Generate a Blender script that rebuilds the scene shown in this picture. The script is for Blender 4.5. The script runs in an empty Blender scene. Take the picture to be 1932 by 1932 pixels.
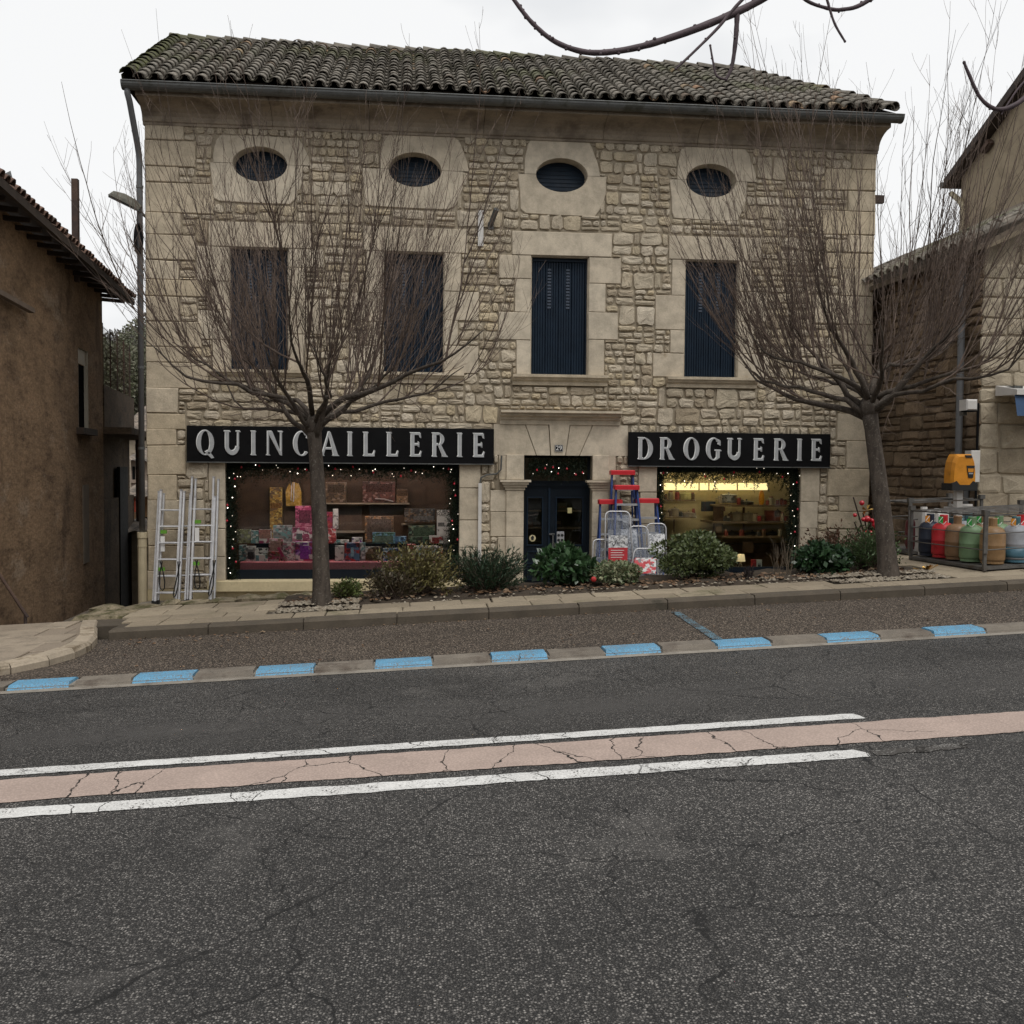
import bpy, bmesh, math, random
from math import sin, cos, pi, radians, sqrt, atan2, hypot
from mathutils import Vector, Matrix

# ------------------------------------------------------------------ camera, sky, sun, exposure
scene = bpy.context.scene
COL = scene.collection
EYE = 1.6
YAW, PITCH, ROLL = radians(5.8355), radians(2.3741), radians(0.4136)
_fw = Vector((sin(YAW)*cos(PITCH), cos(YAW)*cos(PITCH), -sin(PITCH)))
_rt = Vector((cos(YAW), -sin(YAW), 0)); _up = _rt.cross(_fw)
_r2 = _rt*cos(ROLL) + _up*sin(ROLL); _u2 = -_rt*sin(ROLL) + _up*cos(ROLL)
cam_d = bpy.data.cameras.new('camera'); cam = bpy.data.objects.new('camera', cam_d); COL.objects.link(cam)
cam_d.sensor_width = 36; cam_d.lens = 36; cam_d.clip_end = 3000; cam_d.clip_start = .05
cam.matrix_world = Matrix(((_r2.x, _u2.x, -_fw.x, 0), (_r2.y, _u2.y, -_fw.y, 0), (_r2.z, _u2.z, -_fw.z, EYE), (0, 0, 0, 1)))
scene.camera = cam

SUN_EL, SUN_AZ = radians(60), radians(160)      # azimuth clockwise from +Y
world = bpy.data.worlds.new('World'); scene.world = world; world.use_nodes = True
wt = world.node_tree; wt.nodes.clear()
wo = wt.nodes.new('ShaderNodeOutputWorld'); bg = wt.nodes.new('ShaderNodeBackground')
sky = wt.nodes.new('ShaderNodeTexSky'); sky.sky_type = 'NISHITA'; sky.sun_disc = False
sky.sun_elevation = SUN_EL; sky.sun_rotation = SUN_AZ; sky.dust_density = 4; sky.air_density = 1.2
hs = wt.nodes.new('ShaderNodeHueSaturation'); hs.inputs['Saturation'].default_value = .12
wt.links.new(sky.outputs[0], hs.inputs['Color'])
tc = wt.nodes.new('ShaderNodeTexCoord'); mp = wt.nodes.new('ShaderNodeMapping'); mp.inputs['Scale'].default_value = (1, 1, 2.2)
ns = wt.nodes.new('ShaderNodeTexNoise'); ns.inputs['Scale'].default_value = 1.7; ns.inputs['Detail'].default_value = 5; ns.inputs['Roughness'].default_value = .5
wt.links.new(tc.outputs['Generated'], mp.inputs['Vector']); wt.links.new(mp.outputs[0], ns.inputs['Vector'])
cr = wt.nodes.new('ShaderNodeValToRGB')
cr.color_ramp.elements[0].position = .36; cr.color_ramp.elements[0].color = (4.7, 5.0, 5.4, 1)
cr.color_ramp.elements[1].position = .56; cr.color_ramp.elements[1].color = (8.3, 8.35, 8.4, 1)
wt.links.new(ns.outputs['Fac'], cr.inputs['Fac'])
mx = wt.nodes.new('ShaderNodeMix'); mx.data_type = 'RGBA'; mx.inputs[0].default_value = .88
wt.links.new(hs.outputs[0], mx.inputs[6]); wt.links.new(cr.outputs[0], mx.inputs[7])
wt.links.new(mx.outputs[2], bg.inputs['Color']); bg.inputs['Strength'].default_value = .1
wt.links.new(bg.outputs[0], wo.inputs[0])
sun_d = bpy.data.lights.new('sun', 'SUN'); sun_d.energy = 1.5; sun_d.angle = radians(40); sun_d.color = (1, .97, .93)
sun = bpy.data.objects.new('sun', sun_d); COL.objects.link(sun); sun.location = (0, 0, 60)
_sd = Vector((sin(SUN_AZ)*cos(SUN_EL), cos(SUN_AZ)*cos(SUN_EL), sin(SUN_EL)))
sun.rotation_euler = _sd.to_track_quat('Z', 'Y').to_euler()
scene.view_settings.view_transform = 'Standard'; scene.view_settings.look = 'None'
scene.view_settings.exposure = .28; scene.view_settings.gamma = 1; scene.view_settings.use_curve_mapping = False
scene.cycles.max_bounces = 6; scene.cycles.diffuse_bounces = 3; scene.cycles.glossy_bounces = 3; scene.cycles.transparent_max_bounces = 12
scene.render.resolution_x = 1024; scene.render.resolution_y = 1024

# ------------------------------------------------------------------ helpers
def P(x, y, Y):
    """point of the place seen at photo position (x, y) that stands at depth Y"""
    d = _fw + _r2*((x-966)/1932) - _u2*((y-966)/1932)
    t = Y/d.y
    return Vector((d.x*t, Y, EYE + d.z*t))
def PX(x, Y, y=900): return P(x, y, Y).x
def PZ(y, Y, x=966): return P(x, y, Y).z

_W = {}
def link(o, parent=None):
    COL.objects.link(o)
    if parent is not None:
        o.parent = parent
        o.matrix_parent_inverse = _W.get(parent.name, Matrix()).inverted()
    return o
def thing(name, label, cat, loc=(0, 0, 0), group=None, kind=None):
    o = bpy.data.objects.new(name, None); o.location = loc; o.empty_display_size = .1
    COL.objects.link(o); _W[o.name] = Matrix.Translation(Vector(loc))
    return tag(o, label, cat, group, kind)
def tag(o, label=None, cat=None, group=None, kind=None):
    if label: o['label'] = label
    if cat: o['category'] = cat
    if group: o['group'] = group
    if kind: o['kind'] = kind
    return o
def copy_tree(o, parent=None):
    c = o.copy(); COL.objects.link(c)
    if parent is not None:
        c.parent = parent
    for ch in list(o.children): copy_tree(ch, c)
    return c

class MB:
    def __init__(s): s.v = []; s.f = []
    def add(s, vs, fs):
        b = len(s.v); s.v += [tuple(v) for v in vs]; s.f += [tuple(i+b for i in f) for f in fs]; return s
    def box(s, x0, x1, y0, y1, z0, z1):
        return s.add([(x0,y0,z0),(x1,y0,z0),(x1,y1,z0),(x0,y1,z0),(x0,y0,z1),(x1,y0,z1),(x1,y1,z1),(x0,y1,z1)],
            [(0,3,2,1),(4,5,6,7),(0,1,5,4),(1,2,6,5),(2,3,7,6),(3,0,4,7)])
    def bbox(s, x0, x1, y0, y1, z0, z1, b=.01, jit=0, rnd=None):
        """box with chamfered front (-Y) edges; front at y0"""
        def j(): return (rnd.uniform(-jit, jit) if rnd else 0)
        o = [(x0+j(), z0+j()), (x1+j(), z0+j()), (x1+j(), z1+j()), (x0+j(), z1+j())]
        i = [(o[0][0]+b, o[0][1]+b), (o[1][0]-b, o[1][1]+b), (o[2][0]-b, o[2][1]-b), (o[3][0]+b, o[3][1]-b)]
        vs = [(x, y1, z) for x, z in o]+[(x, y0+b, z) for x, z in o]+[(x, y0, z) for x, z in i]
        fs = [(8,9,10,11)]
        for k in range(4):
            n = (k+1) % 4
            fs += [(k, n, 4+n, 4+k), (4+k, 4+n, 8+n, 8+k)]
        return s.add(vs, fs)
    def tbox(s, x0, x1, y0, y1, z0, z1, b=.01):
        """box with chamfered top edges"""
        vs = [(x0,y0,z0),(x1,y0,z0),(x1,y1,z0),(x0,y1,z0),(x0,y0,z1-b),(x1,y0,z1-b),(x1,y1,z1-b),(x0,y1,z1-b),
              (x0+b,y0+b,z1),(x1-b,y0+b,z1),(x1-b,y1-b,z1),(x0+b,y1-b,z1)]
        fs = [(0,3,2,1),(8,9,10,11)]
        for k in range(4):
            n = (k+1) % 4
            fs += [(k,n,4+n,4+k),(4+k,4+n,8+n,8+k)]
        return s.add(vs, fs)
    def tube(s, path, rad, n=6, cap=True, closed=False):
        path = [Vector(p) for p in path]; m = len(path)
        if not hasattr(rad, '__len__'): rad = [rad]*m
        b = len(s.v); u = None
        for i, p in enumerate(path):
            if closed: t = path[(i+1) % m]-path[i-1]
            else: t = path[min(i+1, m-1)]-path[max(i-1, 0)]
            if t.length < 1e-9: t = Vector((0, 0, 1))
            t.normalize()
            if u is None:
                u = t.cross(Vector((0, 0, 1)))
                if u.length < .05: u = t.cross(Vector((1, 0, 0)))
            u = u-t*u.dot(t)
            if u.length < 1e-6: u = t.orthogonal()
            u.normalize(); w = t.cross(u)
            for k in range(n):
                a = 2*pi*k/n; q = p+(u*cos(a)+w*sin(a))*rad[i]; s.v.append((q.x, q.y, q.z))
        for i in range(m if closed else m-1):
            i2 = (i+1) % m
            for k in range(n):
                k2 = (k+1) % n
                s.f.append((b+i*n+k, b+i*n+k2, b+i2*n+k2, b+i2*n+k))
        if cap and not closed:
            s.f.append(tuple(b+k for k in range(n))[::-1]); s.f.append(tuple(b+(m-1)*n+k for k in range(n)))
        return s
    def bar(s, a, c, w, h):
        """rectangular bar from a to c"""
        a = Vector(a); c = Vector(c); t = (c-a).normalized()
        u = t.cross(Vector((0, 1, 0)))
        if u.length < .05: u = t.cross(Vector((1, 0, 0)))
        u.normalize(); v = t.cross(u)
        vs = []
        for p in (a, c):
            for du, dv in ((-1,-1),(1,-1),(1,1),(-1,1)): vs.append(p+u*du*w/2+v*dv*h/2)
        return s.add(vs, [(0,1,2,3),(7,6,5,4),(0,4,5,1),(1,5,6,2),(2,6,7,3),(3,7,4,0)])
    def lathe(s, prof, c=(0, 0, 0), n=16):
        b = len(s.v)
        for r, z in prof:
            for k in range(n):
                a = 2*pi*k/n; s.v.append((c[0]+r*cos(a), c[1]+r*sin(a), c[2]+z))
        for i in range(len(prof)-1):
            for k in range(n):
                k2 = (k+1) % n
                s.f.append((b+i*n+k, b+i*n+k2, b+(i+1)*n+k2, b+(i+1)*n+k))
        s.f.append(tuple(b+k for k in range(n))[::-1]); s.f.append(tuple(b+(len(prof)-1)*n+k for k in range(n)))
        return s
    def prism(s, poly, y0, y1):
        """polygon in XZ (list of (x,z), ccw seen from -Y) extruded y0 (front) .. y1"""
        n = len(poly)
        vs = [(x, y0, z) for x, z in poly]+[(x, y1, z) for x, z in poly]
        fs = [tuple(range(n)), tuple(range(2*n-1, n-1, -1))]
        for k in range(n):
            k2 = (k+1) % n; fs.append((k, n+k, n+k2, k2))
        return s.add(vs, fs)
    def prof_x(s, prof, x0, x1):
        """profile in (y,z) extruded along X"""
        n = len(prof)
        vs = [(x0, y, z) for y, z in prof]+[(x1, y, z) for y, z in prof]
        fs = [tuple(range(n)), tuple(range(2*n-1, n-1, -1))]
        for k in range(n):
            k2 = (k+1) % n; fs.append((k, n+k, n+k2, k2))
        return s.add(vs, fs)
    def sphere(s, c, r, n=8, m=5, sz=1.0):
        prof = [(r*sin(pi*(i+.001)/m) if 0 < i < m else r*.02, -r*sz*cos(pi*i/m)) for i in range(m+1)]
        return s.lathe(prof, c, n)
    def build(s, name, mat, parent=None, smooth=False, fix=True):
        me = bpy.data.meshes.new(name); me.from_pydata(s.v, [], s.f)
        if fix:
            bm = bmesh.new(); bm.from_mesh(me); bmesh.ops.recalc_face_normals(bm, faces=bm.faces); bm.to_mesh(me); bm.free()
        me.materials.append(mat)
        if smooth: me.polygons.foreach_set('use_smooth', [True]*len(me.polygons))
        o = bpy.data.objects.new(name, me)
        return link(o, parent)

# ------------------------------------------------------------------ materials
class NT:
    def __init__(s, name):
        s.m = bpy.data.materials.new(name); s.m.use_nodes = True; s.t = s.m.node_tree; s.t.nodes.clear()
        s.out = s.n('OutputMaterial'); s.b = s.n('BsdfPrincipled'); s.l(s.b, s.out, 0, 0)
        s.tc = s.n('TexCoord'); s.co = s.tc.outputs['Object']
    def n(s, t, **kw):
        x = s.t.nodes.new('ShaderNode'+t)
        for k, v in kw.items(): setattr(x, k, v)
        return x
    def l(s, a, b, i=0, j=0):
        s.t.links.new(a.outputs[i] if hasattr(a, 'outputs') else a, b.inputs[j] if hasattr(b, 'inputs') else b)
    def set(s, node, key, val):
        if hasattr(val, 'is_output') or hasattr(val, 'links'): s.t.links.new(val, node.inputs[key])
        else: node.inputs[key].default_value = val
    def noise(s, scale, detail=5, rough=.55, co=None, dist=0):
        x = s.n('TexNoise'); s.set(x, 'Vector', co or s.co); x.inputs['Scale'].default_value = scale
        x.inputs['Detail'].default_value = detail; x.inputs['Roughness'].default_value = rough; x.inputs['Distortion'].default_value = dist
        return x.outputs['Fac']
    def voro(s, scale, feature='F1', co=None, out='Distance', rnd=1):
        x = s.n('TexVoronoi', feature=feature); s.set(x, 'Vector', co or s.co); x.inputs['Scale'].default_value = scale
        x.inputs['Randomness'].default_value = rnd
        return x.outputs[out]
    def mapr(s, v, a, b, c=0., d=1., smooth=True):
        x = s.n('MapRange'); x.clamp = True
        if smooth: x.interpolation_type = 'SMOOTHSTEP'
        s.set(x, 0, v)
        for i, q in enumerate((a, b, c, d)): x.inputs[i+1].default_value = q
        return x.outputs[0]
    def math(s, op, a, b=0., c=0.):
        x = s.n('Math', operation=op); s.set(x, 0, a); s.set(x, 1, b)
        if op == 'MULTIPLY_ADD': s.set(x, 2, c)
        return x.outputs[0]
    def mix(s, f, a, b, bt='MIX'):
        x = s.n('Mix', data_type='RGBA', blend_type=bt); s.set(x, 0, f)
        for k, q in ((6, a), (7, b)):
            if isinstance(q, (tuple, list)): x.inputs[k].default_value = (q[0], q[1], q[2], 1)
            else: s.set(x, k, q)
        return x.outputs[2]
    def mapping(s, scale=(1, 1, 1), loc=(0, 0, 0), rot=(0, 0, 0), co=None):
        x = s.n('Mapping'); s.set(x, 0, co or s.co); x.inputs['Scale'].default_value = scale
        x.inputs['Location'].default_value = loc; x.inputs['Rotation'].default_value = rot
        return x.outputs[0]
    def warp(s, amt, scale, co=None):
        x = s.n('TexNoise'); s.set(x, 'Vector', co or s.co); x.inputs['Scale'].default_value = scale; x.inputs['Detail'].default_value = 4
        v = s.n('VectorMath', operation='MULTIPLY_ADD'); s.set(v, 0, x.outputs['Color']); v.inputs[1].default_value = (amt,)*3; s.set(v, 2, co or s.co)
        return v.outputs[0]
    def rand(s):
        g = s.n('NewGeometry'); o = s.n('ObjectInfo')
        return s.math('FRACT', s.math('ADD', g.outputs['Random Per Island'], s.math('MULTIPLY', o.outputs['Random'], 7.31)))
    def ramp(s, v, stops):
        x = s.n('ValToRGB'); s.set(x, 0, v); e = x.color_ramp.elements
        while len(e) < len(stops): e.new(.5)
        for q, (p, c) in zip(e, stops): q.position = p; q.color = (c[0], c[1], c[2], 1)
        return x.outputs[0]
    def scale(s, col, f):
        """multiply colour by a grey factor"""
        c = s.n('CombineColor')
        for k in range(3): s.set(c, k, f)
        return s.mix(1., col, c.outputs[0], 'MULTIPLY')
    def bump(s, h, strength=.3, dist=.01):
        b = s.n('Bump'); b.inputs['Strength'].default_value = strength; b.inputs['Distance'].default_value = dist
        s.set(b, 'Height', h); s.t.links.new(b.outputs[0], s.b.inputs['Normal']); return b
    def fin(s, col, rough=.8, metal=0., spec=.35):
        if isinstance(col, (tuple, list)): s.b.inputs['Base Color'].default_value = (*col[:3], 1)
        else: s.set(s.b, 'Base Color', col)
        s.set(s.b, 'Roughness', rough); s.b.inputs['Metallic'].default_value = metal; s.b.inputs['Specular IOR Level'].default_value = spec
        return s.m

def pm(name, col, rough=.75, var=.2, vs=6., bump=.2, bs=70., bd=.004, metal=0., isl=0., spec=.35, dirt=None, dv=(.55, .7), ds=3.):
    """general procedural material: two-scale tone variation, per-piece tone, dirt patches, fine relief"""
    t = NT(name)
    f = t.math('ADD', t.math('MULTIPLY', t.noise(vs), .7), t.math('MULTIPLY', t.noise(vs*9, 3), .3))
    c = t.mix(t.mapr(f, .3, .7), tuple(q*(1-var) for q in col), tuple(min(1, q*(1+var)) for q in col))
    if isl: c = t.scale(c, t.mapr(t.rand(), 0, 1, 1-isl, 1+isl, False))
    if dirt: c = t.mix(t.mapr(t.noise(ds, 7, .65), dv[0], dv[1]), c, dirt)
    if bump: t.bump(t.noise(bs, 4), bump, bd)
    r = t.mapr(t.noise(vs*2), .3, .7, max(0, rough-.08), min(1, rough+.08))
    return t.fin(c, r, metal, spec)

def glass_mat(name, tint=(.86, .9, .88), rough=0.):
    t = NT(name); t.t.nodes.remove(t.b)
    fr = t.n('Fresnel'); fr.inputs[0].default_value = 1.5
    tr = t.n('BsdfTransparent'); tr.inputs[0].default_value = (*tint, 1)
    gl = t.n('BsdfGlossy'); gl.inputs['Roughness'].default_value = rough
    if True:
        b = t.n('Bump'); b.inputs['Strength'].default_value = .06; b.inputs['Distance'].default_value = .01
        t.set(b, 'Height', t.noise(2.2, 2)); t.t.links.new(b.outputs[0], gl.inputs['Normal'])
    m = t.n('MixShader'); t.l(fr, m, 0, 0); t.l(tr, m, 0, 1); t.l(gl, m, 0, 2); t.l(m, t.out)
    return t.m
def emit_mat(name, col, s):
    t = NT(name); t.b.inputs['Emission Color'].default_value = (*col, 1); t.b.inputs['Emission Strength'].default_value = s
    return t.fin(col, .5)

RNG = random.Random(11)
# ------------------------------------------------------------------ ground materials
SL = .047                                    # the street climbs to the right
def cracks(t, scale, width, seedloc, warp=.4, wsc=1.9, mask=(.45, .55), msc=.35, sc=(1, 1, 0)):
    co = t.mapping(sc, seedloc, co=t.warp(warp, wsc))
    co = t.warp(.07, 8., co); co = t.warp(.02, 45., co)
    d = t.voro(scale, 'DISTANCE_TO_EDGE', co)
    k = t.mapr(d, width*.35, width, 1, 0)
    if mask: k = t.math('MULTIPLY', k, t.mapr(t.noise(msc, 3, co=t.mapping((1, 1, 1), seedloc)), mask[0], mask[1]))
    return k
def asphalt_mat(name, dark, mid, light, scale, brown=0., crack=True, patch=.25, lightshare=.8, track=False):
    t = NT(name)
    co = t.mapping((1, 1, .3))
    r = t.voro(scale, 'F1', co, 'Color'); sep = t.n('SeparateColor'); t.set(sep, 0, r)
    d = t.voro(scale, 'F1', co)
    edge = t.mapr(d, .25, .62, 1, 0)
    stone = t.ramp(sep.outputs[0], [(0, dark), (.45, mid), (lightshare, tuple(.5*(a+b) for a, b in zip(mid, light))), (1, light)])
    c = t.mix(edge, tuple(q*.45 for q in dark), stone)
    fine = t.voro(scale*2.7, 'F1', co, 'Color'); sf = t.n('SeparateColor'); t.set(sf, 0, fine)
    c = t.mix(.25, c, t.ramp(sf.outputs[1], [(0, tuple(q*.5 for q in dark)), (.75, mid), (1, light)]))
    c = t.scale(c, t.mapr(t.noise(.7, 6, .6), .3, .7, 1-patch, 1+patch)); c = t.scale(c, t.mapr(t.noise(.5, 5, .6, t.mapping((.25, 1.6, 1), (4, 9, 0))), .35, .65, .82, 1.16)); c = t.mix(t.mapr(t.noise(1.7, 4, .6, t.mapping((1, 1, 1), (31, 7, 0))), .68, .76, 0, .45), c, (.016, .015, .014))
    if track:                                 # polished wheel track along the lane, worn in
        sy = t.n('SeparateXYZ'); t.set(sy, 0, t.co)
        w = t.math('SUBTRACT', 1., t.mapr(t.math('ABSOLUTE', t.math('SUBTRACT', sy.outputs[1], 6.75)), .0, .7))
        c = t.mix(t.math('MULTIPLY', w, t.mapr(t.noise(1.3, 6, .65), .35, .7)), c, tuple(q*1.25 for q in mid))
        c = t.mix(t.mapr(t.math('MULTIPLY', t.mapr(t.noise(.9, 6, .6, t.mapping((1, 1, 1), (7, 3, 0))), .56, .7), 1.), 0, 1, 0, .12), c, tuple(q*.7 for q in light))
    if brown: c = t.mix(t.mapr(t.noise(1.1, 6, .6), .35, .65, brown*.6, brown), c, t.mix(edge, (.018, .013, .009), t.ramp(sep.outputs[1], [(0, (.04, .028, .019)), (.6, (.125, .09, .063)), (1, (.42, .34, .26))])))
    h = t.math('MULTIPLY', edge, .8)
    if crack:
        k = t.math('MAXIMUM', cracks(t, 1.3, .0062, (3.1, 1.7, 0), mask=(.44, .5), msc=.8), cracks(t, .5, .0036, (7.7, 2.9, 0), mask=(.33, .42), msc=.4))
        c = t.mix(t.math('MULTIPLY', k, t.mapr(t.noise(3.1, 3), .3, .55, .2, 1.)), c, (.005, .0045, .004))
    t.bump(h, .7, .006)
    return t.fin(c, t.mapr(sep.outputs[2], 0, 1, .55, .8), spec=.4)
ASPH = asphalt_mat('asphalt', (.014, .0131, .0122), (.044, .041, .038), (.37, .345, .315), 104, patch=.2, lightshare=.80, track=True)
PARK = asphalt_mat('parking_asphalt', (.03, .022, .016), (.095, .073, .056), (.42, .34, .27), 60, brown=.75, crack=False, patch=.3, lightshare=.82)
def paint_mat(name, col, wear=.1, under=(.05, .045, .04), crk=2.2, crw=.012, sc=(1, 1, 0), mk=(.38, .5)):
    t = NT(name)
    f = t.mapr(t.math('ADD', t.math('MULTIPLY', t.noise(95, 2), .6), t.math('MULTIPLY', t.noise(7, 6, .7), .4)), .60-wear, .66-wear)
    c = t.mix(t.mapr(t.noise(3, 6), .3, .7), tuple(q*.86 for q in col), col)
    c = t.scale(c, t.mapr(t.voro(70, co=t.mapping((1, 1, .3))), 0, .7, 1.08, .8))
    c = t.mix(f, c, under)
    k = cracks(t, crk, crw, (2., 5., 0), warp=.2, wsc=2.5, mask=mk, msc=.8, sc=sc)
    c = t.mix(t.math('MULTIPLY', k, 1.), c, (.012, .010, .008))
    t.bump(t.math('SUBTRACT', t.noise(80, 3), k), .4, .004)
    return t.fin(c, .65)
WHITE = paint_mat('white_road_paint', (.72, .71, .68), .05, crk=2.2, crw=.010)
GHOST = paint_mat('worn_road_paint', (.30, .29, .27), .2, crk=2.6, crw=.016)
PINK = paint_mat('pink_resin', (.46, .355, .30), -.05, under=(.28, .2, .16), crk=1.5, crw=.0065, sc=(1.25, .55, 0), mk=(.32, .42))
CONC = pm('concrete', (.24, .215, .18), .85, .18, 5, .3, 90, dirt=(.12, .10, .08), dv=(.5, .7))
KERBC = pm('kerb_concrete', (.165, .142, .115), .85, .2, 7, .35, 120, isl=.1, dirt=(.09, .07, .055), dv=(.52, .72))
KERBS = pm('kerb_stone_grey', (.082, .066, .048), .85, .22, 6, .35, 90, isl=.12, dirt=(.05, .042, .03), dv=(.5, .7))
BLUEP = paint_mat('blue_kerb_paint', (.135, .35, .53), .07, under=(.16, .15, .135), crk=1.1, crw=.002)
BLUEF = paint_mat('faded_blue_paint', (.14, .28, .36), .16, under=(.05, .04, .033))
def slab_mat(name, a, b, moss):
    t = NT(name)
    c = t.mix(t.rand(), a, b)
    c = t.mix(t.mapr(t.noise(4.5, 7, .65), .45, .72), c, tuple(q*.62 for q in a))
    c = t.mix(t.mapr(t.noise(1.6, 6, .6), .55, .72, 0, .7), c, moss)
    c = t.scale(c, t.mapr(t.noise(60, 4), .3, .7, .86, 1.12))
    t.bump(t.math('ADD', t.noise(35, 5, .7), t.noise(6, 3)), .35, .006)
    return t.fin(c, .82)
SLAB = slab_mat('limestone_slab', (.32, .265, .19), (.21, .17, .12), (.10, .095, .045))
SLABL = slab_mat('pale_limestone_slab', (.32, .265, .20), (.24, .195, .148), (.15, .13, .09))
CURVED = pm('pale_kerb_stone', (.36, .30, .225), .85, .25, 5, .4, 60, isl=.12, dirt=(.15, .115, .075), dv=(.46, .66), ds=5)
SOIL = pm('soil', (.045, .033, .022), .95, .4, 9, .6, 60, .02)
ROCK = pm('mossy_rock', (.20, .165, .11), .9, .35, 5, .7, 30, .02, isl=.2, dirt=(.075, .068, .03), dv=(.45, .62), ds=6)
EARTH = pm('earth', (.07, .06, .045), .95, .3, 1.5, .4, 20, .02)

# ------------------------------------------------------------------ ground sheets
def sheet(name, pts, mat, label, cat='ground', parent=None, kind='structure'):
    m = MB(); n = len(pts); m.add(pts, [tuple(range(n))]); o = m.build(name, mat, parent)
    if parent is None: tag(o, label, cat, kind=kind)
    return o
def road_z(Y):
    return 0. if Y < 5.5 else -.097*min(1, (Y-5.5)/3.12)
m = MB(); ys = [-70, -20, 0, 3, 5.5, 6.5, 7.5, 8.64]; xs = [-60, -20, 0, 20, 60]
for y in ys:
    for x in xs: m.v.append((x, y, SL*x+road_z(y)))
for i in range(len(ys)-1):
    for j in range(4): a = i*5+j; m.f.append((a, a+1, a+6, a+5))
tag(m.build('road', ASPH), 'dark grey chipped asphalt road climbing to the right', 'road', kind='structure')
gm = MB(); N_ = 24; R_ = 420                 # the lower ground everything stands over, reaching the horizon
gv = [(-R_+2*R_*i/N_, -200+2*R_*j/N_, -7.5) for j in range(N_+1) for i in range(N_+1)]
gm.add(gv, [(j*(N_+1)+i, j*(N_+1)+i+1, (j+1)*(N_+1)+i+1, (j+1)*(N_+1)+i) for j in range(N_) for i in range(N_)])
tag(gm.build('ground', EARTH), 'bare earth ground far below and around the street', 'ground', kind='structure')

def strip(name, y0, y1, x0, x1, zoff, mat, label, cat, rag=.006, step=.04, endrag=.08, seed=1):
    """painted strip along the street with slightly ragged edges"""
    r = random.Random(seed); m = MB()
    xs = []; x = x0
    while x < x1:
        xs.append(x); x += step if -4 < x < 9 else .5
    xs.append(x1); n = len(xs); ea = eb = 0
    for i, x in enumerate(xs):
        ea = .6*ea+r.uniform(-rag, rag); eb = .6*eb+r.uniform(-rag, rag)
        for f, e in ((0, ea), (.5, 0), (1, eb)):
            y = y0+(y1-y0)*f+e
            xx = x+(r.uniform(-endrag, endrag*.3) if i == n-1 else 0)
            m.v.append((xx, y, SL*xx+road_z(y)+zoff))
    for i in range(n-1):
        a = i*3; m.f += [(a, a+3, a+4, a+1), (a+1, a+4, a+5, a+2)]
    return tag(m.build(name, mat), label, cat, kind='structure')
strip('painted_line', 5.855, 5.995, -40, 2.73, .004, WHITE, 'white painted line along the far side of the pink strip', 'road marking', seed=2)
strip('painted_line', 5.065, 5.21, -40, 2.42, .004, WHITE, 'white painted line along the near side of the pink strip', 'road marking', seed=3)
strip('painted_line', 5.09, 5.19, 2.45, 3.0, .004, GHOST, 'faded grey rest of paint past the end of the near white line', 'road marking', rag=.02, seed=4)
strip('pink_strip', 5.325, 5.77, -40, 40, .004, PINK, 'cracked pink resin strip along the middle of the road', 'road marking', rag=.008, seed=5)
strip('channel', 8.60, 8.715, -4.2, 40, .004, CONC, 'pale concrete channel at the foot of the blue and grey kerb', 'channel', rag=.004, step=.1, seed=6)

# flush kerb of half-metre blocks, every other one painted blue
kb = thing('kerb', 'low kerb of half metre blocks painted alternately sky blue', 'kerb', (0, 8.85, 0), kind='structure')
r_ = random.Random(4)
def slope_pts(mb):
    mb.v = [(x, y, z+SL*x) for x, y, z in mb.v]; return mb
for i in range(-1, 40):
    xc = -3.03+.5*i
    if i == -1: continue
    m = MB(); g = r_.uniform(.004, .009); dz = r_.uniform(-.004, .004)
    x0, x1 = xc-.25+g, xc+.25-g
    if i == 1: x0 += .03
    vs = [(x0,8.715,-.11),(x1,8.715,-.11),(x1,9.0,-.11),(x0,9.0,-.11),(x0,8.735,-.088),(x1,8.735,-.088),(x0+.006,8.765,-.054+dz),(x1-.006,8.765,-.054+dz),(x1-.006,8.97,-.052+dz),(x0+.006,8.97,-.052+dz),(x0,9.0,-.07),(x1,9.0,-.07)]
    m.add(vs, [(0,1,5,4),(4,5,7,6),(6,7,8,9),(9,8,11,10),(10,11,2,3),(1,2,11,8,7,5),(0,4,6,9,10,3),(0,3,2,1)])
    blue = i % 2 == 0
    o = slope_pts(m).build('kerb_block', BLUEP if blue else KERBC, kb)
m = MB().box(-60, -3.3, 8.73, 9.0, -.15, -.062); m.box(17, 60, 8.73, 9.0, -.15, -.055); slope_pts(m).build('kerb_bed', KERBC, kb)
m = MB().box(-3.29, 17, 8.74, 8.985, -.15, -.078); slope_pts(m).build('joint_bed', CONC, kb)
# parking lay-by
sheet('parking_bay', [(x, y, SL*x+z) for x, y, z in ((-60, 8.99, -.07), (60, 8.99, -.07), (60, 11.2, -.085), (-60, 11.2, -.085))], PARK, 'brown gravelly asphalt parking lay-by between the two kerbs', 'parking bay')
a_ = P(1275, 1163, 10.9).x; b_ = P(1345, 1199, 9.2).x
sheet('bay_line', [(a_-.05, 10.9, SL*a_-.079), (a_+.05, 10.9, SL*a_-.079), (b_+.05, 9.05, SL*b_-.066), (b_-.05, 9.05, SL*b_-.066)], BLUEF, 'faded blue painted bay divider across the parking lay-by', 'road marking')
sheet('concrete_patch', [(x, y, SL*x-.072-.006*(y-9)) for x, y in ((-3.0, 10.15), (-2.55, 10.35), (-2.1, 10.75), (-2.9, 10.72), (-3.02, 10.5))], CONC, 'grey concrete patch in the lay-by beside the curved kerb', 'patch')

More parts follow.
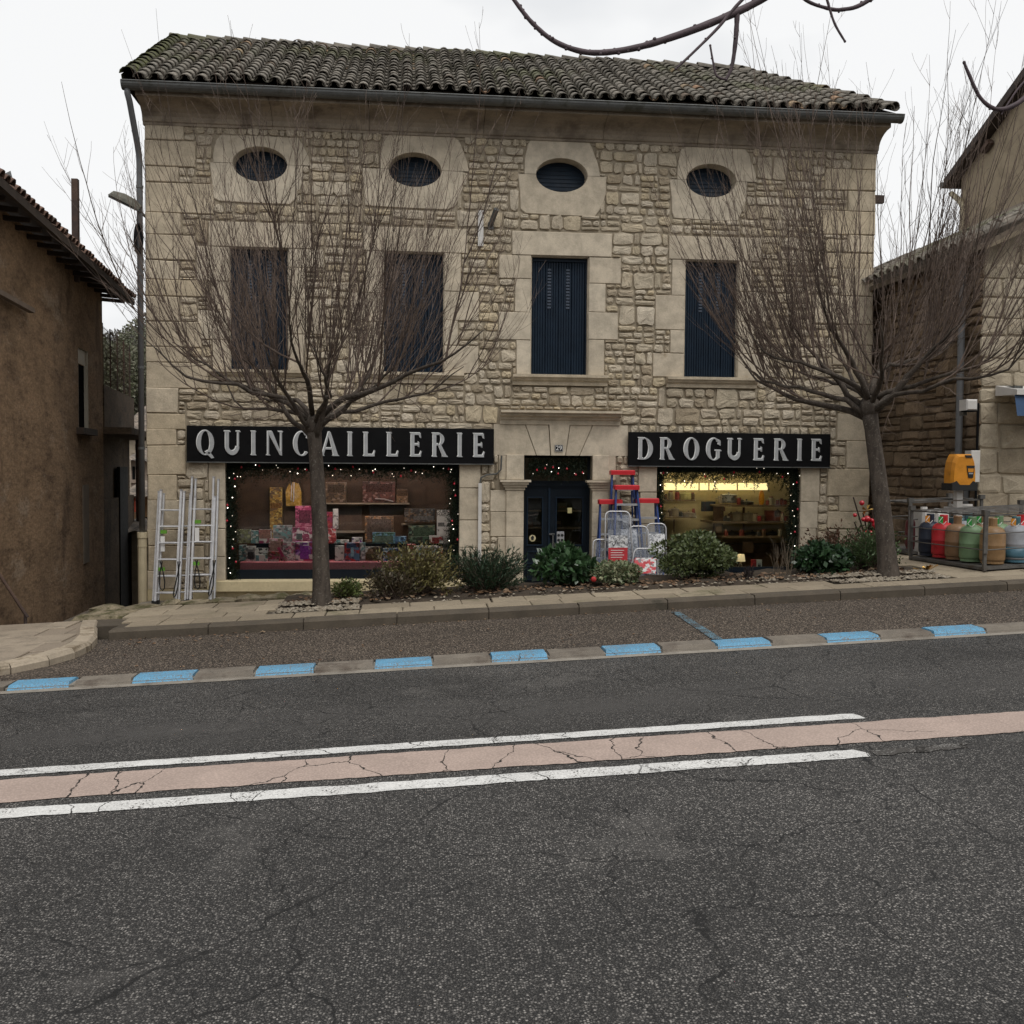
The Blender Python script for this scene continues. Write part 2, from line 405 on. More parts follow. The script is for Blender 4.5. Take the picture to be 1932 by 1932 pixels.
# raised pavement: kerb stones, slabs
def pz(x, y=11.3): return SL*x+.02+.012*min(1, max(0, (y-11.2)/1.2))
pv = thing('pavement', 'stone slab pavement in front of the shop with grey kerb stones', 'pavement', (0, 11.5, 0), kind='structure')
m = MB(); m.box(-3.15, 60, 11.16, 12.95, -.4, .004); m.box(6.35, 60, 12.95, 16.3, -.4, .02); m.box(-3.95, -3.15, 11.6, 13.2, -.4, -.0)
slope_pts(m).build('pavement_bed', KERBS, pv)
xs = [-3.14]+[-2.11+i for i in range(14)]
for i in range(len(xs)-1):
    m = MB(); x0, x1 = xs[i]+.005, xs[i+1]-.005; dz = r_.uniform(-.004, .004)
    m.add([(x0,11.12,-.2),(x1,11.12,-.2),(x1,11.32,-.2),(x0,11.32,-.2),(x0,11.125,-.005),(x1,11.125,-.005),(x0+.004,11.15,.02+dz),(x1-.004,11.15,.02+dz),(x1-.004,11.318,.022+dz),(x0+.004,11.318,.022+dz)],
          [(0,1,5,4),(4,5,7,6),(6,7,8,9),(1,2,8,7,5),(0,4,6,9,3),(2,3,9,8)])
    slope_pts(m).build('kerb_stone', KERBS, pv)
def slab(x0, x1, y0, y1, parent, mat, zf, rnd, name='paving_slab'):
    j = lambda: rnd.uniform(-.008, .008)
    g = .005; dz = rnd.uniform(-.004, .006)
    c = [(x0+g+j(), y0+g+j()), (x1-g+j(), y0+g+j()), (x1-g+j(), y1-g+j()), (x0+g+j(), y1-g+j())]
    cx, cy = (x0+x1)/2, (y0+y1)/2
    m = MB(); vs = [(x, y, zf(x, y)-.05) for x, y in c]+[(x, y, zf(x, y)+dz-.006) for x, y in c]+[(x+(cx-x)*.03, y+(cy-y)*.03, zf(x, y)+dz) for x, y in c]
    fs = [(8,9,10,11)]
    for k in range(4):
        n = (k+1) % 4; fs += [(k,n,4+n,4+k),(4+k,4+n,8+n,8+k)]
    return m.add(vs, fs).build(name, mat, parent)
for row, (y0, y1, xa, xb) in enumerate(((11.325, 11.68, -3.1, 13), (11.68, 12.06, -3.3, 13), (12.06, 12.5, -3.35, -1.5), (12.5, 12.95, -3.4, -1.3))):
    x = xa+r_.uniform(0, .2)
    while x < xb-.2:
        w = r_.uniform(.34, .62); x1 = min(x+w, xb)
        if not (row == 1 and ((-1.5 < x1 and x < -.55) or (5.2 < x1 and x < 6.5))): slab(x, x1, y0, y1, pv, SLAB, pz, r_)
        elif row == 1: pass
        x = x1
# pavement right of the planting bed, under the gas cages
for row in range(5):
    y0 = 12.06+row*.55; x = 6.55+.2*(row % 2)
    while x < 12:
        w = r_.uniform(.45, .75); slab(x, x+w, y0, y0+.55, pv, SLAB, pz, r_); x += w
# build-out on the left with its curved pale kerb
lp = thing('pavement', 'pale slab pavement bulging out beside the alley, edged by a curved kerb', 'pavement', (-5, 10.5, 0), kind='structure')
CUR = [(-3.50, 12.05), (-3.36, 11.5), (-3.2, 10.95), (-3.12, 10.45), (-3.14, 10.05), (-3.26, 9.7), (-3.48, 9.38), (-3.85, 9.12), (-4.5, 8.92), (-5.6, 8.85), (-8, 8.8)]
m = MB(); top = [(x-.02, y, SL*x-.0) for x, y in CUR]+[(-8, 12.1, SL*-8)]
m.add(top, [tuple(range(len(top)))]); m.add([(-8, 12.1, SL*-8), (-3.5, 12.05, SL*-3.5), (-3.5, 12.1, -4), (-8, 12.1, -4)], [(0, 1, 2, 3)]); m.build('slab_bed', SLABL, lp)
def ptan(i):
    a = Vector(CUR[max(i-1, 0)]); b = Vector(CUR[min(i+1, len(CUR)-1)]); t = (b-a).normalized(); return Vector((-t.y, t.x))
for i in range(len(CUR)-1):
    for h in range(2 if i > 7 else 1):
        a = Vector(CUR[i]); b = Vector(CUR[i+1]); na, nb = ptan(i), ptan(i+1)
        d = (b-a); d.normalize(); a2 = a+d*.006; b2 = b-d*.006; w = .17
        m = MB(); vs = []
        for p, nn in ((a2, na), (b2, nb)):
            o = p+nn*.0; q = p-nn*w                # nn points to the road side
            z = SL*p.x; jz = r_.uniform(-.006, .006)
            vs += [(o.x, o.y, z-.16), (o.x, o.y, z-.02), (o.x-nn.x*.03, o.y-nn.y*.03, z+.018+jz), (q.x, q.y, z+.02+jz), (q.x, q.y, z-.16)]
        m.add(vs, [(0,5,6,1),(1,6,7,2),(2,7,8,3),(3,8,9,4),(0,1,2,3,4),(5,9,8,7,6)]); m.build('kerb_stone', CURVED, lp)
        break
def inside(x, y): 
    # left of the curved kerb by at least its width
    for i in range(len(CUR)-1):
        (xa, ya), (xb, yb) = CUR[i], CUR[i+1]
        if yb <= y <= ya: return x < xa+(xb-xa)*(ya-y)/(ya-yb)-.18
    return False
for row in range(6):
    y0 = 9.05+row*.5; x = -8+.25*(row % 2)
    while x < -3.3:
        w = r_.uniform(.5, .75); x1 = x+w
        while x1 > x+.15 and not (inside(x1, y0+.02) and inside(x1, y0+.48)): x1 -= .05
        if x1 > x+.15: slab(x, x1, y0, y0+.5, lp, SLABL, lambda x, y: SL*x+.012, r_)
        x += w
# planting bed and the lower shop terrace behind it
m = MB(); xs = [-1.5+.15*i for i in range(54)]; ysb = [12.02, 12.15, 12.4, 12.7, 13.0, 13.25, 13.4]
for y in ysb:
    for x in xs: m.v.append((x, y+r_.uniform(-.03, .03), pz(x)+(.0 if y < 12.1 else .03+r_.uniform(-.02, .03))-(0.5 if y > 13.3 else 0)))
nx = len(xs)
for i in range(len(ysb)-1):
    for j in range(nx-1): a = i*nx+j; m.f.append((a, a+1, a+nx+1, a+nx))
tag(m.build('planting_bed', SOIL), 'dark soil planting bed behind the pavement', 'planting bed', kind='structure')
def tz(x): return -.62+.03*x
sheet('terrace', [(-4.6, 13.2, tz(-4.6)), (9.2, 13.2, tz(9.2)), (9.2, 18.7, tz(9.2)), (-4.6, 18.7, tz(-4.6))], CONC, 'sunken concrete terrace along the foot of the shop', 'terrace')
m = MB(); m.box(-1.5, 9.0, 13.25, 13.4, -1.2, .02); m.box(-3.9, -1.5, 13.0, 13.2, -1.6, -.02); slope_pts(m)
tag(m.build('retaining_wall', ROCK), 'rough stone retaining wall between planting bed and terrace', 'wall', kind='structure')
# rough rock edging at the back of the left slabs: one object per rock
ed = thing('stone_edging', 'rough mossy rock edging behind the pavement slabs near the alley', 'edging', (-2.6, 13, -.1))
x = -3.85
while x < -.9:
    w = r_.uniform(.22, .5); m = MB(); n = 9; y0 = 12.98 if x > -3.4 else 12.75
    hh = r_.uniform(.03, .075)
    ring = [(x+w/2+w*.54*cos(a)*r_.uniform(.85, 1.1), y0+.17+.21*sin(a)*r_.uniform(.8, 1.15)) for a in [2*pi*k/n for k in range(n)]]
    vs = [(px, py, pz(px)-.15) for px, py in ring]+[(px, py, pz(px)+hh*r_.uniform(.2, .7)) for px, py in ring]+[((px+x+w/2)/2, (py+y0+.17)/2, pz(px)+hh*r_.uniform(.8, 1.2)) for px, py in ring]+[(x+w/2, y0+.17, pz(x)+hh)]
    fs = []
    for k in range(n):
        k2 = (k+1) % n; fs += [(k,k2,n+k2,n+k),(n+k,n+k2,2*n+k2,2*n+k),(2*n+k,2*n+k2,3*n)]
    m.add(vs, fs).build('rock', ROCK, ed); x += w*.92
# big rock shelf at the alley corner
m = MB(); gx, gy = 9, 8
for j in range(gy):
    for i in range(gx):
        u, v = i/(gx-1), j/(gy-1); X = -3.95+.75*u+.12*v; Y = 12.1+.75*v
        e = min(u, 1-u, v, 1-v)
        m.v.append((X+r_.uniform(-.03, .03), Y+r_.uniform(-.03, .03), SL*X+.0+.05*min(1, e*5)+r_.uniform(-.015, .02)-(.15 if e == 0 else 0)))
for j in range(gy-1):
    for i in range(gx-1): a = j*gx+i; m.f.append((a, a+1, a+gx+1, a+gx))
m.build('rock_shelf', ROCK, ed)
# alley floor sinking away between the houses
m = MB(); pts = [(-3.9, -8.5, 12.1, -1.6), (-3.9, -8.5, 15, -2.2), (-4.45, -8.5, 18.5, -2.9), (-4.45, -9, 23, -3.8), (-4.45, -10, 30, -5.0), (-4.45, -14, 45, -6.6)]
for a, b, y, z in pts: m.v += [(a, y, z), (b, y, z)]
for i in range(len(pts)-1): m.f.append((2*i, 2*i+1, 2*i+3, 2*i+2))
tag(m.build('alley', EARTH), 'dark sunken alley descending between the shop and the brown house', 'path', kind='structure')
# ------------------------------------------------------------------ hardware store
FY = 18.5
XL, XR = -4.54, 8.65
ZT = 7.55
def stone_mat(name, tones, pit=.5, isl=.12, stain=(.20, .13, .06), sdv=(.63, .75), bscale=26):
    t = NT(name); r = t.rand()
    c = t.ramp(r, [(i/(len(tones)-1), q) for i, q in enumerate(tones)])
    c = t.scale(c, t.mapr(t.noise(5, 6, .6), .3, .7, .82, 1.14))
    c = t.scale(c, t.mapr(t.noise(45, 5, .7), .3, .7, 1-isl, 1+isl))
    c = t.mix(t.mapr(t.noise(1.4, 6, .65), sdv[0], sdv[1], 0, .6), c, stain)
    pits = t.mapr(t.voro(38), 0.05, .22, 0, 1)
    c = t.mix(t.math('MULTIPLY', t.math('SUBTRACT', 1., pits), t.mapr(t.noise(4, 3), .45, .6, 0, .55)), c, (.10, .075, .045))
    t.bump(t.math('ADD', t.math('MULTIPLY', t.noise(bscale, 7, .7), 1.), t.math('MULTIPLY', pits, .25)), pit, .02)
    return t.fin(c, .88, spec=.2)
RUB = stone_mat('rubble_limestone', [(.48, .41, .31), (.53, .46, .355), (.41, .345, .25), (.55, .48, .375), (.46, .395, .295), (.52, .43, .29), (.48, .41, .31), (.35, .285, .20), (.52, .45, .35)], .9, bscale=34)
DRESS = stone_mat('dressed_limestone', [(.50, .43, .33), (.46, .395, .30), (.53, .462, .36), (.48, .41, .31)], .28, .06)
QUO = stone_mat('quoin_limestone', [(.49, .415, .305), (.45, .38, .28), (.52, .445, .335), (.47, .39, .275)], .5, .1)
MORT = pm('mortar', (.32, .27, .198), .95, .18, 6, .5, 60, .01, dirt=(.21, .172, .12), dv=(.5, .7))
CORN = pm('cornice_stone', (.27, .225, .17), .9, .22, 3, .3, 50, .01, isl=.08, dirt=(.15, .12, .09), dv=(.45, .65), ds=2.2)
PLINTH = pm('cream_plinth_paint', (.50, .42, .26), .8, .12, 3, .25, 60, dirt=(.30, .25, .16), dv=(.55, .7))
NAVY = pm('navy_paint', (.006, .0145, .027), .5, .2, 5, .1, 60, spec=.22)
NAVYD = pm('dark_navy_paint', (.0035, .0075, .013), .5, .2, 5, .1, 60, spec=.2)
SLOT = pm('louvre_slot', (.05, .065, .09), .5, .1, 9, 0)
ZINC = pm('zinc', (.115, .118, .115), .5, .25, 3, .1, 30, metal=.35, dirt=(.06, .06, .05), dv=(.5, .7))
BLACK = pm('black_board', (.0045, .0045, .005), .6, .3, 4, .08, 50, spec=.12)
LET = pm('letter_grey', (.36, .37, .375), .55, .1, 12, .1, 60)
LETW = pm('letter_white', (.78, .78, .76), .5, .06, 12, 0)
GLASS = glass_mat('shop_glass')
CREAMP = pm('cream_pipe', (.50, .43, .29), .6, .1, 5, .1)
GREYP = pm('grey_pvc', (.12, .122, .125), .5, .1, 5, .05)
WPVC = pm('white_pvc', (.55, .53, .50), .5, .1, 5, .05)
DARKIN = pm('interior_dark', (.06, .05, .04), .9, .2, 2, .1)

store = thing('hardware_store', 'two storey limestone hardware shop with blue shutters and tiled roof', 'building', (2, FY, -.7))
WINS = [(-3.12, -2.10), (-.44, .64), (2.21, 3.26), (5.05, 6.06)]; WZ0, WZ1 = 3.32, 5.46
OVALS = [-2.585, .115, 2.75, 5.51]; OZ = 6.905; OA, OB = .475, .305
SW1 = (-3.2, .93, -.40, 1.72); SW2 = (4.57, 7.31, -.30, 1.72); DOOR = (2.10, 3.36, -.50, 1.87)
openings = [(a, b, WZ0, WZ1) for a, b in WINS]+[SW1, SW2, DOOR]+[(c-OA, c+OA, OZ-OB, OZ+OB) for c in OVALS]
# mortar face with real openings and reveals
m = MB(); MY = FY+.022
xs = sorted({XL, XR}|{v for o in openings for v in o[:2]}); zs = sorted({-1.3, ZT}|{v for o in openings for v in o[2:]})
for i in range(len(xs)-1):
    for j in range(len(zs)-1):
        cx, cz = (xs[i]+xs[i+1])/2, (zs[j]+zs[j+1])/2
        if any(o[0] < cx < o[1] and o[2] < cz < o[3] for o in openings): continue
        m.add([(xs[i], MY, zs[j]), (xs[i+1], MY, zs[j]), (xs[i+1], MY, zs[j+1]), (xs[i], MY, zs[j+1])], [(0, 1, 2, 3)])
for k, (a, b, c, d) in enumerate(openings):
    e = .42 if k < 7 else .3
    for q in (((a,c),(a,d)), ((a,d),(b,d)), ((b,d),(b,c)), ((b,c),(a,c))):
        m.add([(q[0][0], MY, q[0][1]), (q[1][0], MY, q[1][1]), (q[1][0], MY+e, q[1][1]), (q[0][0], MY+e, q[0][1])], [(0, 1, 2, 3)])
# side and rear walls
BY = 25.2
for a, b in (((XL, MY), (XL, BY)), ((XR, MY), (XR, BY)), ((XL, BY), (XR, BY))):
    m.add([(*a, -3), (*b, -3), (*b, ZT+.3), (*a, ZT+.3)], [(0, 1, 2, 3)])
wall = m.build('wall', MORT, store, fix=False)

# ---- dressed stone: collects obstacle rectangles for the rubble
OBS = []
rs = random.Random(8)
def dressed(x0, x1, z0, z1, name='dressed_stone', y=0., parent=None, obs=True, mat=None, j=.004, b=.009):
    g = .004
    o = MB().bbox(x0+g, x1-g, FY-.004+y+rs.uniform(-.004, .004), FY+.06, z0+g, z1-g, b, j, rs).build(name, mat or DRESS, parent or store)
    if obs: OBS.append((x0, x1, z0, z1))
    return o
# quoins
def quoins(left):
    z = -.55; k = 0
    while z < ZT-.05:
        h = min(rs.choice((.28, .33, .38, .44, .52)), ZT-z)
        if ZT-z-h < .12: h = ZT-z
        w = (rs.uniform(.75, 1.2) if k % 2 else rs.uniform(.42, .72))
        if 1.5 < z+h and z < 2.45 : w = min(w, .66)
        if not left and z < 1.8: w = rs.uniform(.75, 1.0) if k % 2 else rs.uniform(.42, .6)
        if left and z < 1.7: w = min(w, .98)
        if left: dressed(XL, XL+w, z, z+h, 'quoin', -.012, j=.012, b=.014, mat=QUO)
        else: dressed(XR-w, XR, z, z+h, 'quoin', -.012, j=.012, b=.014, mat=QUO)
        z += h; k += 1
quoins(True); quoins(False)
# shutter windows
for k, (a, b) in enumerate(WINS):
    dressed(a-.36+rs.uniform(-.05, .05), b+.42, WZ1, WZ1+.43, 'window_lintel', -.006)
    for side in (-1, 1):
        z = WZ0; q = k % 2
        while z < WZ1-.05:
            h = min(rs.uniform(.42, .66), WZ1-z)
            if WZ1-z-h < .2: h = WZ1-z
            w = .58 if q % 2 else .28; w += rs.uniform(-.04, .05)
            if side < 0: dressed(a-w, a, z, z+h, 'window_jamb')
            else: dressed(b, b+w, z, z+h, 'window_jamb')
            z += h; q += 1
    # moulded sill
    prof = [(FY+.05, WZ0), (FY-.13, WZ0), (FY-.13, WZ0-.05), (FY-.105, WZ0-.065), (FY-.085, WZ0-.10), (FY-.05, WZ0-.125), (FY-.04, WZ0-.19), (FY+.05, WZ0-.19)]
    sill = MB().prof_x(prof, a-.33, b+.36).build('window_sill', QUO, store); OBS.append((a-.34, b+.37, WZ0-.2, WZ0))
    # inner reveal lining in dressed stone
    m = MB(); m.box(a-.01, a+.012, FY+.03, FY+.3, WZ0, WZ1); m.box(b-.012, b+.01, FY+.03, FY+.3, WZ0, WZ1); m.box(a, b, FY+.03, FY+.3, WZ1-.012, WZ1+.01); m.build('window_reveal', DRESS, store)
    # folding metal shutter: four ribbed leaves
    fr = MB(); fr.box(a+.012, b-.012, FY+.13, FY+.17, WZ1-.075, WZ1-.012); fr.box(a+.012, a+.04, FY+.135, FY+.18, WZ0, WZ1-.075); fr.box(b-.04, b-.012, FY+.135, FY+.18, WZ0, WZ1-.075)
    sh = fr.build('shutter', NAVY, store)
    MB().box(a+.012, b-.012, FY+.21, FY+.215, WZ0, WZ1).build('shutter_backing', NAVYD, sh)
    W_ = (b-a-.084)/4
    for q in range(4):
        x0 = a+.042+q*W_; x1 = x0+W_-.006; m = MB(); fy = FY+.155+(.012 if q in (1, 2) else 0)
        nf = 5; pts = []
        for f in range(nf):
            u0, u1 = x0+(x1-x0)*f/nf, x0+(x1-x0)*(f+1)/nf; e = (u1-u0)*.18
            pts += [(u0, fy+.012), (u0+e, fy), (u1-e, fy), (u1, fy+.012)]
        pts = [pts[0]]+[p for i, p in enumerate(pts[1:], 1) if abs(p[0]-pts[i-1][0]) > 1e-4]
        n = len(pts)
        m.add([(x, y, WZ0+.015) for x, y in pts]+[(x, y, WZ1-.08) for x, y in pts], [(i, i+1, n+i+1, n+i) for i in range(n-1)])
        leaf = m.build('shutter_leaf', NAVY, sh)
        if q in (1, 2):
            m = MB(); xc = (x0+x1)/2+(-.05 if q == 1 else .05)
            for s_ in range(13): zz = WZ1-.2-s_*.057; m.box(xc-.032, xc+.032, fy-.010, fy+.01, zz-.034, zz)
            sl = m.build('louvre_slots', SLOT, sh)
# oval windows in two-piece carved plates
def oval_pts(n, a, b, half):
    return [(a*cos(t), b*sin(t)) for t in [half*pi+pi*i/n for i in range(n+1)]]
PL = [((-.78, .78, .47), (-.82, .72, -.66)), ((-.6, .86, .6), (-.9, .84, -.66)), ((-.66, .6, .62), (-.76, .80, -.70)), ((-.62, .76, .60), (-.74, .66, -.70))]
for k, c in enumerate(OVALS):
    up, lo = PL[k]
    for half, (l, r, zz) in ((0, up), (1, lo)):
        n = 18; inn = oval_pts(n, OA, OB, half)
        if half == 0: corner = [(r+.1, .0), (r+.06, zz*.35), (r-.1, zz), (0, zz+.02), (l+.06, zz), (l-.02, zz*.4), (l-.02, 0)]
        else: corner = [(l-.04, 0), (l, zz*.45), (l+.02, zz), (0, zz-.02), (r-.16, zz-.02), (r-.0, zz*.55), (r+.02, 0)]
        # resample the outer line to match
        L = [0]
        for i in range(1, len(corner)): L.append(L[-1]+hypot(corner[i][0]-corner[i-1][0], corner[i][1]-corner[i-1][1]))
        out = []
        for i in range(n+1):
            d = L[-1]*i/n; s_ = max(j for j in range(len(L)) if L[j] <= d+1e-9); s_ = min(s_, len(L)-2)
            u = (d-L[s_])/(L[s_+1]-L[s_]); out.append((corner[s_][0]+(corner[s_+1][0]-corner[s_][0])*u, corner[s_][1]+(corner[s_+1][1]-corner[s_][1])*u))
        m = MB(); vs = []; g = .004 if half == 0 else -.004
        for i in range(n+1):
            (ox, oz), (ix, iz) = out[i], inn[i]
            oz += g if i in (0, n) else 0; iz += g if i in (0, n) else 0
            vs += [(c+ox, FY+.06, OZ+oz), (c+ox, FY+.002, OZ+oz), (c+ox*.985, FY-.008, OZ+oz*.985), (c+ix, FY-.008, OZ+iz), (c+ix*.985, FY+.0, OZ+iz*.985), (c+ix*.97, FY+.28, OZ+iz*.97)]
        for i in range(n):
            for q in range(5): a = i*6+q; m.f.append((a, a+1, a+7, a+6))
        m.v = vs; m.build('oval_surround', DRESS, store, fix=True)
    for f0, f1, l, r in ((-.7, -.4, lo[0]+.0, lo[1]-.1), (-.4, 0, lo[0]-.02, lo[1]+.0), (0, .32, up[0]-.02, up[1]+.08), (.32, up[2]+.01, up[0]+.02, up[1]-.0)):
        OBS.append((c+l, c+r, OZ+f0, OZ+f1))
    n = 32; ring = [(c+OA*cos(2*pi*i/n), OZ+OB*sin(2*pi*i/n)) for i in range(n)]
    pn = MB().prism(ring, FY+.25, FY+.28).build('oval_shutter', NAVY, store)
    m = MB()
    for q in range(8):
        zz = OZ-OB+.07*(q+.6); hw = OA*sqrt(max(0, 1-((zz-OZ)/OB)**2))-.01
        if hw > .08: m.add([(c-hw, FY+.238, zz-.02), (c+hw, FY+.238, zz-.02), (c+hw, FY+.25, zz+.035), (c-hw, FY+.25, zz+.035), (c-hw, FY+.25, zz-.02), (c+hw, FY+.25, zz-.02)], [(0,1,2,3),(0,4,5,1)])
    m.build('louvre_slats', NAVY, pn)
# shop window jambs
for (a, b, z0, z1), sides in ((SW1, ((-.26, 0), (0, .36))), (SW2, ((-.33, 0), (0, .34)))):
    for si, (l, r) in enumerate(sides):
        z = z0
        while z < z1-.02:
            h = min(rs.choice((.42, .5, .58)), z1-z)
            if z1-z-h < .2: h = z1-z
            ww = rs.uniform(-.03, .03)
            if si == 0: dressed(a+l+ww, a, z, z+h, 'shop_window_jamb', -.01)
            else: dressed(b, b+r+ww, z, z+h, 'shop_window_jamb', -.01)
            z += h
# door surround: pilasters, imposts, flat arch, cornice
for side in (-1, 1):
    xa, xb = (1.64, 2.10) if side < 0 else (3.36, 3.80)
    z = -.55
    for h in (.50, .43, .45, .40):
        pa = MB(); inner = (xa+.14, xb) if side < 0 else (xa, xb-.14)
        dressed(xa if side > 0 else xa-rs.uniform(0, .16), xb+(rs.uniform(0, .1) if side > 0 else 0), z, z+h, 'door_jamb', -.0)
        MB().bbox(inner[0], inner[1], FY-.045, FY+.02, z+.003, z+h-.003, .006).build('pilaster_block', DRESS, store); z += h
    inner = (xa+.14, xb) if side < 0 else (xa, xb-.14)
    # impost moulding
    m = MB(); zi = z
    for w, h, d in ((.02, .05, .06), (.05, .05, .085), (.08, .045, .115), (.12, .04, .145)): m.box(inner[0]-w, inner[1]+w, FY-d, FY+.05, zi, zi+h-.001); zi += h
    m.build('impost', DRESS, store); OBS.append((xa-.06, xb+.06, z, zi)); z = zi
    dressed(xa, xb, z, 1.87, 'door_jamb', -.0); MB().bbox(inner[0], inner[1], FY-.045, FY+.02, z+.003, 1.867, .006).build('pilaster_block', DRESS, store)
zt0, zt1 = 1.87, 2.42
tops = [1.54, 2.12, 2.55, 2.94, 3.36, 4.02]; bots = [1.54, 2.33, 2.59, 2.86, 3.12, 4.02]
for i in range(5):
    g = .008; pl = [(bots[i]+g, zt0-.008), (bots[i+1]-g, zt0-.008), (tops[i+1]-g, zt1), (tops[i]+g, zt1)]
    d = .03 if i == 2 else .008
    MB().prism(pl, FY-d, FY+.06).build('voussoir', DRESS, store)
MB().box(2.12, 3.34, FY+.065, FY+.3, zt0-.006, zt0+.1).build('arch_core', MORT, store)
OBS.append((1.54, 4.02, zt0, zt1))
prof = [(FY+.05, 2.42), (FY-.03, 2.42), (FY-.03, 2.50), (FY-.06, 2.51), (FY-.07, 2.55), (FY-.15, 2.575), (FY-.15, 2.61), (FY-.22, 2.625), (FY-.22, 2.665), (FY+.05, 2.68)]
MB().prof_x(prof, 1.66, 3.86).build('door_cornice', DRESS, store); OBS.append((1.64, 3.88, 2.42, 2.69))
# areas covered by signs or plinth need no rubble
OBS += [(-3.84, 1.54, 1.72, 2.3), (4.05, 7.86, 1.72, 2.28), (SW1[0]-.26, SW1[1]+.3, -1.3, SW1[2]), (XL, SW1[0], -1.3, -.55), (SW2[0], SW2[1], -1.3, SW2[2]), (DOOR[0], DOOR[1], -1.3, 1.87)]
OBS += [(a, b, WZ0, WZ1) for a, b in WINS]+[SW1, SW2]

# ---- rubble stones
def rubble(x0, x1, z0, z1, rnd):
    """one squared rubble stone with a rough chiselled face"""
    w, h = x1-x0, z1-z0; j = min(.02, .1*min(w, h)); c = min(.035, .22*min(w, h))
    o = [(x0+c, z0), ((x0+x1)/2, z0), (x1-c, z0), (x1, z0+c), (x1, z1-c), (x1-c, z1), ((x0+x1)/2, z1), (x0+c, z1), (x0, z1-c), (x0, z0+c)]
    o = [(x+rnd.uniform(-j, j), z+rnd.uniform(-j, j)) for x, z in o]; n = len(o)
    cx, cz = (x0+x1)/2, (z0+z1)/2; f = FY-rnd.uniform(.002, .030); b = min(.009, .1*min(w, h))
    def ins(p, d):
        return (p[0]+(cx-p[0])*min(.9, d/(w/2)), p[1]+(cz-p[1])*min(.9, d/(h/2)))
    i1 = [ins(p, b) for p in o]; i2 = [ins(p, b+min(w, h)*.22) for p in o]
    vs = [(x, FY+.045, z) for x, z in o]+[(x, f+.007+rnd.uniform(-.005, .005), z) for x, z in i1]+[(x+rnd.uniform(-j, j), f+rnd.uniform(-.010, .007), z+rnd.uniform(-j, j)*.6) for x, z in i2]+[(cx+rnd.uniform(-.2, .2)*w, f+rnd.uniform(-.01, .01), cz)]
    fs = []
    for k in range(n):
        q = (k+1) % n; fs += [(k,q,n+q,n+k),(n+k,n+q,2*n+q,2*n+k),(2*n+k,2*n+q,3*n)]
    return vs, fs
def free(a, b, z0, z1):
    """free (x0,x1,z0,z1) pieces of one course between the dressed stones"""
    ev = sorted({a, b}|{v for o in OBS for v in o[:2] if a < v < b and o[2] < z1 and o[3] > z0})
    seg = []
    for i in range(len(ev)-1):
        x0, x1 = ev[i], ev[i+1]; cx = (x0+x1)/2; iv = [(z0, z1)]
        for o in OBS:
            if o[0] < cx < o[1]:
                nv = []
                for p, q in iv:
                    if o[3] <= p or o[2] >= q: nv.append((p, q)); continue
                    if o[2] > p: nv.append((p, o[2]))
                    if o[3] < q: nv.append((o[3], q))
                iv = nv
        for p, q in iv:
            if seg and abs(seg[-1][1]-x0) < 1e-6 and abs(seg[-1][2]-p) < 1e-6 and abs(seg[-1][3]-q) < 1e-6: seg[-1] = (seg[-1][0], x1, p, q)
            else: seg.append((x0, x1, p, q))
    return seg
rr = random.Random(21); STN = []
def fill_row(x0, x1, z0, z1, wmin, wmax):
    x = x0
    while x < x1-.03:
        w = rr.uniform(wmin, wmax); e = min(x+w, x1)
        if x1-e < wmin*.6: e = x1
        STN.append((x, e, z0, z1)); x = e
z = -.75
while z < ZT:
    H = rr.uniform(.29, .42)
    if ZT-z-H < .1: H = ZT-z
    for x0, x1, p, q in free(XL, XR, z, z+H):
        h = q-p
        if h < .035 or x1-x0 < .03: continue
        x = x0
        while x < x1-.02:
            w = rr.uniform(.3, .95); e = min(x+w, x1)
            if x1-e < .14: e = x1
            t_ = rr.random()
            if h < .15: fill_row(x, e, p, q, max(.1, h*.9), .42)
            elif t_ < .12 or h < .2: fill_row(x, e, p, q, h*.7, h*1.3)
            elif t_ < .80:
                s_ = p+h*rr.uniform(.36, .64); fill_row(x, e, p, s_, .13, .42); fill_row(x, e, s_, q, .13, .42)
            else:
                s1 = p+h*rr.uniform(.26, .36); s2 = p+h*rr.uniform(.6, .72)
                for u, v in ((p, s1), (s1, s2), (s2, q)): fill_row(x, e, u, v, .12, .36)
            x = e
    z += H
jt = .0125
def visible_share(s): return (s[1]-s[0])*(s[3]-s[2])
STN = [(a+jt*rr.uniform(.5, 1.3), b-jt*rr.uniform(.5, 1.3), c+jt*rr.uniform(.4, 1.2), d-jt*rr.uniform(.4, 1.2)) for a, b, c, d in STN]
STN = [s for s in STN if s[1]-s[0] > .03 and s[3]-s[2] > .025]
STN.sort(key=visible_share, reverse=True)
big = [s for s in STN if s[3] > -.5][:300]; bs_ = set(big)
for s in big:
    vs, fs = rubble(*s, rr); MB().add(vs, fs).build('stone', RUB, wall)
m = MB()
for s in STN:
    if s not in bs_: vs, fs = rubble(*s, rr); m.add(vs, fs)
tag(m.build('small_stones', RUB, wall), kind='stuff')

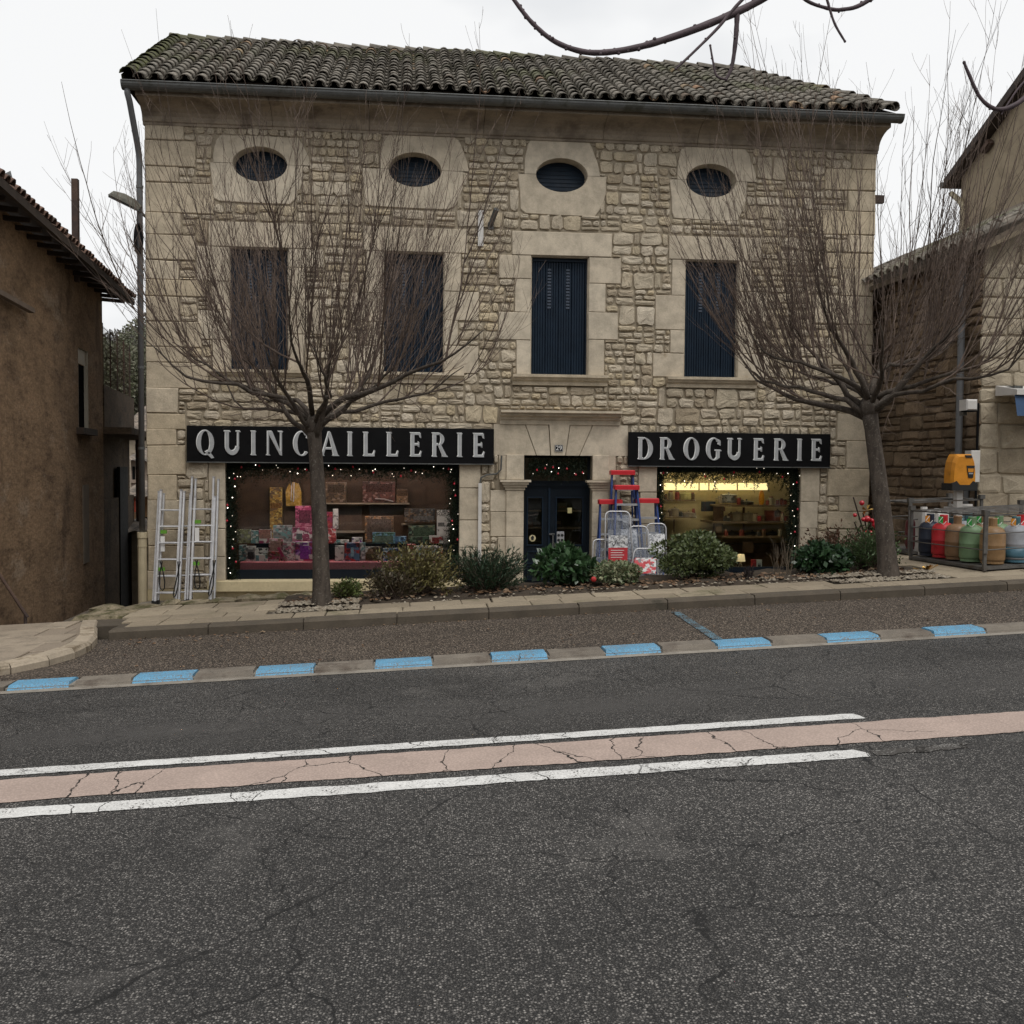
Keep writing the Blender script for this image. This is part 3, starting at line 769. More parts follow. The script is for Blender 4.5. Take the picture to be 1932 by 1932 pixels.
# ---- plinth, shop window sill, frames, glass
m = MB(); m.box(XL, SW1[0]-.26, FY-.02, FY+.05, -1.4, -.55); m.box(SW1[0]-.26, SW1[1]+.35, FY-.025, FY+.05, -1.4, -.58); m.build('plinth', PLINTH, store)
MB().tbox(SW1[0]-.3, SW1[1]+.2, FY-.14, FY+.42, -.58, -.395, .012).build('shop_window_sill', PLINTH, store)
m = MB(); m.box(SW2[0]-.2, SW2[1]+.2, FY-.12, FY+.42, -.42, -.30); m.build('shop_window_sill', DRESS, store)
MB().box(SW2[0], SW2[1], FY-.02, FY+.05, -1.2, -.43).build('plinth', DRESS, store)
def shopframe(s, kick):
    a, b, z0, z1 = s; m = MB(); y = FY+.16
    m.box(a, a+.06, y, y+.07, z0, z1); m.box(b-.06, b, y, y+.07, z0, z1); m.box(a+.06, b-.06, y, y+.07, z1-.12, z1)
    m.box(a+.06, b-.06, y, y+.07, z0, z0+kick)
    f = m.build('shop_window_frame', NAVYD, store)
    MB().box(a+.06, b-.06, y+.03, y+.036, z0+kick, z1-.12).build('window_pane', GLASS, f)
shopframe(SW1, .17); shopframe(SW2, .1)
# ---- entrance: two leaves with glazed upper half, transom
a, b, z0, z1 = DOOR; y = FY+.22
dr = MB(); dr.box(a, a+.05, y, y+.08, z0, z1); dr.box(b-.05, b, y, y+.08, z0, z1); dr.box(a+.05, b-.05, y, y+.08, 1.26, 1.40); dr.box(a+.05, b-.05, y-.02, y, 1.30, 1.345); dr.box(a+.05, b-.05, y, y+.08, z1-.05, z1)
door = dr.build('door', NAVYD, store)
MB().box(a+.05, b-.05, y+.04, y+.046, 1.4, z1-.05).build('transom_pane', GLASS, door)
for x0, x1, gl in ((a+.05, 2.60, (a+.11, 2.47)), (2.60, b-.05, (2.745, b-.14))):
    m = MB(); gz0, gz1 = .22, 1.08; g0, g1 = gl; yy = y+.01
    m.box(x0+.002, g0, yy, yy+.05, z0, 1.26); m.box(g1, x1-.002, yy, yy+.05, z0, 1.26); m.box(g0, g1, yy, yy+.05, gz1, 1.26); m.box(g0, g1, yy, yy+.05, z0, gz0)
    lf = m.build('door_leaf', NAVYD, door)
    m = MB()                                          # mouldings round glass and lower panels
    def fr_(u0, u1, v0, v1, w=.022, d=.016):
        m.box(u0-w, u1+w, yy-d, yy, v1, v1+w); m.box(u0-w, u1+w, yy-d, yy, v0-w, v0); m.box(u0-w, u0, yy-d, yy, v0, v1); m.box(u1, u1+w, yy-d, yy, v0, v1)
    fr_(g0, g1, gz0, gz1); fr_(g0+.01, g1-.01, -.12, .08); fr_(g0+.01, g1-.01, -.42, -.20)
    m.build('door_moulding', NAVY, door)
    MB().box(g0, g1, yy+.022, yy+.028, gz0, gz1).build('door_pane', GLASS, door)
MB().box(2.585, 2.62, y-.02, y+.01, z0, 1.26).build('door_cover_strip', NAVY, door)
hd = MB(); hd.box(2.66, 2.68, y-.06, y-.04, -.05, .42); hd.box(2.6, 2.70, y-.06, y+.0, .40, .43); hd.box(2.66, 2.68, y-.06, y, -.05, -.02); hd.build('door_handle', ZINC, door)
MB().box(a-.05, b+.15, FY-.35, FY+.3, -.68, -.5).build('door_step', DRESS, store)
# ---- cornice blocks
cp = [(FY+.06, 7.50), (FY-.03, 7.50), (FY-.03, 7.545), (FY-.05, 7.55)]
for q in range(7): t_ = q/6*pi/2; cp.append((FY-.06-.43*(1-cos(t_)), 7.565+.255*sin(t_)))
cp += [(FY-.50, 7.82), (FY-.525, 7.825), (FY-.525, 7.90), (FY-.48, 7.93), (FY+.06, 7.93)]
x = XL-.02
while x < XR+.02:
    w = rs.uniform(1.5, 2.3); e = min(x+w, XR+.02)
    if XR-e < .7: e = XR+.02
    MB().prof_x(cp, x+(.004 if x > XL else 0), e-.004).build('cornice_block', CORN, store); x = e
MB().box(XL+.02, XR-.02, FY+.0, FY+.05, 7.45, 7.9).build('cornice_core', MORT, store)
# ---- gutter with joints
GY, GZ, GR = 17.88, 7.985, .112
def gutter_ring(r, n=9): return [(GY+r*cos(pi+pi*i/n), GZ+r*sin(pi+pi*i/n)*1.05) for i in range(n+1)]
gx0, gx1 = XL-.2, XR+.17
m = MB(); o_, i_ = gutter_ring(GR), gutter_ring(GR-.008); prof = o_+i_[::-1]
m.prof_x(prof, gx0, gx1); gut = m.build('gutter', ZINC, store)
m = MB().tube([(gx0, GY-GR, GZ+.004), (gx1, GY-GR, GZ+.004)], .013, 6); m.build('gutter_bead', ZINC, gut)
for k in range(7):
    xx = gx0+.02+k*(gx1-gx0-.04)/6; MB().prof_x([(y_, z_) for y_, z_ in gutter_ring(GR+.006)]+[(y_, z_) for y_, z_ in gutter_ring(GR-.002)][::-1], xx-.014, xx+.014).build('gutter_joint', ZINC, gut)
for xx in (gx0, gx1): MB().prof_x([(GY-GR, GZ)]+o_[1:], xx-.003, xx+.003).build('gutter_end', ZINC, gut)
# ---- downpipe at the left corner
dx = XL-.07
pth = [(XL-.12, GY, GZ-.09), (XL-.12, GY+.01, GZ-.17), (XL-.1, GY+.06, GZ-.28), (dx-.005, FY-.18, 7.12), (dx, FY-.09, 6.95), (dx, FY-.07, 6.8), (dx, FY-.07, .45)]
dp = MB().tube(pth, .052, 12).build('downpipe', GREYP, store, smooth=True)
for zz in (6.4, 4.9, 3.3, 1.9): MB().tube([(dx, FY-.07, zz), (dx, FY-.07, zz+.045)], .062, 12).build('pipe_collar', ZINC, dp)
MB().tube([(dx, FY-.07, -1.2), (dx, FY-.07, .36)], .078, 12).tube([(dx, FY-.07, .36), (dx, FY-.07, .46)], .088, 12).tube([(dx, FY-.07, .2), (dx, FY-.07, .23)], .084, 12).build('cast_iron_foot', CREAMP, dp, smooth=False)
# coil of cable hung on the pipe
m = MB()
for k in range(4):
    m.tube([(dx-.02+.012*k+.055*sin(t_), FY-.14-.008*k, 5.52+.25*cos(t_)) for t_ in [2*pi*i/18 for i in range(18)]], .016, 5, closed=True)
tag(m.build('cable_coil', BLACK), 'coil of black cable hung on the downpipe high on the corner', 'cable')
# white conduit beside the door and cable to the sign
x_ = 1.30
MB().box(x_-.03, x_+.03, FY-.09, FY-.02, -.5, 1.35).build('conduit', WPVC, store)
MB().tube([(x_, FY-.05, 1.34), (x_+.02, FY-.06, 1.45), (x_+.12, FY-.05, 1.5), (x_+.3, FY-.05, 1.52), (x_+.38, FY-.05, 1.6), (x_+.39, FY-.05, 1.85)], .016, 6).build('cable', ZINC, store)
# ---- interior shell
m = MB(); zi = -.55
for q in ([(XL+.3, FY+.4, zi), (XR-.3, FY+.4, zi), (XR-.3, 23, zi), (XL+.3, 23, zi)],):
    m.add(q, [(0, 1, 2, 3)])
m.build('interior_floor', pm('interior_floor', (.16, .13, .10), .5), store)
WALLIN = pm('interior_wall', (.20, .165, .125), .9, .1, 2, .05)
m = MB(); m.box(XL+.3, XR-.3, 23, 23.1, zi, 2.3); m.box(XL+.2, XL+.3, FY+.42, 23, zi, 2.3); m.box(XR-.3, XR-.2, FY+.42, 23, zi, 2.3); m.box(1.5, 1.58, 19.6, 23, zi, 2.3); m.box(3.95, 4.03, 19.6, 23, zi, 2.3); m.build('interior_wall', WALLIN, store)
MB().box(XL+.2, XR-.2, FY+.45, 23.1, 2.3, 2.4).build('interior_ceiling', WALLIN, store)
# ------------------------------------------------------------------ roof
TILE = None
def tile_mat():
    t = NT('old_clay_tile'); r = t.rand()
    c = t.ramp(r, [(0, (.105, .095, .079)), (.3, (.155, .14, .118)), (.6, (.125, .112, .092)), (.93, (.185, .165, .138)), (.966, (.10, .08, .062)), (.976, (.26, .16, .10)), (.99, (.34, .26, .17)), (1, (.09, .07, .055))])
    c = t.scale(c, t.mapr(t.noise(7, 6, .7), .3, .7, .6, 1.45))
    c = t.mix(t.mapr(t.noise(22, 5, .7), .56, .68, 0, .75), c, (.19, .18, .15))
    c = t.mix(t.mapr(t.noise(.55, 4, .6, t.mapping((1, 1, 1), (3.7, 0, 0))), .48, .68, 0, .65), c, (.105, .11, .055))
    t.bump(t.noise(40, 6, .7), .6, .012); return t.fin(c, .92, spec=.2)
TILE = tile_mat()
MOSS = pm('mossy_tile', (.085, .088, .034), .95, .5, 12, .8, 40, .02, isl=.25, dirt=(.06, .055, .04), dv=(.45, .6), ds=9)
EAV = Vector((0, 17.86, 8.04)); RDG = Vector((0, 21.5, 10.13)); RX = 6.9
VX0, VX1 = XL-.2, XR+.13
sd = (RDG-EAV); slen = sd.length; sd.normalize(); sn = Vector((0, -sd.z, sd.y))
def rp(x, s, h=0):
    p = EAV+sd*s+sn*h; sag = .025*sin(x*1.7)+.015*sin(x*4.1+s); return Vector((x, p.y, p.z+sag-.02*max(0, x-2)*s/slen))
def smax(x): return slen if x < RX else slen*(VX1-x)/(VX1-RX)
roof = MB()
N_ = 30
for i in range(N_+1):
    x = VX0+(VX1-VX0)*i/N_
    for s in (0, 1): roof.v.append(tuple(rp(x, s*smax(x), -.02)))
for i in range(N_): roof.f.append((2*i, 2*i+2, 2*i+3, 2*i+1))
b0 = len(roof.v)                                        # rear slope, right hip, left gable
roof.v += [tuple(rp(VX0, slen)), tuple(rp(RX, slen)), (VX1, 17.86, 8.02), (VX1, 25.3, 8.02), (VX0, 25.3, 8.02), tuple(rp(VX0, 0, -.02))]
roof.f += [(b0, b0+4, b0+3, b0+1), (b0+1, b0+3, b0+2), (b0, b0+5, b0+4)]
rf = roof.build('roof', pm('roof_boards', (.06, .045, .032), .9), store, fix=False)
def tile_mesh(name, convex, L=.38, r0=.106, r1=.078, th=.018, n=6, seed=0):
    """one half-round tile lying along +Y (rear end up-slope), front at y=0"""
    r = random.Random(seed); vs = []; fs = []; sg = 1 if convex else -1
    for j, (y, rad) in enumerate(((0, r0), (L, r1))):
        for off in (0, -th):
            for i in range(n+1):
                a = pi*i/n; q = (rad+off)
                vs.append((q*cos(a)*1.0, y, sg*q*sin(a)*.85+r.uniform(-.003, .003)))
    k = n+1
    for i in range(n):
        fs += [(i, i+1, 2*k+i+1, 2*k+i), (k+i, 3*k+i, 3*k+i+1, k+i+1), (i, k+i, k+i+1, i+1)]
    return vs, fs
TV = [tile_mesh('t', True, seed=q) for q in range(4)]; CV = tile_mesh('c', False, r0=.085, r1=.105)
TM = []
for vs, fs in TV:
    me = bpy.data.meshes.new('roof_tile'); me.from_pydata(vs, [], fs); me.materials.append(TILE); TM.append(me)
rot0 = Matrix((Vector((1, 0, 0)), sd, sn)).transposed()
rt_ = random.Random(5); pieces = []
ncol = 54; cw = (VX1-VX0-.30)/ncol; EXP = .285
for c in range(ncol):
    x = VX0+.30+c*cw; top = smax(x+.02)-.05; s = -.06
    k = 0; wob = rt_.uniform(-.02, .02)
    while s < top-.1:
        pieces.append((k, x, s, top, wob)); s += EXP*rt_.uniform(.93, 1.07); k += 1
pieces.sort(key=lambda q: (q[0], q[1]))
stuff = MB(); cnt = 0
def tile_matrix(x, s, h, w):
    p = rp(x, s, h)
    tilt = Matrix.Rotation(-radians(2.9)+rt_.uniform(-.025, .025), 3, 'X'); yawm = Matrix.Rotation(rt_.uniform(-.045, .045), 3, 'Z')
    return Matrix.Translation(p) @ (rot0 @ tilt @ yawm).to_4x4()
for k, x, s, top, wob in pieces:
    xx = x+wob*s/slen+rt_.uniform(-.006, .006)
    M_ = tile_matrix(xx, s, .05+rt_.uniform(-.006, .008), 0)
    if cnt < 300:
        o = bpy.data.objects.new('roof_tile', rt_.choice(TM)); COL.objects.link(o); o.parent = rf; o.matrix_local = M_; cnt += 1
    else:
        vs, fs = rt_.choice(TV); stuff.add([M_ @ Vector(v) for v in vs], fs)
    M2 = tile_matrix(xx+cw/2, s+.03, .094, 0)
    if xx+cw/2 < VX1-.05: stuff.add([M2 @ Vector(v) for v in CV[0]], CV[1])
tag(stuff.build('roof_tiles_rest', TILE, rf, fix=False), kind='stuff')
# ridge, hip and verge tiles
def rowtiles(a, b, rad, name, mat, L=.42, exp=.36, up=.03):
    a, b = Vector(a), Vector(b); d = (b-a); n = max(1, int(d.length/exp)); d.normalize()
    u = d.cross(Vector((0, 0, 1))).normalized(); w = u.cross(d)
    for i in range(n+1):
        vs, fs = tile_mesh('r', True, L, rad*1.1, rad*.95, .016, 6, i)
        M_ = Matrix((u, d, w)).transposed(); p = a+d*(exp*i)+w*(up+.02+rt_.uniform(-.01, .014))
        MB().add([p+M_ @ (Matrix.Rotation(-radians(5), 3, 'X') @ Vector(v)) for v in vs], fs).build(name, mat, rf, fix=False)
rowtiles(rp(VX0-.02, slen, .02), rp(RX, slen, .02), .125, 'ridge_tile', TILE)
rowtiles(rp(VX1-.12, .02, .03), rp(RX, slen, .03), .11, 'hip_tile', TILE)
rowtiles(rp(VX0+.11, -.02, .05), rp(VX0+.11, slen, .05), .125, 'verge_tile', MOSS, .40, .285, .03)
MB().add([rp(VX0, 0, -.02), rp(VX0, slen, -.02), rp(VX0, slen, .10), rp(VX0, 0, .10)], [(0, 1, 2, 3)]).build('verge_mortar', MOSS, rf, fix=False)
# ridge mortar bedding
m = MB(); m.tube([rp(x, slen-.07, .03) for x in [VX0+.3*i for i in range(int((RX-VX0)/.3)+1)]], .06, 6); m.build('ridge_mortar', MOSS, rf)
# ------------------------------------------------------------------ shop signs with raised letters
def ring_band(cx, cz, ro, ri, a0, a1, n, sx=1., sz=1., isx=1.):
    """band between two ellipses from angle a0 to a1 -> list of quads (polygons)"""
    out = []
    for i in range(n):
        p, q = a0+(a1-a0)*i/n, a0+(a1-a0)*(i+1)/n
        out.append([(cx+ro*sx*cos(p), cz+ro*sz*sin(p)), (cx+ro*sx*cos(q), cz+ro*sz*sin(q)), (cx+ri*isx*cos(q), cz+ri*sz*.93*sin(q)), (cx+ri*isx*cos(p), cz+ri*sz*.93*sin(p))])
    return out
def R_(x0, z0, x1, z1): return [[(x0, z0), (x1, z0), (x1, z1), (x0, z1)]]
ST, TH, SF = .165, .065, .055        # stem, thin stroke, serif reach (units of cap height)
def stem(x, serif=True):
    o = R_(x, 0, x+ST, 1)
    if serif: o += [[(x-SF, 0), (x+ST+SF, 0), (x+ST, .06), (x, .06)], [(x, .94), (x+ST, .94), (x+ST+SF, 1), (x-SF, 1)]]
    return o
def glyph(ch):
    """(polygons, width) of a flared serif capital of height 1"""
    if ch == 'I': return stem(SF), ST+2*SF
    if ch == 'L': return stem(SF)+R_(SF+ST, 0, .58, .085)+[[(.5, .085), (.58, .085), (.62, .24), (.585, .24)]], .62
    if ch == 'E': return stem(SF)+R_(SF+ST, 0, .56, .085)+R_(SF+ST, .915, .55, 1)+R_(SF+ST, .47, .47, .55)+[[(.49, .085), (.56, .085), (.61, .23), (.575, .23)], [(.54, .78), (.575, .78), (.55, .915), (.47, .915)], [(.44, .40), (.47, .40), (.47, .62), (.44, .62)]], .61
    if ch == 'N': return R_(.06, 0, .06+TH, 1)+R_(.72, 0, .72+TH, 1)+[[(.06, 1), (.72, 0), (.795, 0), (.29, 1)]]+[[(0, 0), (.2, 0), (.135, .05), (.06, .05)], [(.66, .95), (.8, .95), (.86, 1), (.6, 1)]], .86
    if ch == 'U': return R_(.05, .36, .05+ST, 1)+R_(.66, .36, .66+TH, 1)+ring_band(.3925, .36, .3425, .18, pi, 2*pi, 12, 1, 1.05, 1)+[[(0, .95), (.3, .95), (.3, 1), (0, 1)], [(.6, .95), (.8, .95), (.8, 1), (.6, 1)]], .8
    if ch in 'OQ':
        o = ring_band(.43, .5, .5, .5, 0, 2*pi, 28, .86, 1.03, .46)
        if ch == 'Q': o += [[(.42, .12), (.58, .2), (.86, -.12), (.72, -.14)]]
        return o, .86
    if ch == 'C' or ch == 'G':
        o = ring_band(.43, .5, .5, .5, .24*pi, 1.76*pi, 22, .86, 1.03, .47)
        if ch == 'C': return o+[[(.66, .72), (.78, .66), (.78, .9), (.7, .93)]], .8
        return o+[[(.66, .72), (.78, .66), (.78, .9), (.7, .93)]]+R_(.58, .1, .58+ST, .46)+R_(.5, .41, .84, .46), .84
    if ch == 'D': return stem(SF)+ring_band(.30, .5, .5, .5, -pi/2, pi/2, 16, 1.06, 1., .62)+R_(SF+ST, .92, .32, 1)+R_(SF+ST, 0, .32, .08), .84
    if ch == 'R': return stem(SF)+ring_band(.34, .74, .26, .26, -pi/2, pi/2, 12, 1.15, 1., .5)+R_(SF+ST, .92, .36, 1)+R_(SF+ST, .48, .36, .555)+[[(.34, .5), (.48, .5), (.8, 0), (.58, 0)]]+[[(.54, 0), (.84, 0), (.8, .05), (.57, .05)]], .82
    if ch == 'A': return [[(.0, 0), (.1, 0), (.43, 1), (.36, 1)], [(.36, 1), (.46, 1), (.86, 0), (.63, 0)]]+R_(.2, .27, .64, .34)+[[(-.05, 0), (.16, 0), (.12, .05), (0, .05)], [(.57, 0), (.92, 0), (.86, .05), (.62, .05)]], .88
    return [], .5
def letter(ch, x, z, h, y, parent, sx=1.):
    polys, w = glyph(ch); m = MB(); e = MB()
    def pr(mb, dx, dz, y0, y1, k):
        for i, pl in enumerate(polys):
            q = [(x+px*h*sx+dx, z+pz_*h+dz) for px, pz_ in pl]
            a = sum(q[i][0]*q[(i+1) % len(q)][1]-q[(i+1) % len(q)][0]*q[i][1] for i in range(len(q)))
            if a < 0: q = q[::-1]
            yy = y0+.0004*(i % 5)
            n = len(q); mb.add([(u, yy, v) for u, v in q]+[(u, y1, v) for u, v in q], [tuple(range(n))]+[(i, n+i, n+(i+1) % n, (i+1) % n) for i in range(n)])
    pr(m, .010, -.004, y-.022, y, 0); pr(e, -.006, .006, y-.012, y, 1)
    o = m.build('letter', LET, parent, fix=False); e.build('letter_edge', LETW, o, fix=False)
    return w*h*sx
SY = FY-.10
def sign(text, x0, x1, z0, z1, centers, label, zt, h, pl):
    s = thing('shop_sign', label, 'sign', ((x0+x1)/2, SY, z0))
    b = MB().bbox(x0, x1, SY, FY-.05, z0, z1, .006).build('board', BLACK, s)
    m = MB(); m.box(x0-.005, x1+.005, SY-.012, SY+.03, z0-.012, z0+.006); m.build('board_trim', ZINC, s)
    m = MB()
    for xx in (x0+.2, (x0+x1)/2, x1-.2): m.box(xx-.03, xx+.03, FY-.052, FY+.02, z0+.2, z0+.3)
    m.build('bracket', ZINC, s)
    for c, ch in zip(centers, text):
        w = glyph(ch)[1]*h*pl; letter(ch, c-w/2, zt, h, SY-.001, s, pl)
# letter centres measured along the board
def facX(px, y=840): return P(px, y, SY).x
c1 = [facX(q) for q in (387, 438, 478, 518, 568, 622, 660, 696, 740, 784, 829, 867, 903)]
sign('QUINCAILLERIE', facX(352), facX(932), PZ(873.5, SY, 640), PZ(806, SY, 640), c1, 'long black shop board with grey letters QUINCAILLERIE above the toy window', PZ(860, SY, 640), .425, .80)
c2 = [facX(q) for q in (1218, 1257, 1299, 1344, 1393, 1443-1, 1487, 1511+1, 1541)]
c2 = [facX(q) for q in (1217, 1258, 1304, 1346, 1385, 1431, 1473, 1508, 1540)]
sign('DROGUERIE', facX(1186), facX(1567), PZ(880.5, SY, 1376), PZ(817, SY, 1376), c2, 'shorter black shop board with grey letters DROGUERIE above the kitchenware window', PZ(868, SY, 1376), .40, .82)

def text_mesh(txt, size, mat, name, parent, loc, depth=.001, align='CENTER'):
    cu = bpy.data.curves.new('txt', 'FONT'); cu.body = txt; cu.size = size; cu.extrude = depth; cu.align_x = align; cu.align_y = 'CENTER'
    to = bpy.data.objects.new('txt', cu); COL.objects.link(to)
    dg = bpy.context.evaluated_depsgraph_get(); me = bpy.data.meshes.new_from_object(to.evaluated_get(dg)); bpy.data.objects.remove(to); 
    for v in me.vertices: v.co = Vector((v.co.x, -v.co.z, v.co.y))+Vector(loc)
    me.materials.clear(); me.materials.append(mat); me.name = name
    return link(bpy.data.objects.new(name, me), parent)
WPRINT = pm('white_print', (.75, .74, .72), .6, .05, 8, 0)
KPRINT = pm('black_print', (.02, .02, .02), .6, .05, 8, 0)
npl = thing('house_number_plate', 'small black plate with white number 29 on the door keystone', 'number plate', (2.735, FY-.04, 1.93))
MB().box(2.66, 2.81, FY-.045, FY-.03, 1.935, 2.055).build('plate', BLACK, npl)
m = MB()
for q in ((2.664, 2.806, 1.938, 1.942), (2.664, 2.806, 2.048, 2.052), (2.664, 2.668, 1.942, 2.048), (2.802, 2.806, 1.942, 2.048)): m.box(q[0], q[1], FY-.047, FY-.0445, q[2], q[3])
m.build('plate_border', WPRINT, npl)
text_mesh('29', .115, WPRINT, 'number', npl, (2.735, FY-.0475, 1.993))
# white blank panel and small flag holder between the upper windows
wp = MB().box(PX(899, FY), PX(909, FY), FY-.05, FY-.02, PZ(467, FY), PZ(400, FY)).build('panel', WPVC); tag(wp, 'narrow white blank plastic strip fixed to the wall between upper windows', 'panel')
c = P(931, 412, FY); fl = thing('flag_holder', 'small dark bracket sticking out of the wall beside the white strip', 'bracket', (c.x, FY, c.z))
MB().tube([(c.x-.06, FY-.01, c.z-.14), (c.x+.03, FY-.26, c.z+.1)], .05, 8).build('socket', ZINC, fl)
MB().box(c.x-.1, c.x+.0, FY-.04, FY-.0, c.z-.2, c.z-.08).build('base_plate', ZINC, fl)
# street lamp head fixed at the left corner
c = P(235, 380, 18.3); lm_ = thing('street_lamp', 'grey cobra head street lamp sticking out from the shop corner', 'street lamp', (XL-.1, 18.4, c.z))
a, b = P(205, 369, 18.2), P(264, 398, 18.35)
d = (b-a).normalized(); up = Vector((0, -1, 0)).cross(d); up = up if up.z > 0 else -up
m = MB(); prof = [(0, .02, .05), (.1, .12, .11), (.4, .16, .13), (.75, .15, .11), (1, .09, .07)]; n = 8; rings = []
for f, hgt, wd in prof:
    c0 = a+(b-a)*f; rings.append([c0+Vector((0, -1, 0))*wd*cos(pi*i/n)+up*hgt*sin(pi*i/n) for i in range(n+1)])
for r in rings: m.v += [tuple(q) for q in r]
for i in range(len(rings)-1):
    for k in range(n): q = i*(n+1)+k; m.f.append((q, q+1, q+n+2, q+n+1))
    m.f.append((i*(n+1), (i+1)*(n+1), (i+1)*(n+1)+n, i*(n+1)+n))
m.build('lamp_head', pm('lamp_grey', (.13, .125, .10), .6, .3, 9, .1, dirt=(.05, .05, .04)), lm_)
MB().box(0, 1, 0, 1, 0, 1)
m = MB().bar(a-up*.012, b-up*.012, .012, .17); m.build('lamp_lens', ZINC, lm_)
MB().tube([b-d*.03, (XL-.0, FY+.02, b.z-.05)], .025, 6).build('bracket_arm', ZINC, lm_)
# ------------------------------------------------------------------ pollarded trees
def bark_mat(name, a, b, lich):
    t = NT(name); co = t.mapping((1, 1, .35))
    c = t.mix(t.mapr(t.noise(14, 6, .65, co), .3, .7), a, b)
    c = t.mix(t.mapr(t.noise(38, 5, .7), .57, .66, 0, .8), c, lich)
    t.bump(t.noise(30, 6, .7, co), .8, .012); return t.fin(c, .9, spec=.2)
BARK = bark_mat('bark', (.045, .036, .029), (.095, .077, .062), (.18, .165, .14))
TWIG = pm('twig_bark', (.105, .075, .058), .8, .35, 20, 0, isl=.35)
def curve_pts(p, d, L, n, bend, rnd, wob=.05, up=0.):
    """wandering polyline; bend = pull to vertical"""
    pts = [Vector(p)]; d = Vector(d).normalized(); st = L/n
    for i in range(n):
        d = (d+Vector((0, 0, bend))+Vector((rnd.uniform(-1, 1), rnd.uniform(-1, 1), rnd.uniform(-1, 1)))*wob).normalized()
        pts.append(pts[-1]+d*st)
    return pts
def limb_path(p, az, L, r, inner):
    """pollard limb: leaves the head steeply, elbows outwards, turns up again at its tip"""
    pts = [Vector(p)]; n = 11; e0 = r.uniform(.55, 1.0); e1 = r.uniform(.0, .4) if not inner else r.uniform(.6, 1.0); e2 = r.uniform(.6, 1.1); kink = r.uniform(.2, .35)
    for i in range(n):
        f = i/(n-1); el = e0+(e1-e0)*min(1, f/kink) if f < .65 else e1+(e2-e1)*(f-.65)/.35
        az += r.uniform(-.22, .22); el += r.uniform(-.25, .25)
        pts.append(pts[-1]+Vector((cos(az)*cos(el), sin(az)*cos(el), sin(el)))*(L/n))
    return pts
def lerp_path(pts, f):
    q = f*(len(pts)-1); i = min(int(q), len(pts)-2); return pts[i].lerp(pts[i+1], q-i), (pts[i+1]-pts[i]).normalized()
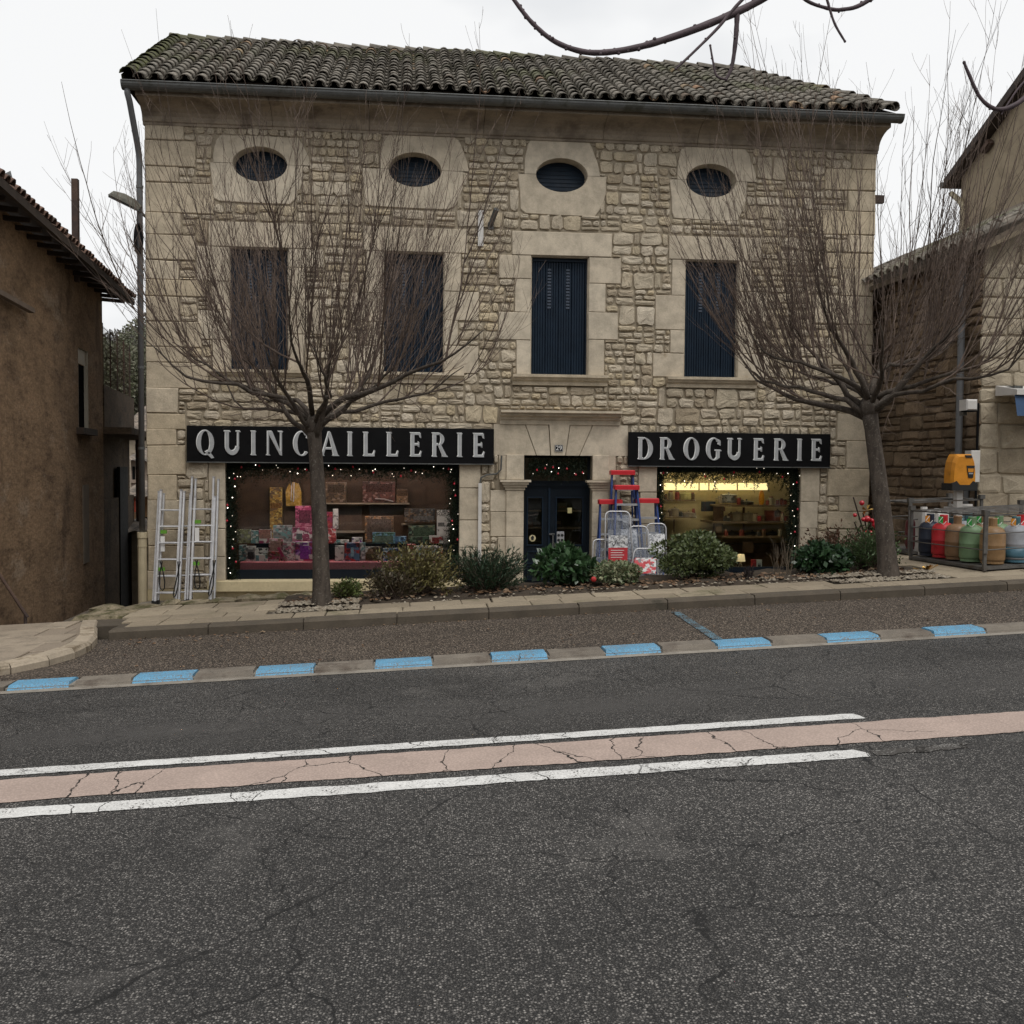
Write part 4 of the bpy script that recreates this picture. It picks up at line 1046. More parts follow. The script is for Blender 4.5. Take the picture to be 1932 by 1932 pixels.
def pollard(label, base, head, rb, seed, nlimb=13, reach=1.35, hmin=2.2, hmax=3.9, lean=(0, 0), bias=None, dens=1.):
    r = random.Random(seed)
    t = thing('pollarded_tree', label, 'tree', tuple(base), 'pollarded street trees on the pavement')
    base = Vector(base); head = Vector(head)
    m = MB(); n = 10; pts = []; rad = []
    for i in range(n+1):
        f = i/n; p = base.lerp(head, f)+Vector((sin(f*3)*.02, 0, 0)); pts.append(p)
        rad.append(1.06*rb*(1.18-.75*min(f, .12)/.12*.18/.75-.28*f+(.12 if f > .9 else 0)))
    pts.insert(0, base-Vector((0, 0, .15))); rad.insert(0, rb*1.35)
    m.tube(pts, rad, 14); m.sphere(head+Vector((0, 0, .06)), rb*1.12, 12, 7, 1.2)
    m.build('trunk', BARK, t, smooth=True)
    tw = MB()
    for k in range(nlimb):
        az = 2*pi*k/nlimb+r.uniform(-.2, .2); el = 1.0
        L = reach*r.uniform(.85, 1.2)*(1 if k % 3 else .75)
        d = Vector((cos(az)*cos(el), sin(az)*cos(el), sin(el)))
        
        st = head+Vector((cos(az)*rb*.5, sin(az)*rb*.5, r.uniform(-.1, .22)))
        lp_ = limb_path(st, az+r.uniform(-.15, .15), L, r, k % 3 == 0); r0 = rb*r.uniform(.27, .40)
        MB().tube(lp_, [r0*(1-.84*(i/11)**1.2) for i in range(12)], 7).build('limb', BARK, t, smooth=True)
        # secondary limbs
        secs = [(lp_, r0*.38, .35)]
        for q in range(r.randint(2, 4)):
            f = r.uniform(.3, .8); p, dd = lerp_path(lp_, f)
            sd_ = (dd+Vector((r.uniform(-1, 1), r.uniform(-1, 1), r.uniform(-.1, .8)))*.9).normalized()
            sp = curve_pts(p, sd_, L*r.uniform(.4, .75), 6, .12, r, .1); tw.tube(sp, [r0*.36*(1-.65*i/6) for i in range(7)], 5, cap=False); secs.append((sp, r0*.2, .1))
        for sp, sr, f0 in secs:
            for q in range(int(r.randint(4, 6)*dens)):
                f = r.uniform(f0, 1); p, dd = lerp_path(sp, f)
                out = Vector((p.x-head.x, p.y-head.y, 0)); ol = out.length
                sdv = (Vector((0, 0, 1))+out*(.14+.24*r.random())+dd*.15+Vector((r.uniform(-1, 1), r.uniform(-1, 1), 0))*.2).normalized()
                H = r.uniform(hmin, hmax)*(1-.30*(min(ol, 2)/2)**2)*(1.25 if r.random() < .06 else 1)
                wp_ = curve_pts(p, sdv, H, 12, .026, r, .085); rr_ = r.uniform(.0048, .0092)
                tw.tube(wp_, [rr_*(1-.8*i/12) for i in range(13)], 4, cap=False)
                for u in range(r.randint(8, 15)):
                    f2 = r.uniform(.08, .97); pp, d2 = lerp_path(wp_, f2)
                    td = (d2+Vector((r.uniform(-1, 1), r.uniform(-1, 1), r.uniform(-.3, .5)))*.75).normalized()
                    tl = r.uniform(.15, .8)*(1.15-f2*.6); tp = curve_pts(pp, td, tl, 5, .09, r, .16)
                    tr = max(.0022, rr_*(1-.8*f2)*.65); tw.tube(tp, [max(.0014, tr*(1-.65*i/5)) for i in range(6)], 3, cap=False)
                    if r.random() < .35:
                        p3, d3 = lerp_path(tp, r.uniform(.3, .8)); tw.tube(curve_pts(p3, (d3+Vector((r.uniform(-1, 1), r.uniform(-1, 1), .2))*.7), tl*.45, 3, .1, r, .1), [.0024, .0020, .0016, .0012], 3, cap=False)
        # short bushy shoots close to the limbs
        for sp, sr, f0 in secs:
            for q in range(5):
                p, dd = lerp_path(sp, r.uniform(f0, 1)); out = Vector((p.x-head.x, p.y-head.y, 0))
                sdv = (Vector((0, 0, .9))+out*.5+dd*.4+Vector((r.uniform(-1, 1), r.uniform(-1, 1), r.uniform(-.3, .3)))*.5).normalized()
                H = r.uniform(.45, 1.5); wp_ = curve_pts(p, sdv, H, 7, .05, r, .11); rr_ = r.uniform(.003, .0055)
                tw.tube(wp_, [rr_*(1-.7*i/7) for i in range(8)], 3, cap=False)
                for u in range(4):
                    pp, d2 = lerp_path(wp_, r.uniform(.2, .95)); tp = curve_pts(pp, (d2+Vector((r.uniform(-1, 1), r.uniform(-1, 1), r.uniform(-.3, .4)))*.9), r.uniform(.12, .4), 4, .07, r, .16); tw.tube(tp, [.0024, .0022, .0018, .0015, .0012], 3, cap=False)
        # low drooping twigs
        for q in range(3):
            p, dd = lerp_path(lp_, r.uniform(.15, .8))
            td = Vector((dd.x+r.uniform(-.8, .8), dd.y+r.uniform(-.8, .8), r.uniform(-.7, .1))).normalized()
            tp = curve_pts(p, td, r.uniform(.35, .8), 6, .08, r, .2); tw.tube(tp, [.005*(1-.7*i/6) for i in range(7)], 3, cap=False)
            for v in range(3):
                p3, d3 = lerp_path(tp, r.uniform(.3, .9)); tw.tube(curve_pts(p3, d3+Vector((r.uniform(-1, 1), r.uniform(-1, 1), r.uniform(-.5, .5))), .22, 3, .1, r, .2), [.0025, .002, .0016, .0012], 3, cap=False)
    tw.build('crown', TWIG, t, fix=False)
    return t
b1 = P(607, 1143, 12.15); h1 = P(592, 812, 12.2)
pollard('bare pollarded tree standing in front of the long QUINCAILLERIE board', (b1.x, 12.15, pz(b1.x)), h1, .10, 31, 14, 2.1, 1.5, 3.3, dens=.75)
b2 = P(1677, 1088, 12.1); h2 = P(1640, 778, 12.3)
pollard('bare pollarded tree with leaning trunk standing beside the gas bottle cages', (b2.x, 12.1, pz(b2.x)), h2, .115, 77, 14, 1.95, 1.8, 3.9, dens=.8)

# ------------------------------------------------------------------ tree on the near side whose branches hang into view
NBARK = pm('purple_bark', (.085, .062, .068), .7, .3, 18, .4, 60)
nt_ = thing('overhanging_tree', 'near bare tree whose knotty purple branches hang down against the sky', 'tree', (5.6, .2, .26))
MB().tube([(5.6, .2, .1), (5.55, .25, 1.5), (5.4, .45, 3.0), (5.1, .8, 4.2)], [.17, .15, .13, .10], 12).build('trunk', NBARK, nt_, smooth=True)
nr = random.Random(2)
def hang(pts, r0, r1, Y, buds=True, root=None):
    """branch through photo points at depth Y (metres), with knobbly buds; optional root point to join"""
    w = [P(x, y, Y+.0*i) for i, (x, y) in enumerate(pts)]
    if root: w = [Vector(q) for q in root]+w
    # smooth
    out = []
    for i in range(len(w)-1):
        p0, p1, p2, p3 = w[max(i-1, 0)], w[i], w[i+1], w[min(i+2, len(w)-1)]
        for k in range(6):
            t = k/6; out.append(.5*((2*p1)+(p2-p0)*t+(2*p0-5*p1+4*p2-p3)*t*t+(3*p1-p0-3*p2+p3)*t**3))
    out.append(w[-1]); n = len(out)
    rad = [r0+(r1-r0)*i/(n-1) for i in range(n)]
    rad = [q*nr.uniform(.93, 1.07) for q in rad]
    m = MB().tube(out, rad, 8); br = m.build('branch', NBARK, nt_, smooth=True)
    if buds:
        b = MB(); L = 0; nxt = .12
        for i in range(1, n):
            L += (out[i]-out[i-1]).length
            if L > nxt and i > n*.15:
                d = Vector((nr.uniform(-1, 1), nr.uniform(-.3, .3), nr.uniform(-1, 1))).normalized()
                MB().sphere(out[i]+d*rad[i]*.9, rad[i]*.55+.0015, 6, 4).build('bud', NBARK, br, smooth=True); nxt += nr.uniform(.09, .17)
        MB().sphere(out[-1], r1*1.4, 6, 4).build('bud', NBARK, br, smooth=True)
    return out
fork = (5.1, .8, 4.2)
hang([(1600, -160), (1520, -60), (1435, 0), (1340, 44), (1250, 76), (1180, 94), (1110, 99), (1050, 80), (1005, 44), (970, 0), (950, -30)], .024, .0075, 4.6, root=[fork, (4.3, 2.6, 5.2), (3.6, 4.2, 5.2)])
hang([(1391, 24), (1388, 75), (1381, 125), (1370, 150)], .013, .006, 4.6)
hang([(1370, 150), (1352, 143), (1345, 115), (1340, 86)], .006, .0045, 4.6)
hang([(1600, -220), (1500, -95), (1400, 0), (1355, 52), (1310, 97), (1275, 130)], .009, .005, 4.4)
hang([(1900, -320), (1760, -90), (1640, 0), (1590, 18), (1555, 14), (1520, 0), (1496, -26), (1480, -60)], .013, .006, 4.9)
hang([(1525, -200), (1545, -60), (1562, 5), (1575, 45), (1594, 78)], .008, .005, 4.7)
hang([(2150, 60), (2040, 120), (1960, 165), (1915, 198), (1880, 206), (1850, 185), (1828, 140), (1819, 118)], .017, .007, 5.2)
hang([(2010, 30), (1950, 130), (1915, 175), (1890, 215)], .007, .004, 5.2)
hang([(2000, -700), (2300, -300), (2250, -40), (2150, 60)], .03, .017, 5.2, False)
hang([(1900, -900), (1960, -500), (1900, -320)], .02, .013, 4.9, False)
# ------------------------------------------------------------------ neighbouring houses
def render_wall_mat(name, base, dark, pale, sx=.25, sv=(.42, .62)):
    """old lime render: vertical streaks, fallen patches and grime with shapes of their own"""
    t = NT(name)
    st = t.noise(2.2, 6, .65, t.mapping((.4, .4, .5)))
    c = t.mix(t.mapr(st, .4, .7), base, tuple(q*.7 for q in base))
    c = t.mix(t.mapr(t.noise(3.4, 12, .8, t.mapping((.38, .38, 1))), sv[0]+.04, sv[1]+.05, 0, .9), c, dark); c = t.mix(t.mapr(t.noise(1.5, 7, .7, t.mapping((.55, .55, .2), (2, 4, 0))), .56, .66, 0, .7), c, tuple(q*.8 for q in dark))
    c = t.mix(t.mapr(t.noise(1.6, 7, .7, t.mapping((.4, .4, 1), (5, 2, 8))), .56, .66, 0, .55), c, pale)
    c = t.scale(c, t.mapr(t.noise(26, 6, .7, t.mapping((.45, .45, 1))), .3, .7, .72, 1.25))
    t.bump(t.noise(9, 8, .7, t.mapping((.45, .45, 1))), .7, .03)
    return t.fin(c, .95, spec=.15)
LWALL = render_wall_mat('brown_render', (.27, .18, .11), (.095, .062, .04), (.34, .265, .195))
LWALL2 = render_wall_mat('grey_brown_masonry', (.11, .08, .055), (.045, .035, .027), (.14, .115, .09))
WOODD = pm('dark_timber', (.045, .032, .024), .9, .3, 6, .4, 40)
RUST = pm('rusty_steel', (.10, .062, .045), .85, .35, 6, .4, 50, dirt=(.055, .04, .035), dv=(.45, .6))
CLAY = pm('red_brown_tile', (.14, .085, .062), .9, .35, 8, .5, 50, isl=.35, dirt=(.05, .042, .035), dv=(.5, .66))
CREAM = pm('cream_render', (.36, .29, .20), .95, .14, 2, .3, 40, dirt=(.25, .2, .135), dv=(.5, .68), ds=1.2)
WFRAME = pm('pale_window_frame', (.42, .38, .31), .7, .1, 8, .1)
DGLASS = pm('dark_glass', (.012, .012, .012), .9, .1, 3, 0, spec=.0)

# --- brown rendered house beside the alley: its long wall runs back along the alley
A = Vector((-5.67, 15.0)); B = Vector((-6.27, 22.0)); dv_ = (B-A).normalized(); nv = Vector((dv_.y, -dv_.x))   # nv points to the alley (+X)
A0 = A-dv_*4.5
lh = thing('brown_house', 'old house with stained brown rendered wall and overhanging tiled roof beside the alley', 'building', (A.x-2, 18, -2))
zE = PZ(548, 22.0, 195)                                     # top of the wall
def lw(s, off=0): q = A+dv_*s+nv*off; return q
def wpt(px, py):
    """point of the alley wall seen at a photo position"""
    d = _fw+_r2*((px-966)/1932)-_u2*((py-966)/1932)
    # intersect the vertical plane through A along dv_
    n3 = Vector((nv.x, nv.y, 0)); t = (n3.dot(Vector((A.x, A.y, 0)))-0)/n3.dot(d); p = d*t
    s = (Vector((p.x, p.y))-A).dot(dv_); return s, EYE+p.z
Lw = (B-A).length
hol = []
s0, zt_ = wpt(147, 655); s1, zb_ = wpt(167, 810); hol.append((s0, s1, zb_, zt_, 'cream'))
hol.sort()
m = MB(); s_prev = -4.5
def quad_w(mb, a, b, z0, z1, off=0):
    p, q = lw(a, off), lw(b, off); mb.add([(p.x, p.y, z0), (q.x, q.y, z0), (q.x, q.y, z1), (p.x, p.y, z1)], [(0, 1, 2, 3)])
for a, b, z0, z1, _ in hol:
    quad_w(m, s_prev, a, -5, zE); quad_w(m, a, b, -5, z0); quad_w(m, a, b, z1, zE); s_prev = b
quad_w(m, s_prev, Lw, -5, zE)
p, q = lw(Lw), lw(Lw, -6); m.add([(p.x, p.y, -6), (q.x, q.y, -6), (q.x, q.y, zE), (p.x, p.y, zE)], [(0, 1, 2, 3)])
p, q = lw(-4.5), lw(-4.5, -6); m.add([(p.x, p.y, -6), (q.x, q.y, -6), (q.x, q.y, zE), (p.x, p.y, zE)], [(0, 1, 2, 3)])
lwall = m.build('wall', LWALL, lh, fix=False)
for a, b, z0, z1, _ in hol:
    w = MB(); cr_ = [(lw(u), lw(u, -.07)) for u in (a, b)]
    w.v = [(p.x, p.y, z) for pq in cr_ for p in pq for z in (z0, z1)]
    w.f = [(0, 2, 3, 1), (4, 6, 7, 5), (1, 3, 7, 5), (0, 2, 6, 4)]
    wn = w.build('window', WFRAME, lh, fix=False)
    g = MB(); quad_w(g, a, b, z0, z1-.28, -.06); g.build('pane', DGLASS, wn, fix=False)
    g = MB(); quad_w(g, a, b, z1-.28, z1, -.03); p, q = lw(a, -.1), lw(b, -.1); g.build('blind_box', WFRAME, wn, fix=False)
    g = MB(); p, q = lw(b-.05, -.04), lw(b-.05, -.04); g.bar((p.x, p.y, z0), (p.x, p.y, z1-.28), .05, .05); p = lw(a+.05, -.04); g.bar((p.x, p.y, z0), (p.x, p.y, z1-.28), .05, .05); g.build('frame', WFRAME, wn)
    g = MB(); p, q = lw(a-.2, .02), lw(b+.2, .02); g.bar((p.x, p.y, z0-.06), (q.x, q.y, z0-.06), .12, .22); g.build('sill', WOODD, wn)
# blocked window and doorway lower down
def panel(px0, py0, px1, py1, name, mat, off=.02, th=.03):
    a, z1 = wpt(px0, py0); b, z0 = wpt(px1, py1); g = MB(); p, q = lw(a, off), lw(b, off); p2, q2 = lw(a, off-th-.02), lw(b, off-th-.02)
    g.add([(p.x,p.y,z0),(q.x,q.y,z0),(q.x,q.y,z1),(p.x,p.y,z1),(p2.x,p2.y,z0),(q2.x,q2.y,z0),(q2.x,q2.y,z1),(p2.x,p2.y,z1)], [(0,1,2,3),(0,4,5,1),(1,5,6,2),(2,6,7,3),(3,7,4,0)])
    return g.build(name, mat, lh)
panel(155, 915, 167, 1060, 'blocked_window', pm('blocking_render', (.15, .12, .09), .95, .2, 4, .3))
a, z_ = wpt(0, 560); b, _ = wpt(48, 560); p, q = lw(a-.8, .09), lw(b, .09); MB().bar((p.x, p.y, z_), (q.x, q.y, z_), .07, .09).build('timber_rail', pm('grey_timber', (.16, .12, .09), .9), lh)
# roof: overhanging edge along the alley with rows of tiles
ov = .42; zr = zE-.05
def rl(s, off, z): q = lw(s, off); return (q.x, q.y, z)
m = MB(); sa, sb = -4.5, Lw+1.0
m.add([rl(sa, ov, zr), rl(sb, ov, zr), rl(sb, -4, zr+1.9), rl(sa, -4, zr+1.9), rl(sa, ov, zr-.07), rl(sb, ov, zr-.07), rl(sb, -4, zr+1.8), rl(sa, -4, zr+1.8)], [(0,1,2,3),(7,6,5,4),(0,4,5,1),(1,5,6,2),(3,2,6,7),(0,3,7,4)])
lrf = m.build('roof', WOODD, lh)
m = MB().bar(rl(sa, ov+.03, zr-.02), rl(sb, ov+.03, zr-.02), .12, .05); m.build('fascia_board', WOODD, lrf)
s = sa
while s < sb:
    p, q = lw(s), lw(s+.1); MB().bar(rl(s, -.1, zr-.06), rl(s, ov-.06, zr-.09), .07, .07).build('rafter', WOODD, lrf); s += .6
rh = random.Random(3); s = sa
while s < sb-.05:
    for k in range(3):
        off = ov+.06-k*.36; zz = zr+.02+k*.165+.03; c0 = lw(s, off); up_ = Vector((-nv.x, -nv.y, .45)).normalized(); al = Vector((dv_.x, dv_.y, 0)); nr2 = al.cross(up_); nr2 = nr2 if nr2.z > 0 else -nr2
        vs, fs = tile_mesh('t', True, .42, .10, .085, .016, 5, int(s*50)+k); M_ = Matrix((al, up_, nr2)).transposed(); base = Vector((c0.x, c0.y, zz+rh.uniform(-.012, .02)))
        MB().add([base+M_ @ (Matrix.Rotation(rh.uniform(-.05, .05), 3, 'Z') @ Vector(v)) for v in vs], fs).build('roof_tile', CLAY, lrf, fix=False)
    s += .235*rh.uniform(.93, 1.08)
# zinc end piece at the high left end
c = P(10, 345, 15.2); m = MB(); m.add([P(-30, 372, 15.2), P(32, 368, 15.2), P(20, 322, 15.5), P(-30, 345, 15.5)], [(0, 1, 2, 3)]); m.add([P(-30, 372, 15.2), P(32, 368, 15.2), P(32, 372, 15.35), P(-30, 380, 15.35)], [(0, 1, 2, 3)])
m.build('zinc_flashing', ZINC, lrf)
pp = P(143, 470, 19.6); qq = P(140, 338, 19.6)
MB().box(pp.x-.055, pp.x+.055, 19.55, 19.66, zr-.2, qq.z).build('flue', RUST, lrf)
g_ = thing('grass_tuft', 'small tuft of grass growing at the end of the brown house roof', 'grass', rl(Lw+.8, ov, zr)); m = MB(); c0 = Vector(rl(Lw+.8, ov-.05, zr+.02))
for k in range(40):
    d = Vector((rh.uniform(-1, 1), rh.uniform(-1, 1), rh.uniform(.6, 1.6))).normalized()*rh.uniform(.1, .22); s_ = c0+Vector((rh.uniform(-.12, .12), rh.uniform(-.1, .1), 0)); m.add([s_-Vector((.006, 0, 0)), s_+Vector((.006, 0, 0)), s_+d], [(0, 1, 2)])
m.build('blades', pm('grass_blade', (.07, .085, .035), .8), g_, fix=False)
# iron handrail of the alley steps
hr = MB(); a, b = P(-30, 1040, 13.2), P(52, 1165, 13.2); hr.tube([a, b], .022, 8)
o = thing('handrail', 'rusty iron handrail sloping down into the alley by the brown wall', 'handrail', (b.x, 13.2, b.z)); hr.build('rail', RUST, o); MB().tube([a.lerp(b, .3), a.lerp(b, .3)-Vector((0, 0, 2))], .02, 6).build('post', RUST, o)
MB().tube([a.lerp(b, .95), a.lerp(b, .95)-Vector((0, 0, 1.6))], .02, 6).build('post', RUST, o)

# --- lower annexe with terrace parapet beyond it
C1 = P(252, 830, 26.5).xy; an = thing('alley_annexe', 'dark low annexe with roof terrace and projecting slab behind the brown house', 'building', (B.x, 24, -4))
C0 = B.copy(); da = (C1-C0).normalized(); na = Vector((da.y, -da.x)); La = (C1-C0).length
def aw(s, off=0): q = C0+da*s+na*off; return q
zp = PZ(785, 24, 225)
def abox(mb, s0, s1, o0, o1, z0, z1, dz=0):
    vs = []
    for z in (z0, z1):
        for s, o_ in ((s0, o0), (s1, o0), (s1, o1), (s0, o1)): q = aw(s, o_); vs.append((q.x, q.y, z+(dz*s if z == z1 or True else 0)))
    mb.add(vs, [(0,3,2,1),(4,5,6,7),(0,1,5,4),(1,2,6,5),(2,3,7,6),(3,0,4,7)])
m = MB(); abox(m, 0.02, La, -4, 0, -7, .9); m.build('wall', LWALL2, an)
m = MB(); abox(m, 0.02, La+.9, -.5, .55, 2.28, 2.42); m.build('roof_slab', LWALL2, an)
m = MB(); abox(m, 0.02, La, -.12, .02, 2.42, 3.3); m.build('parapet', LWALL2, an)
m = MB(); abox(m, 0.02, La, -3.9, -.1, .9, 2.28); m.build('upper_wall', LWALL2, an)
for k in range(5):
    q = aw(.3+k*(La-.5)/4, -.05); MB().tube([(q.x, q.y, 3.3), (q.x, q.y, 4.6)], .018, 5).build('fence_post', RUST, an)
m = MB()
for k in range(9):
    a, b = aw(.3, -.05), aw(La-.2, -.05); z_ = 3.4+k*.14; m.tube([(a.x, a.y, z_), (b.x, b.y, z_)], .006, 3)
for k in range(26):
    q = aw(.3+k*(La-.5)/25, -.05); m.tube([(q.x, q.y, 3.35), (q.x, q.y, 4.55)], .005, 3)
m.build('wire_mesh', RUST, an)
m = MB(); abox(m, La*.45, La*.72, -.04, .03, -1.9, 1.6); m.build('dark_window', pm('void_black', (.01, .009, .008), .9), an)
m = MB(); abox(m, La*.4, La*.78, -.04, .12, -2.05, -1.9); m.build('window_sill', LWALL2, an)
m = MB(); q = aw(La, .1); m.tube([(q.x, q.y, -7), (q.x, q.y, 2.3)], .06, 8); m.build('downpipe', RUST, an)

# --- far houses glimpsed through the gap
def far_house(label, x0, x1, Y, z0, zeave, zridge, depth, wmat, rmat, wins=(), gable=False):
    h = thing('far_house', label, 'building', ((x0+x1)/2, Y, z0))
    m = MB(); m.box(x0, x1, Y, Y+depth, z0, zeave); wl = m.build('wall', wmat, h)
    n = int((x1-x0+.6)/.28); nr_ = 8; m = MB(); yr = Y+depth/2
    for i in range(n*4+1):
        x = x0-.3+(x1-x0+.6)*i/(n*4)
        for j in range(nr_+1): f = j/nr_; m.v.append((x, Y-.3+(yr-Y+.3)*f, zeave-.05+(zridge-zeave)*f+.05*abs(sin(pi*i/4))))
    for i in range(n*4):
        for j in range(nr_): a = i*(nr_+1)+j; m.f.append((a, a+nr_+1, a+nr_+2, a+1))
    m.add([(x0-.3, yr, zridge), (x1+.3, yr, zridge), (x1+.3, Y+depth, zeave), (x0-.3, Y+depth, zeave)], [(0, 1, 2, 3)])
    m.build('roof', rmat, h, fix=False)
    for a, b, c, d in wins:
        w = MB().box(a, b, Y-.03, Y+.01, c, d).build('window', DGLASS, h); MB().box(a-.08, b+.08, Y-.08, Y+.0, c-.1, c).build('sill', wmat, w)
    return h
OLDR = pm('far_tiles', (.20, .16, .125), .95, .4, 4, .6, 14, .05, dirt=(.10, .085, .07), dv=(.45, .6))
FSTONE = stone_mat('far_masonry', [(.32, .27, .2), (.25, .2, .15), (.38, .32, .24)], .5)
FOCH = pm('far_ochre', (.36, .22, .12), .95, .2, 2, .4, 20); FPINK = pm('far_pink_render', (.33, .26, .21), .95, .15, 2, .3, 20)
def fx(px, Y): return P(px, 900, Y).x
y_ = 38; far_house('far stone house with grey brown tiled roof seen through the alley gap', fx(236, y_), fx(300, y_), y_, -8, PZ(818, y_, 250), PZ(764, 42, 250), 8, FSTONE, OLDR, [(fx(256, y_), fx(266, y_), PZ(850, y_, 260), PZ(838, y_, 260))])
y_ = 33; far_house('far pinkish rendered house below the stone one in the alley gap', fx(247, y_), fx(300, y_), y_, -9, PZ(868, y_, 258), PZ(860, 36, 258)+.3, 6, FPINK, OLDR, [(fx(250, y_), fx(255, y_), PZ(905, y_, 255), PZ(880, y_, 255))])
y_ = 29; far_house('far ochre stone house with red door panel in the alley gap', fx(247, y_), fx(300, y_), y_, -9, PZ(935, y_, 258), PZ(925, 31, 258)+.3, 4, FOCH, OLDR, [])
tag(MB().box(fx(254, 28.9), fx(264, 28.9), 28.82, 28.9, PZ(966, 28.9, 258), PZ(940, 28.9, 258)).build('shutter', pm('red_panel', (.35, .06, .03), .7)), 'small red shutter on the far ochre house in the alley gap', 'shutter')
y_ = 25.5; far_house('low dark lean-to with rubble wall at the foot of the alley gap', fx(247, y_), fx(300, y_), y_, -8, PZ(1000, y_, 258), PZ(990, 27, 258)+.2, 3, FSTONE, OLDR, [])

# --- right neighbour: stone house with a dark weathered flank
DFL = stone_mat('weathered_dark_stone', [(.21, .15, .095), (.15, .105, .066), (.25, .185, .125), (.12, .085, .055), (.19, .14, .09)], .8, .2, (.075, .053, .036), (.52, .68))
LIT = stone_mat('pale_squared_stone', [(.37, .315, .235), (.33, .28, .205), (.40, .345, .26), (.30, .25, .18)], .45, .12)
nh = thing('stone_house', 'limestone house with dark weathered flank wall next to the hardware shop', 'building', (9.5, 15.5, .4))
NX0, NY0, NX1, NY1 = 8.97, 15.35, 8.86, 19.2; NZ = 5.05
# flank masonry and pale front: stones as parts over a mortar core
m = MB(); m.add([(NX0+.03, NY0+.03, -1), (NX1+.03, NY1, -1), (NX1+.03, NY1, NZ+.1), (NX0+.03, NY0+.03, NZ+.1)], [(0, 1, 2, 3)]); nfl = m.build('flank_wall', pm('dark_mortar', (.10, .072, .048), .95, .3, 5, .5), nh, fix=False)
m = MB(); m.add([(NX0+.03, NY0+.03, -1), (13.5, NY0+.03, -1), (13.5, NY0+.03, NZ+.05+.45*(13.5-NX0)), (NX0+.03, NY0+.03, NZ+.05)], [(0, 1, 2, 3)]); nfr = m.build('front_wall', MORT, nh, fix=False)
rn = random.Random(17); fv = Vector((NX1-NX0, NY1-NY0)); fl_ = fv.length; fv.normalize(); fn = Vector((-fv.y, fv.x))   # fn towards -X
if fn.x > 0: fn = -fn
def face_stone(mp, x0, x1, z0, z1, rnd, rough):
    w, h = x1-x0, z1-z0; j = min(.018, .09*min(w, h)); c = min(.03, .18*min(w, h))
    o = [(x0+c, z0), (x1-c, z0), (x1, z0+c), (x1, z1-c), (x1-c, z1), (x0+c, z1), (x0, z1-c), (x0, z0+c)]
    o = [(x+rnd.uniform(-j, j), z+rnd.uniform(-j, j)) for x, z in o]; n = 8; cx, cz = (x0+x1)/2, (z0+z1)/2; f = rnd.uniform(0, rough)
    i1 = [(x+(cx-x)*min(.5, .03/w), z+(cz-z)*min(.5, .03/h)) for x, z in o]; i2 = [(x+(cx-x)*.4, z+(cz-z)*.4) for x, z in o]
    vs = [mp(x, -.03, z) for x, z in o]+[mp(x, f-.008, z) for x, z in i1]+[mp(x, f+rnd.uniform(-.008, .01), z) for x, z in i2]+[mp(cx, f+.004, cz)]
    fs = []
    for k in range(n): q = (k+1) % n; fs += [(k,q,n+q,n+k),(n+k,n+q,2*n+q,2*n+k),(2*n+k,2*n+q,3*n)]
    return MB().add(vs, fs)
def mflank(x, d, z): q = Vector((NX0, NY0))+fv*x+fn*d; return (q.x, q.y, z)
def mfront(x, d, z): return (x, NY0-d, z)
z = .0
while z < NZ-.05:
    h = min(rn.uniform(.13, .28), NZ-z); x = 0.01
    while x < fl_-.1:
        w = rn.uniform(.2, .6); e = min(x+w, fl_)
        cuts = [z, z+h*rn.uniform(.4, .6), z+h] if (h > .2 and rn.random() < .45) else [z, z+h]
        for u in range(len(cuts)-1):
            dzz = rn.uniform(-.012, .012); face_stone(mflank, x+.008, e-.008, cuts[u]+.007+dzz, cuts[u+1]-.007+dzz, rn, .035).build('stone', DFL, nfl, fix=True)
        x = e
    z += h
z = .2
while z < 7.0:
    h = rn.uniform(.2, .42); x = NX0
    while x < 11.2:
        w = rn.uniform(.25, .7); e = x+w; top = NZ+.45*(x-NX0)
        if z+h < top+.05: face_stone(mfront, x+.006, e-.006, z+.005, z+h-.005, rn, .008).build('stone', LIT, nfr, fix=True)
        x = e
    z += h
# its roof: eave along the flank, rising to the right
RS = .52
m = MB(); m.add([(NX0-.35, NY0-.3, NZ), (NX1-.35, NY1+2, NZ), (NX1+4, NY1+2, NZ+4.35*RS), (NX0+4, NY0-.3, NZ+4.35*RS), (NX0-.35, NY0-.3, NZ-.08), (NX1-.35, NY1+2, NZ-.08), (NX1+4, NY1+2, NZ+4.35*RS-.08), (NX0+4, NY0-.3, NZ+4.35*RS-.08)], [(0,3,2,1),(4,5,6,7),(0,1,5,4),(1,2,6,5),(2,3,7,6),(3,0,4,7)])
nrf = m.build('roof', pm('pale_soffit', (.12, .095, .07), .9, .2, 4, .2), nh)
us = Vector((1, 0, RS)).normalized(); al = Vector((0, 1, 0)); nn = us.cross(al)
for j in range(22):
    for k in range(5):
        p0 = Vector((NX0-.45+.0*j-(.11/22)*j, NY0-.22+j*.26, NZ+.02))+us*(k*.33)+nn*(.05+rn.uniform(-.008, .012))
        vs, fs = tile_mesh('t', True, .42, .105, .088, .016, 5, j*7+k); M_ = Matrix((al, us, nn)).transposed() if nn.z > 0 else Matrix((al, us, -nn)).transposed()
        MB().add([p0+M_ @ (Matrix.Rotation(rn.uniform(-.05, .05), 3, 'Z') @ Vector(v)) for v in vs], fs).build('roof_tile', TILE, nrf, fix=False)
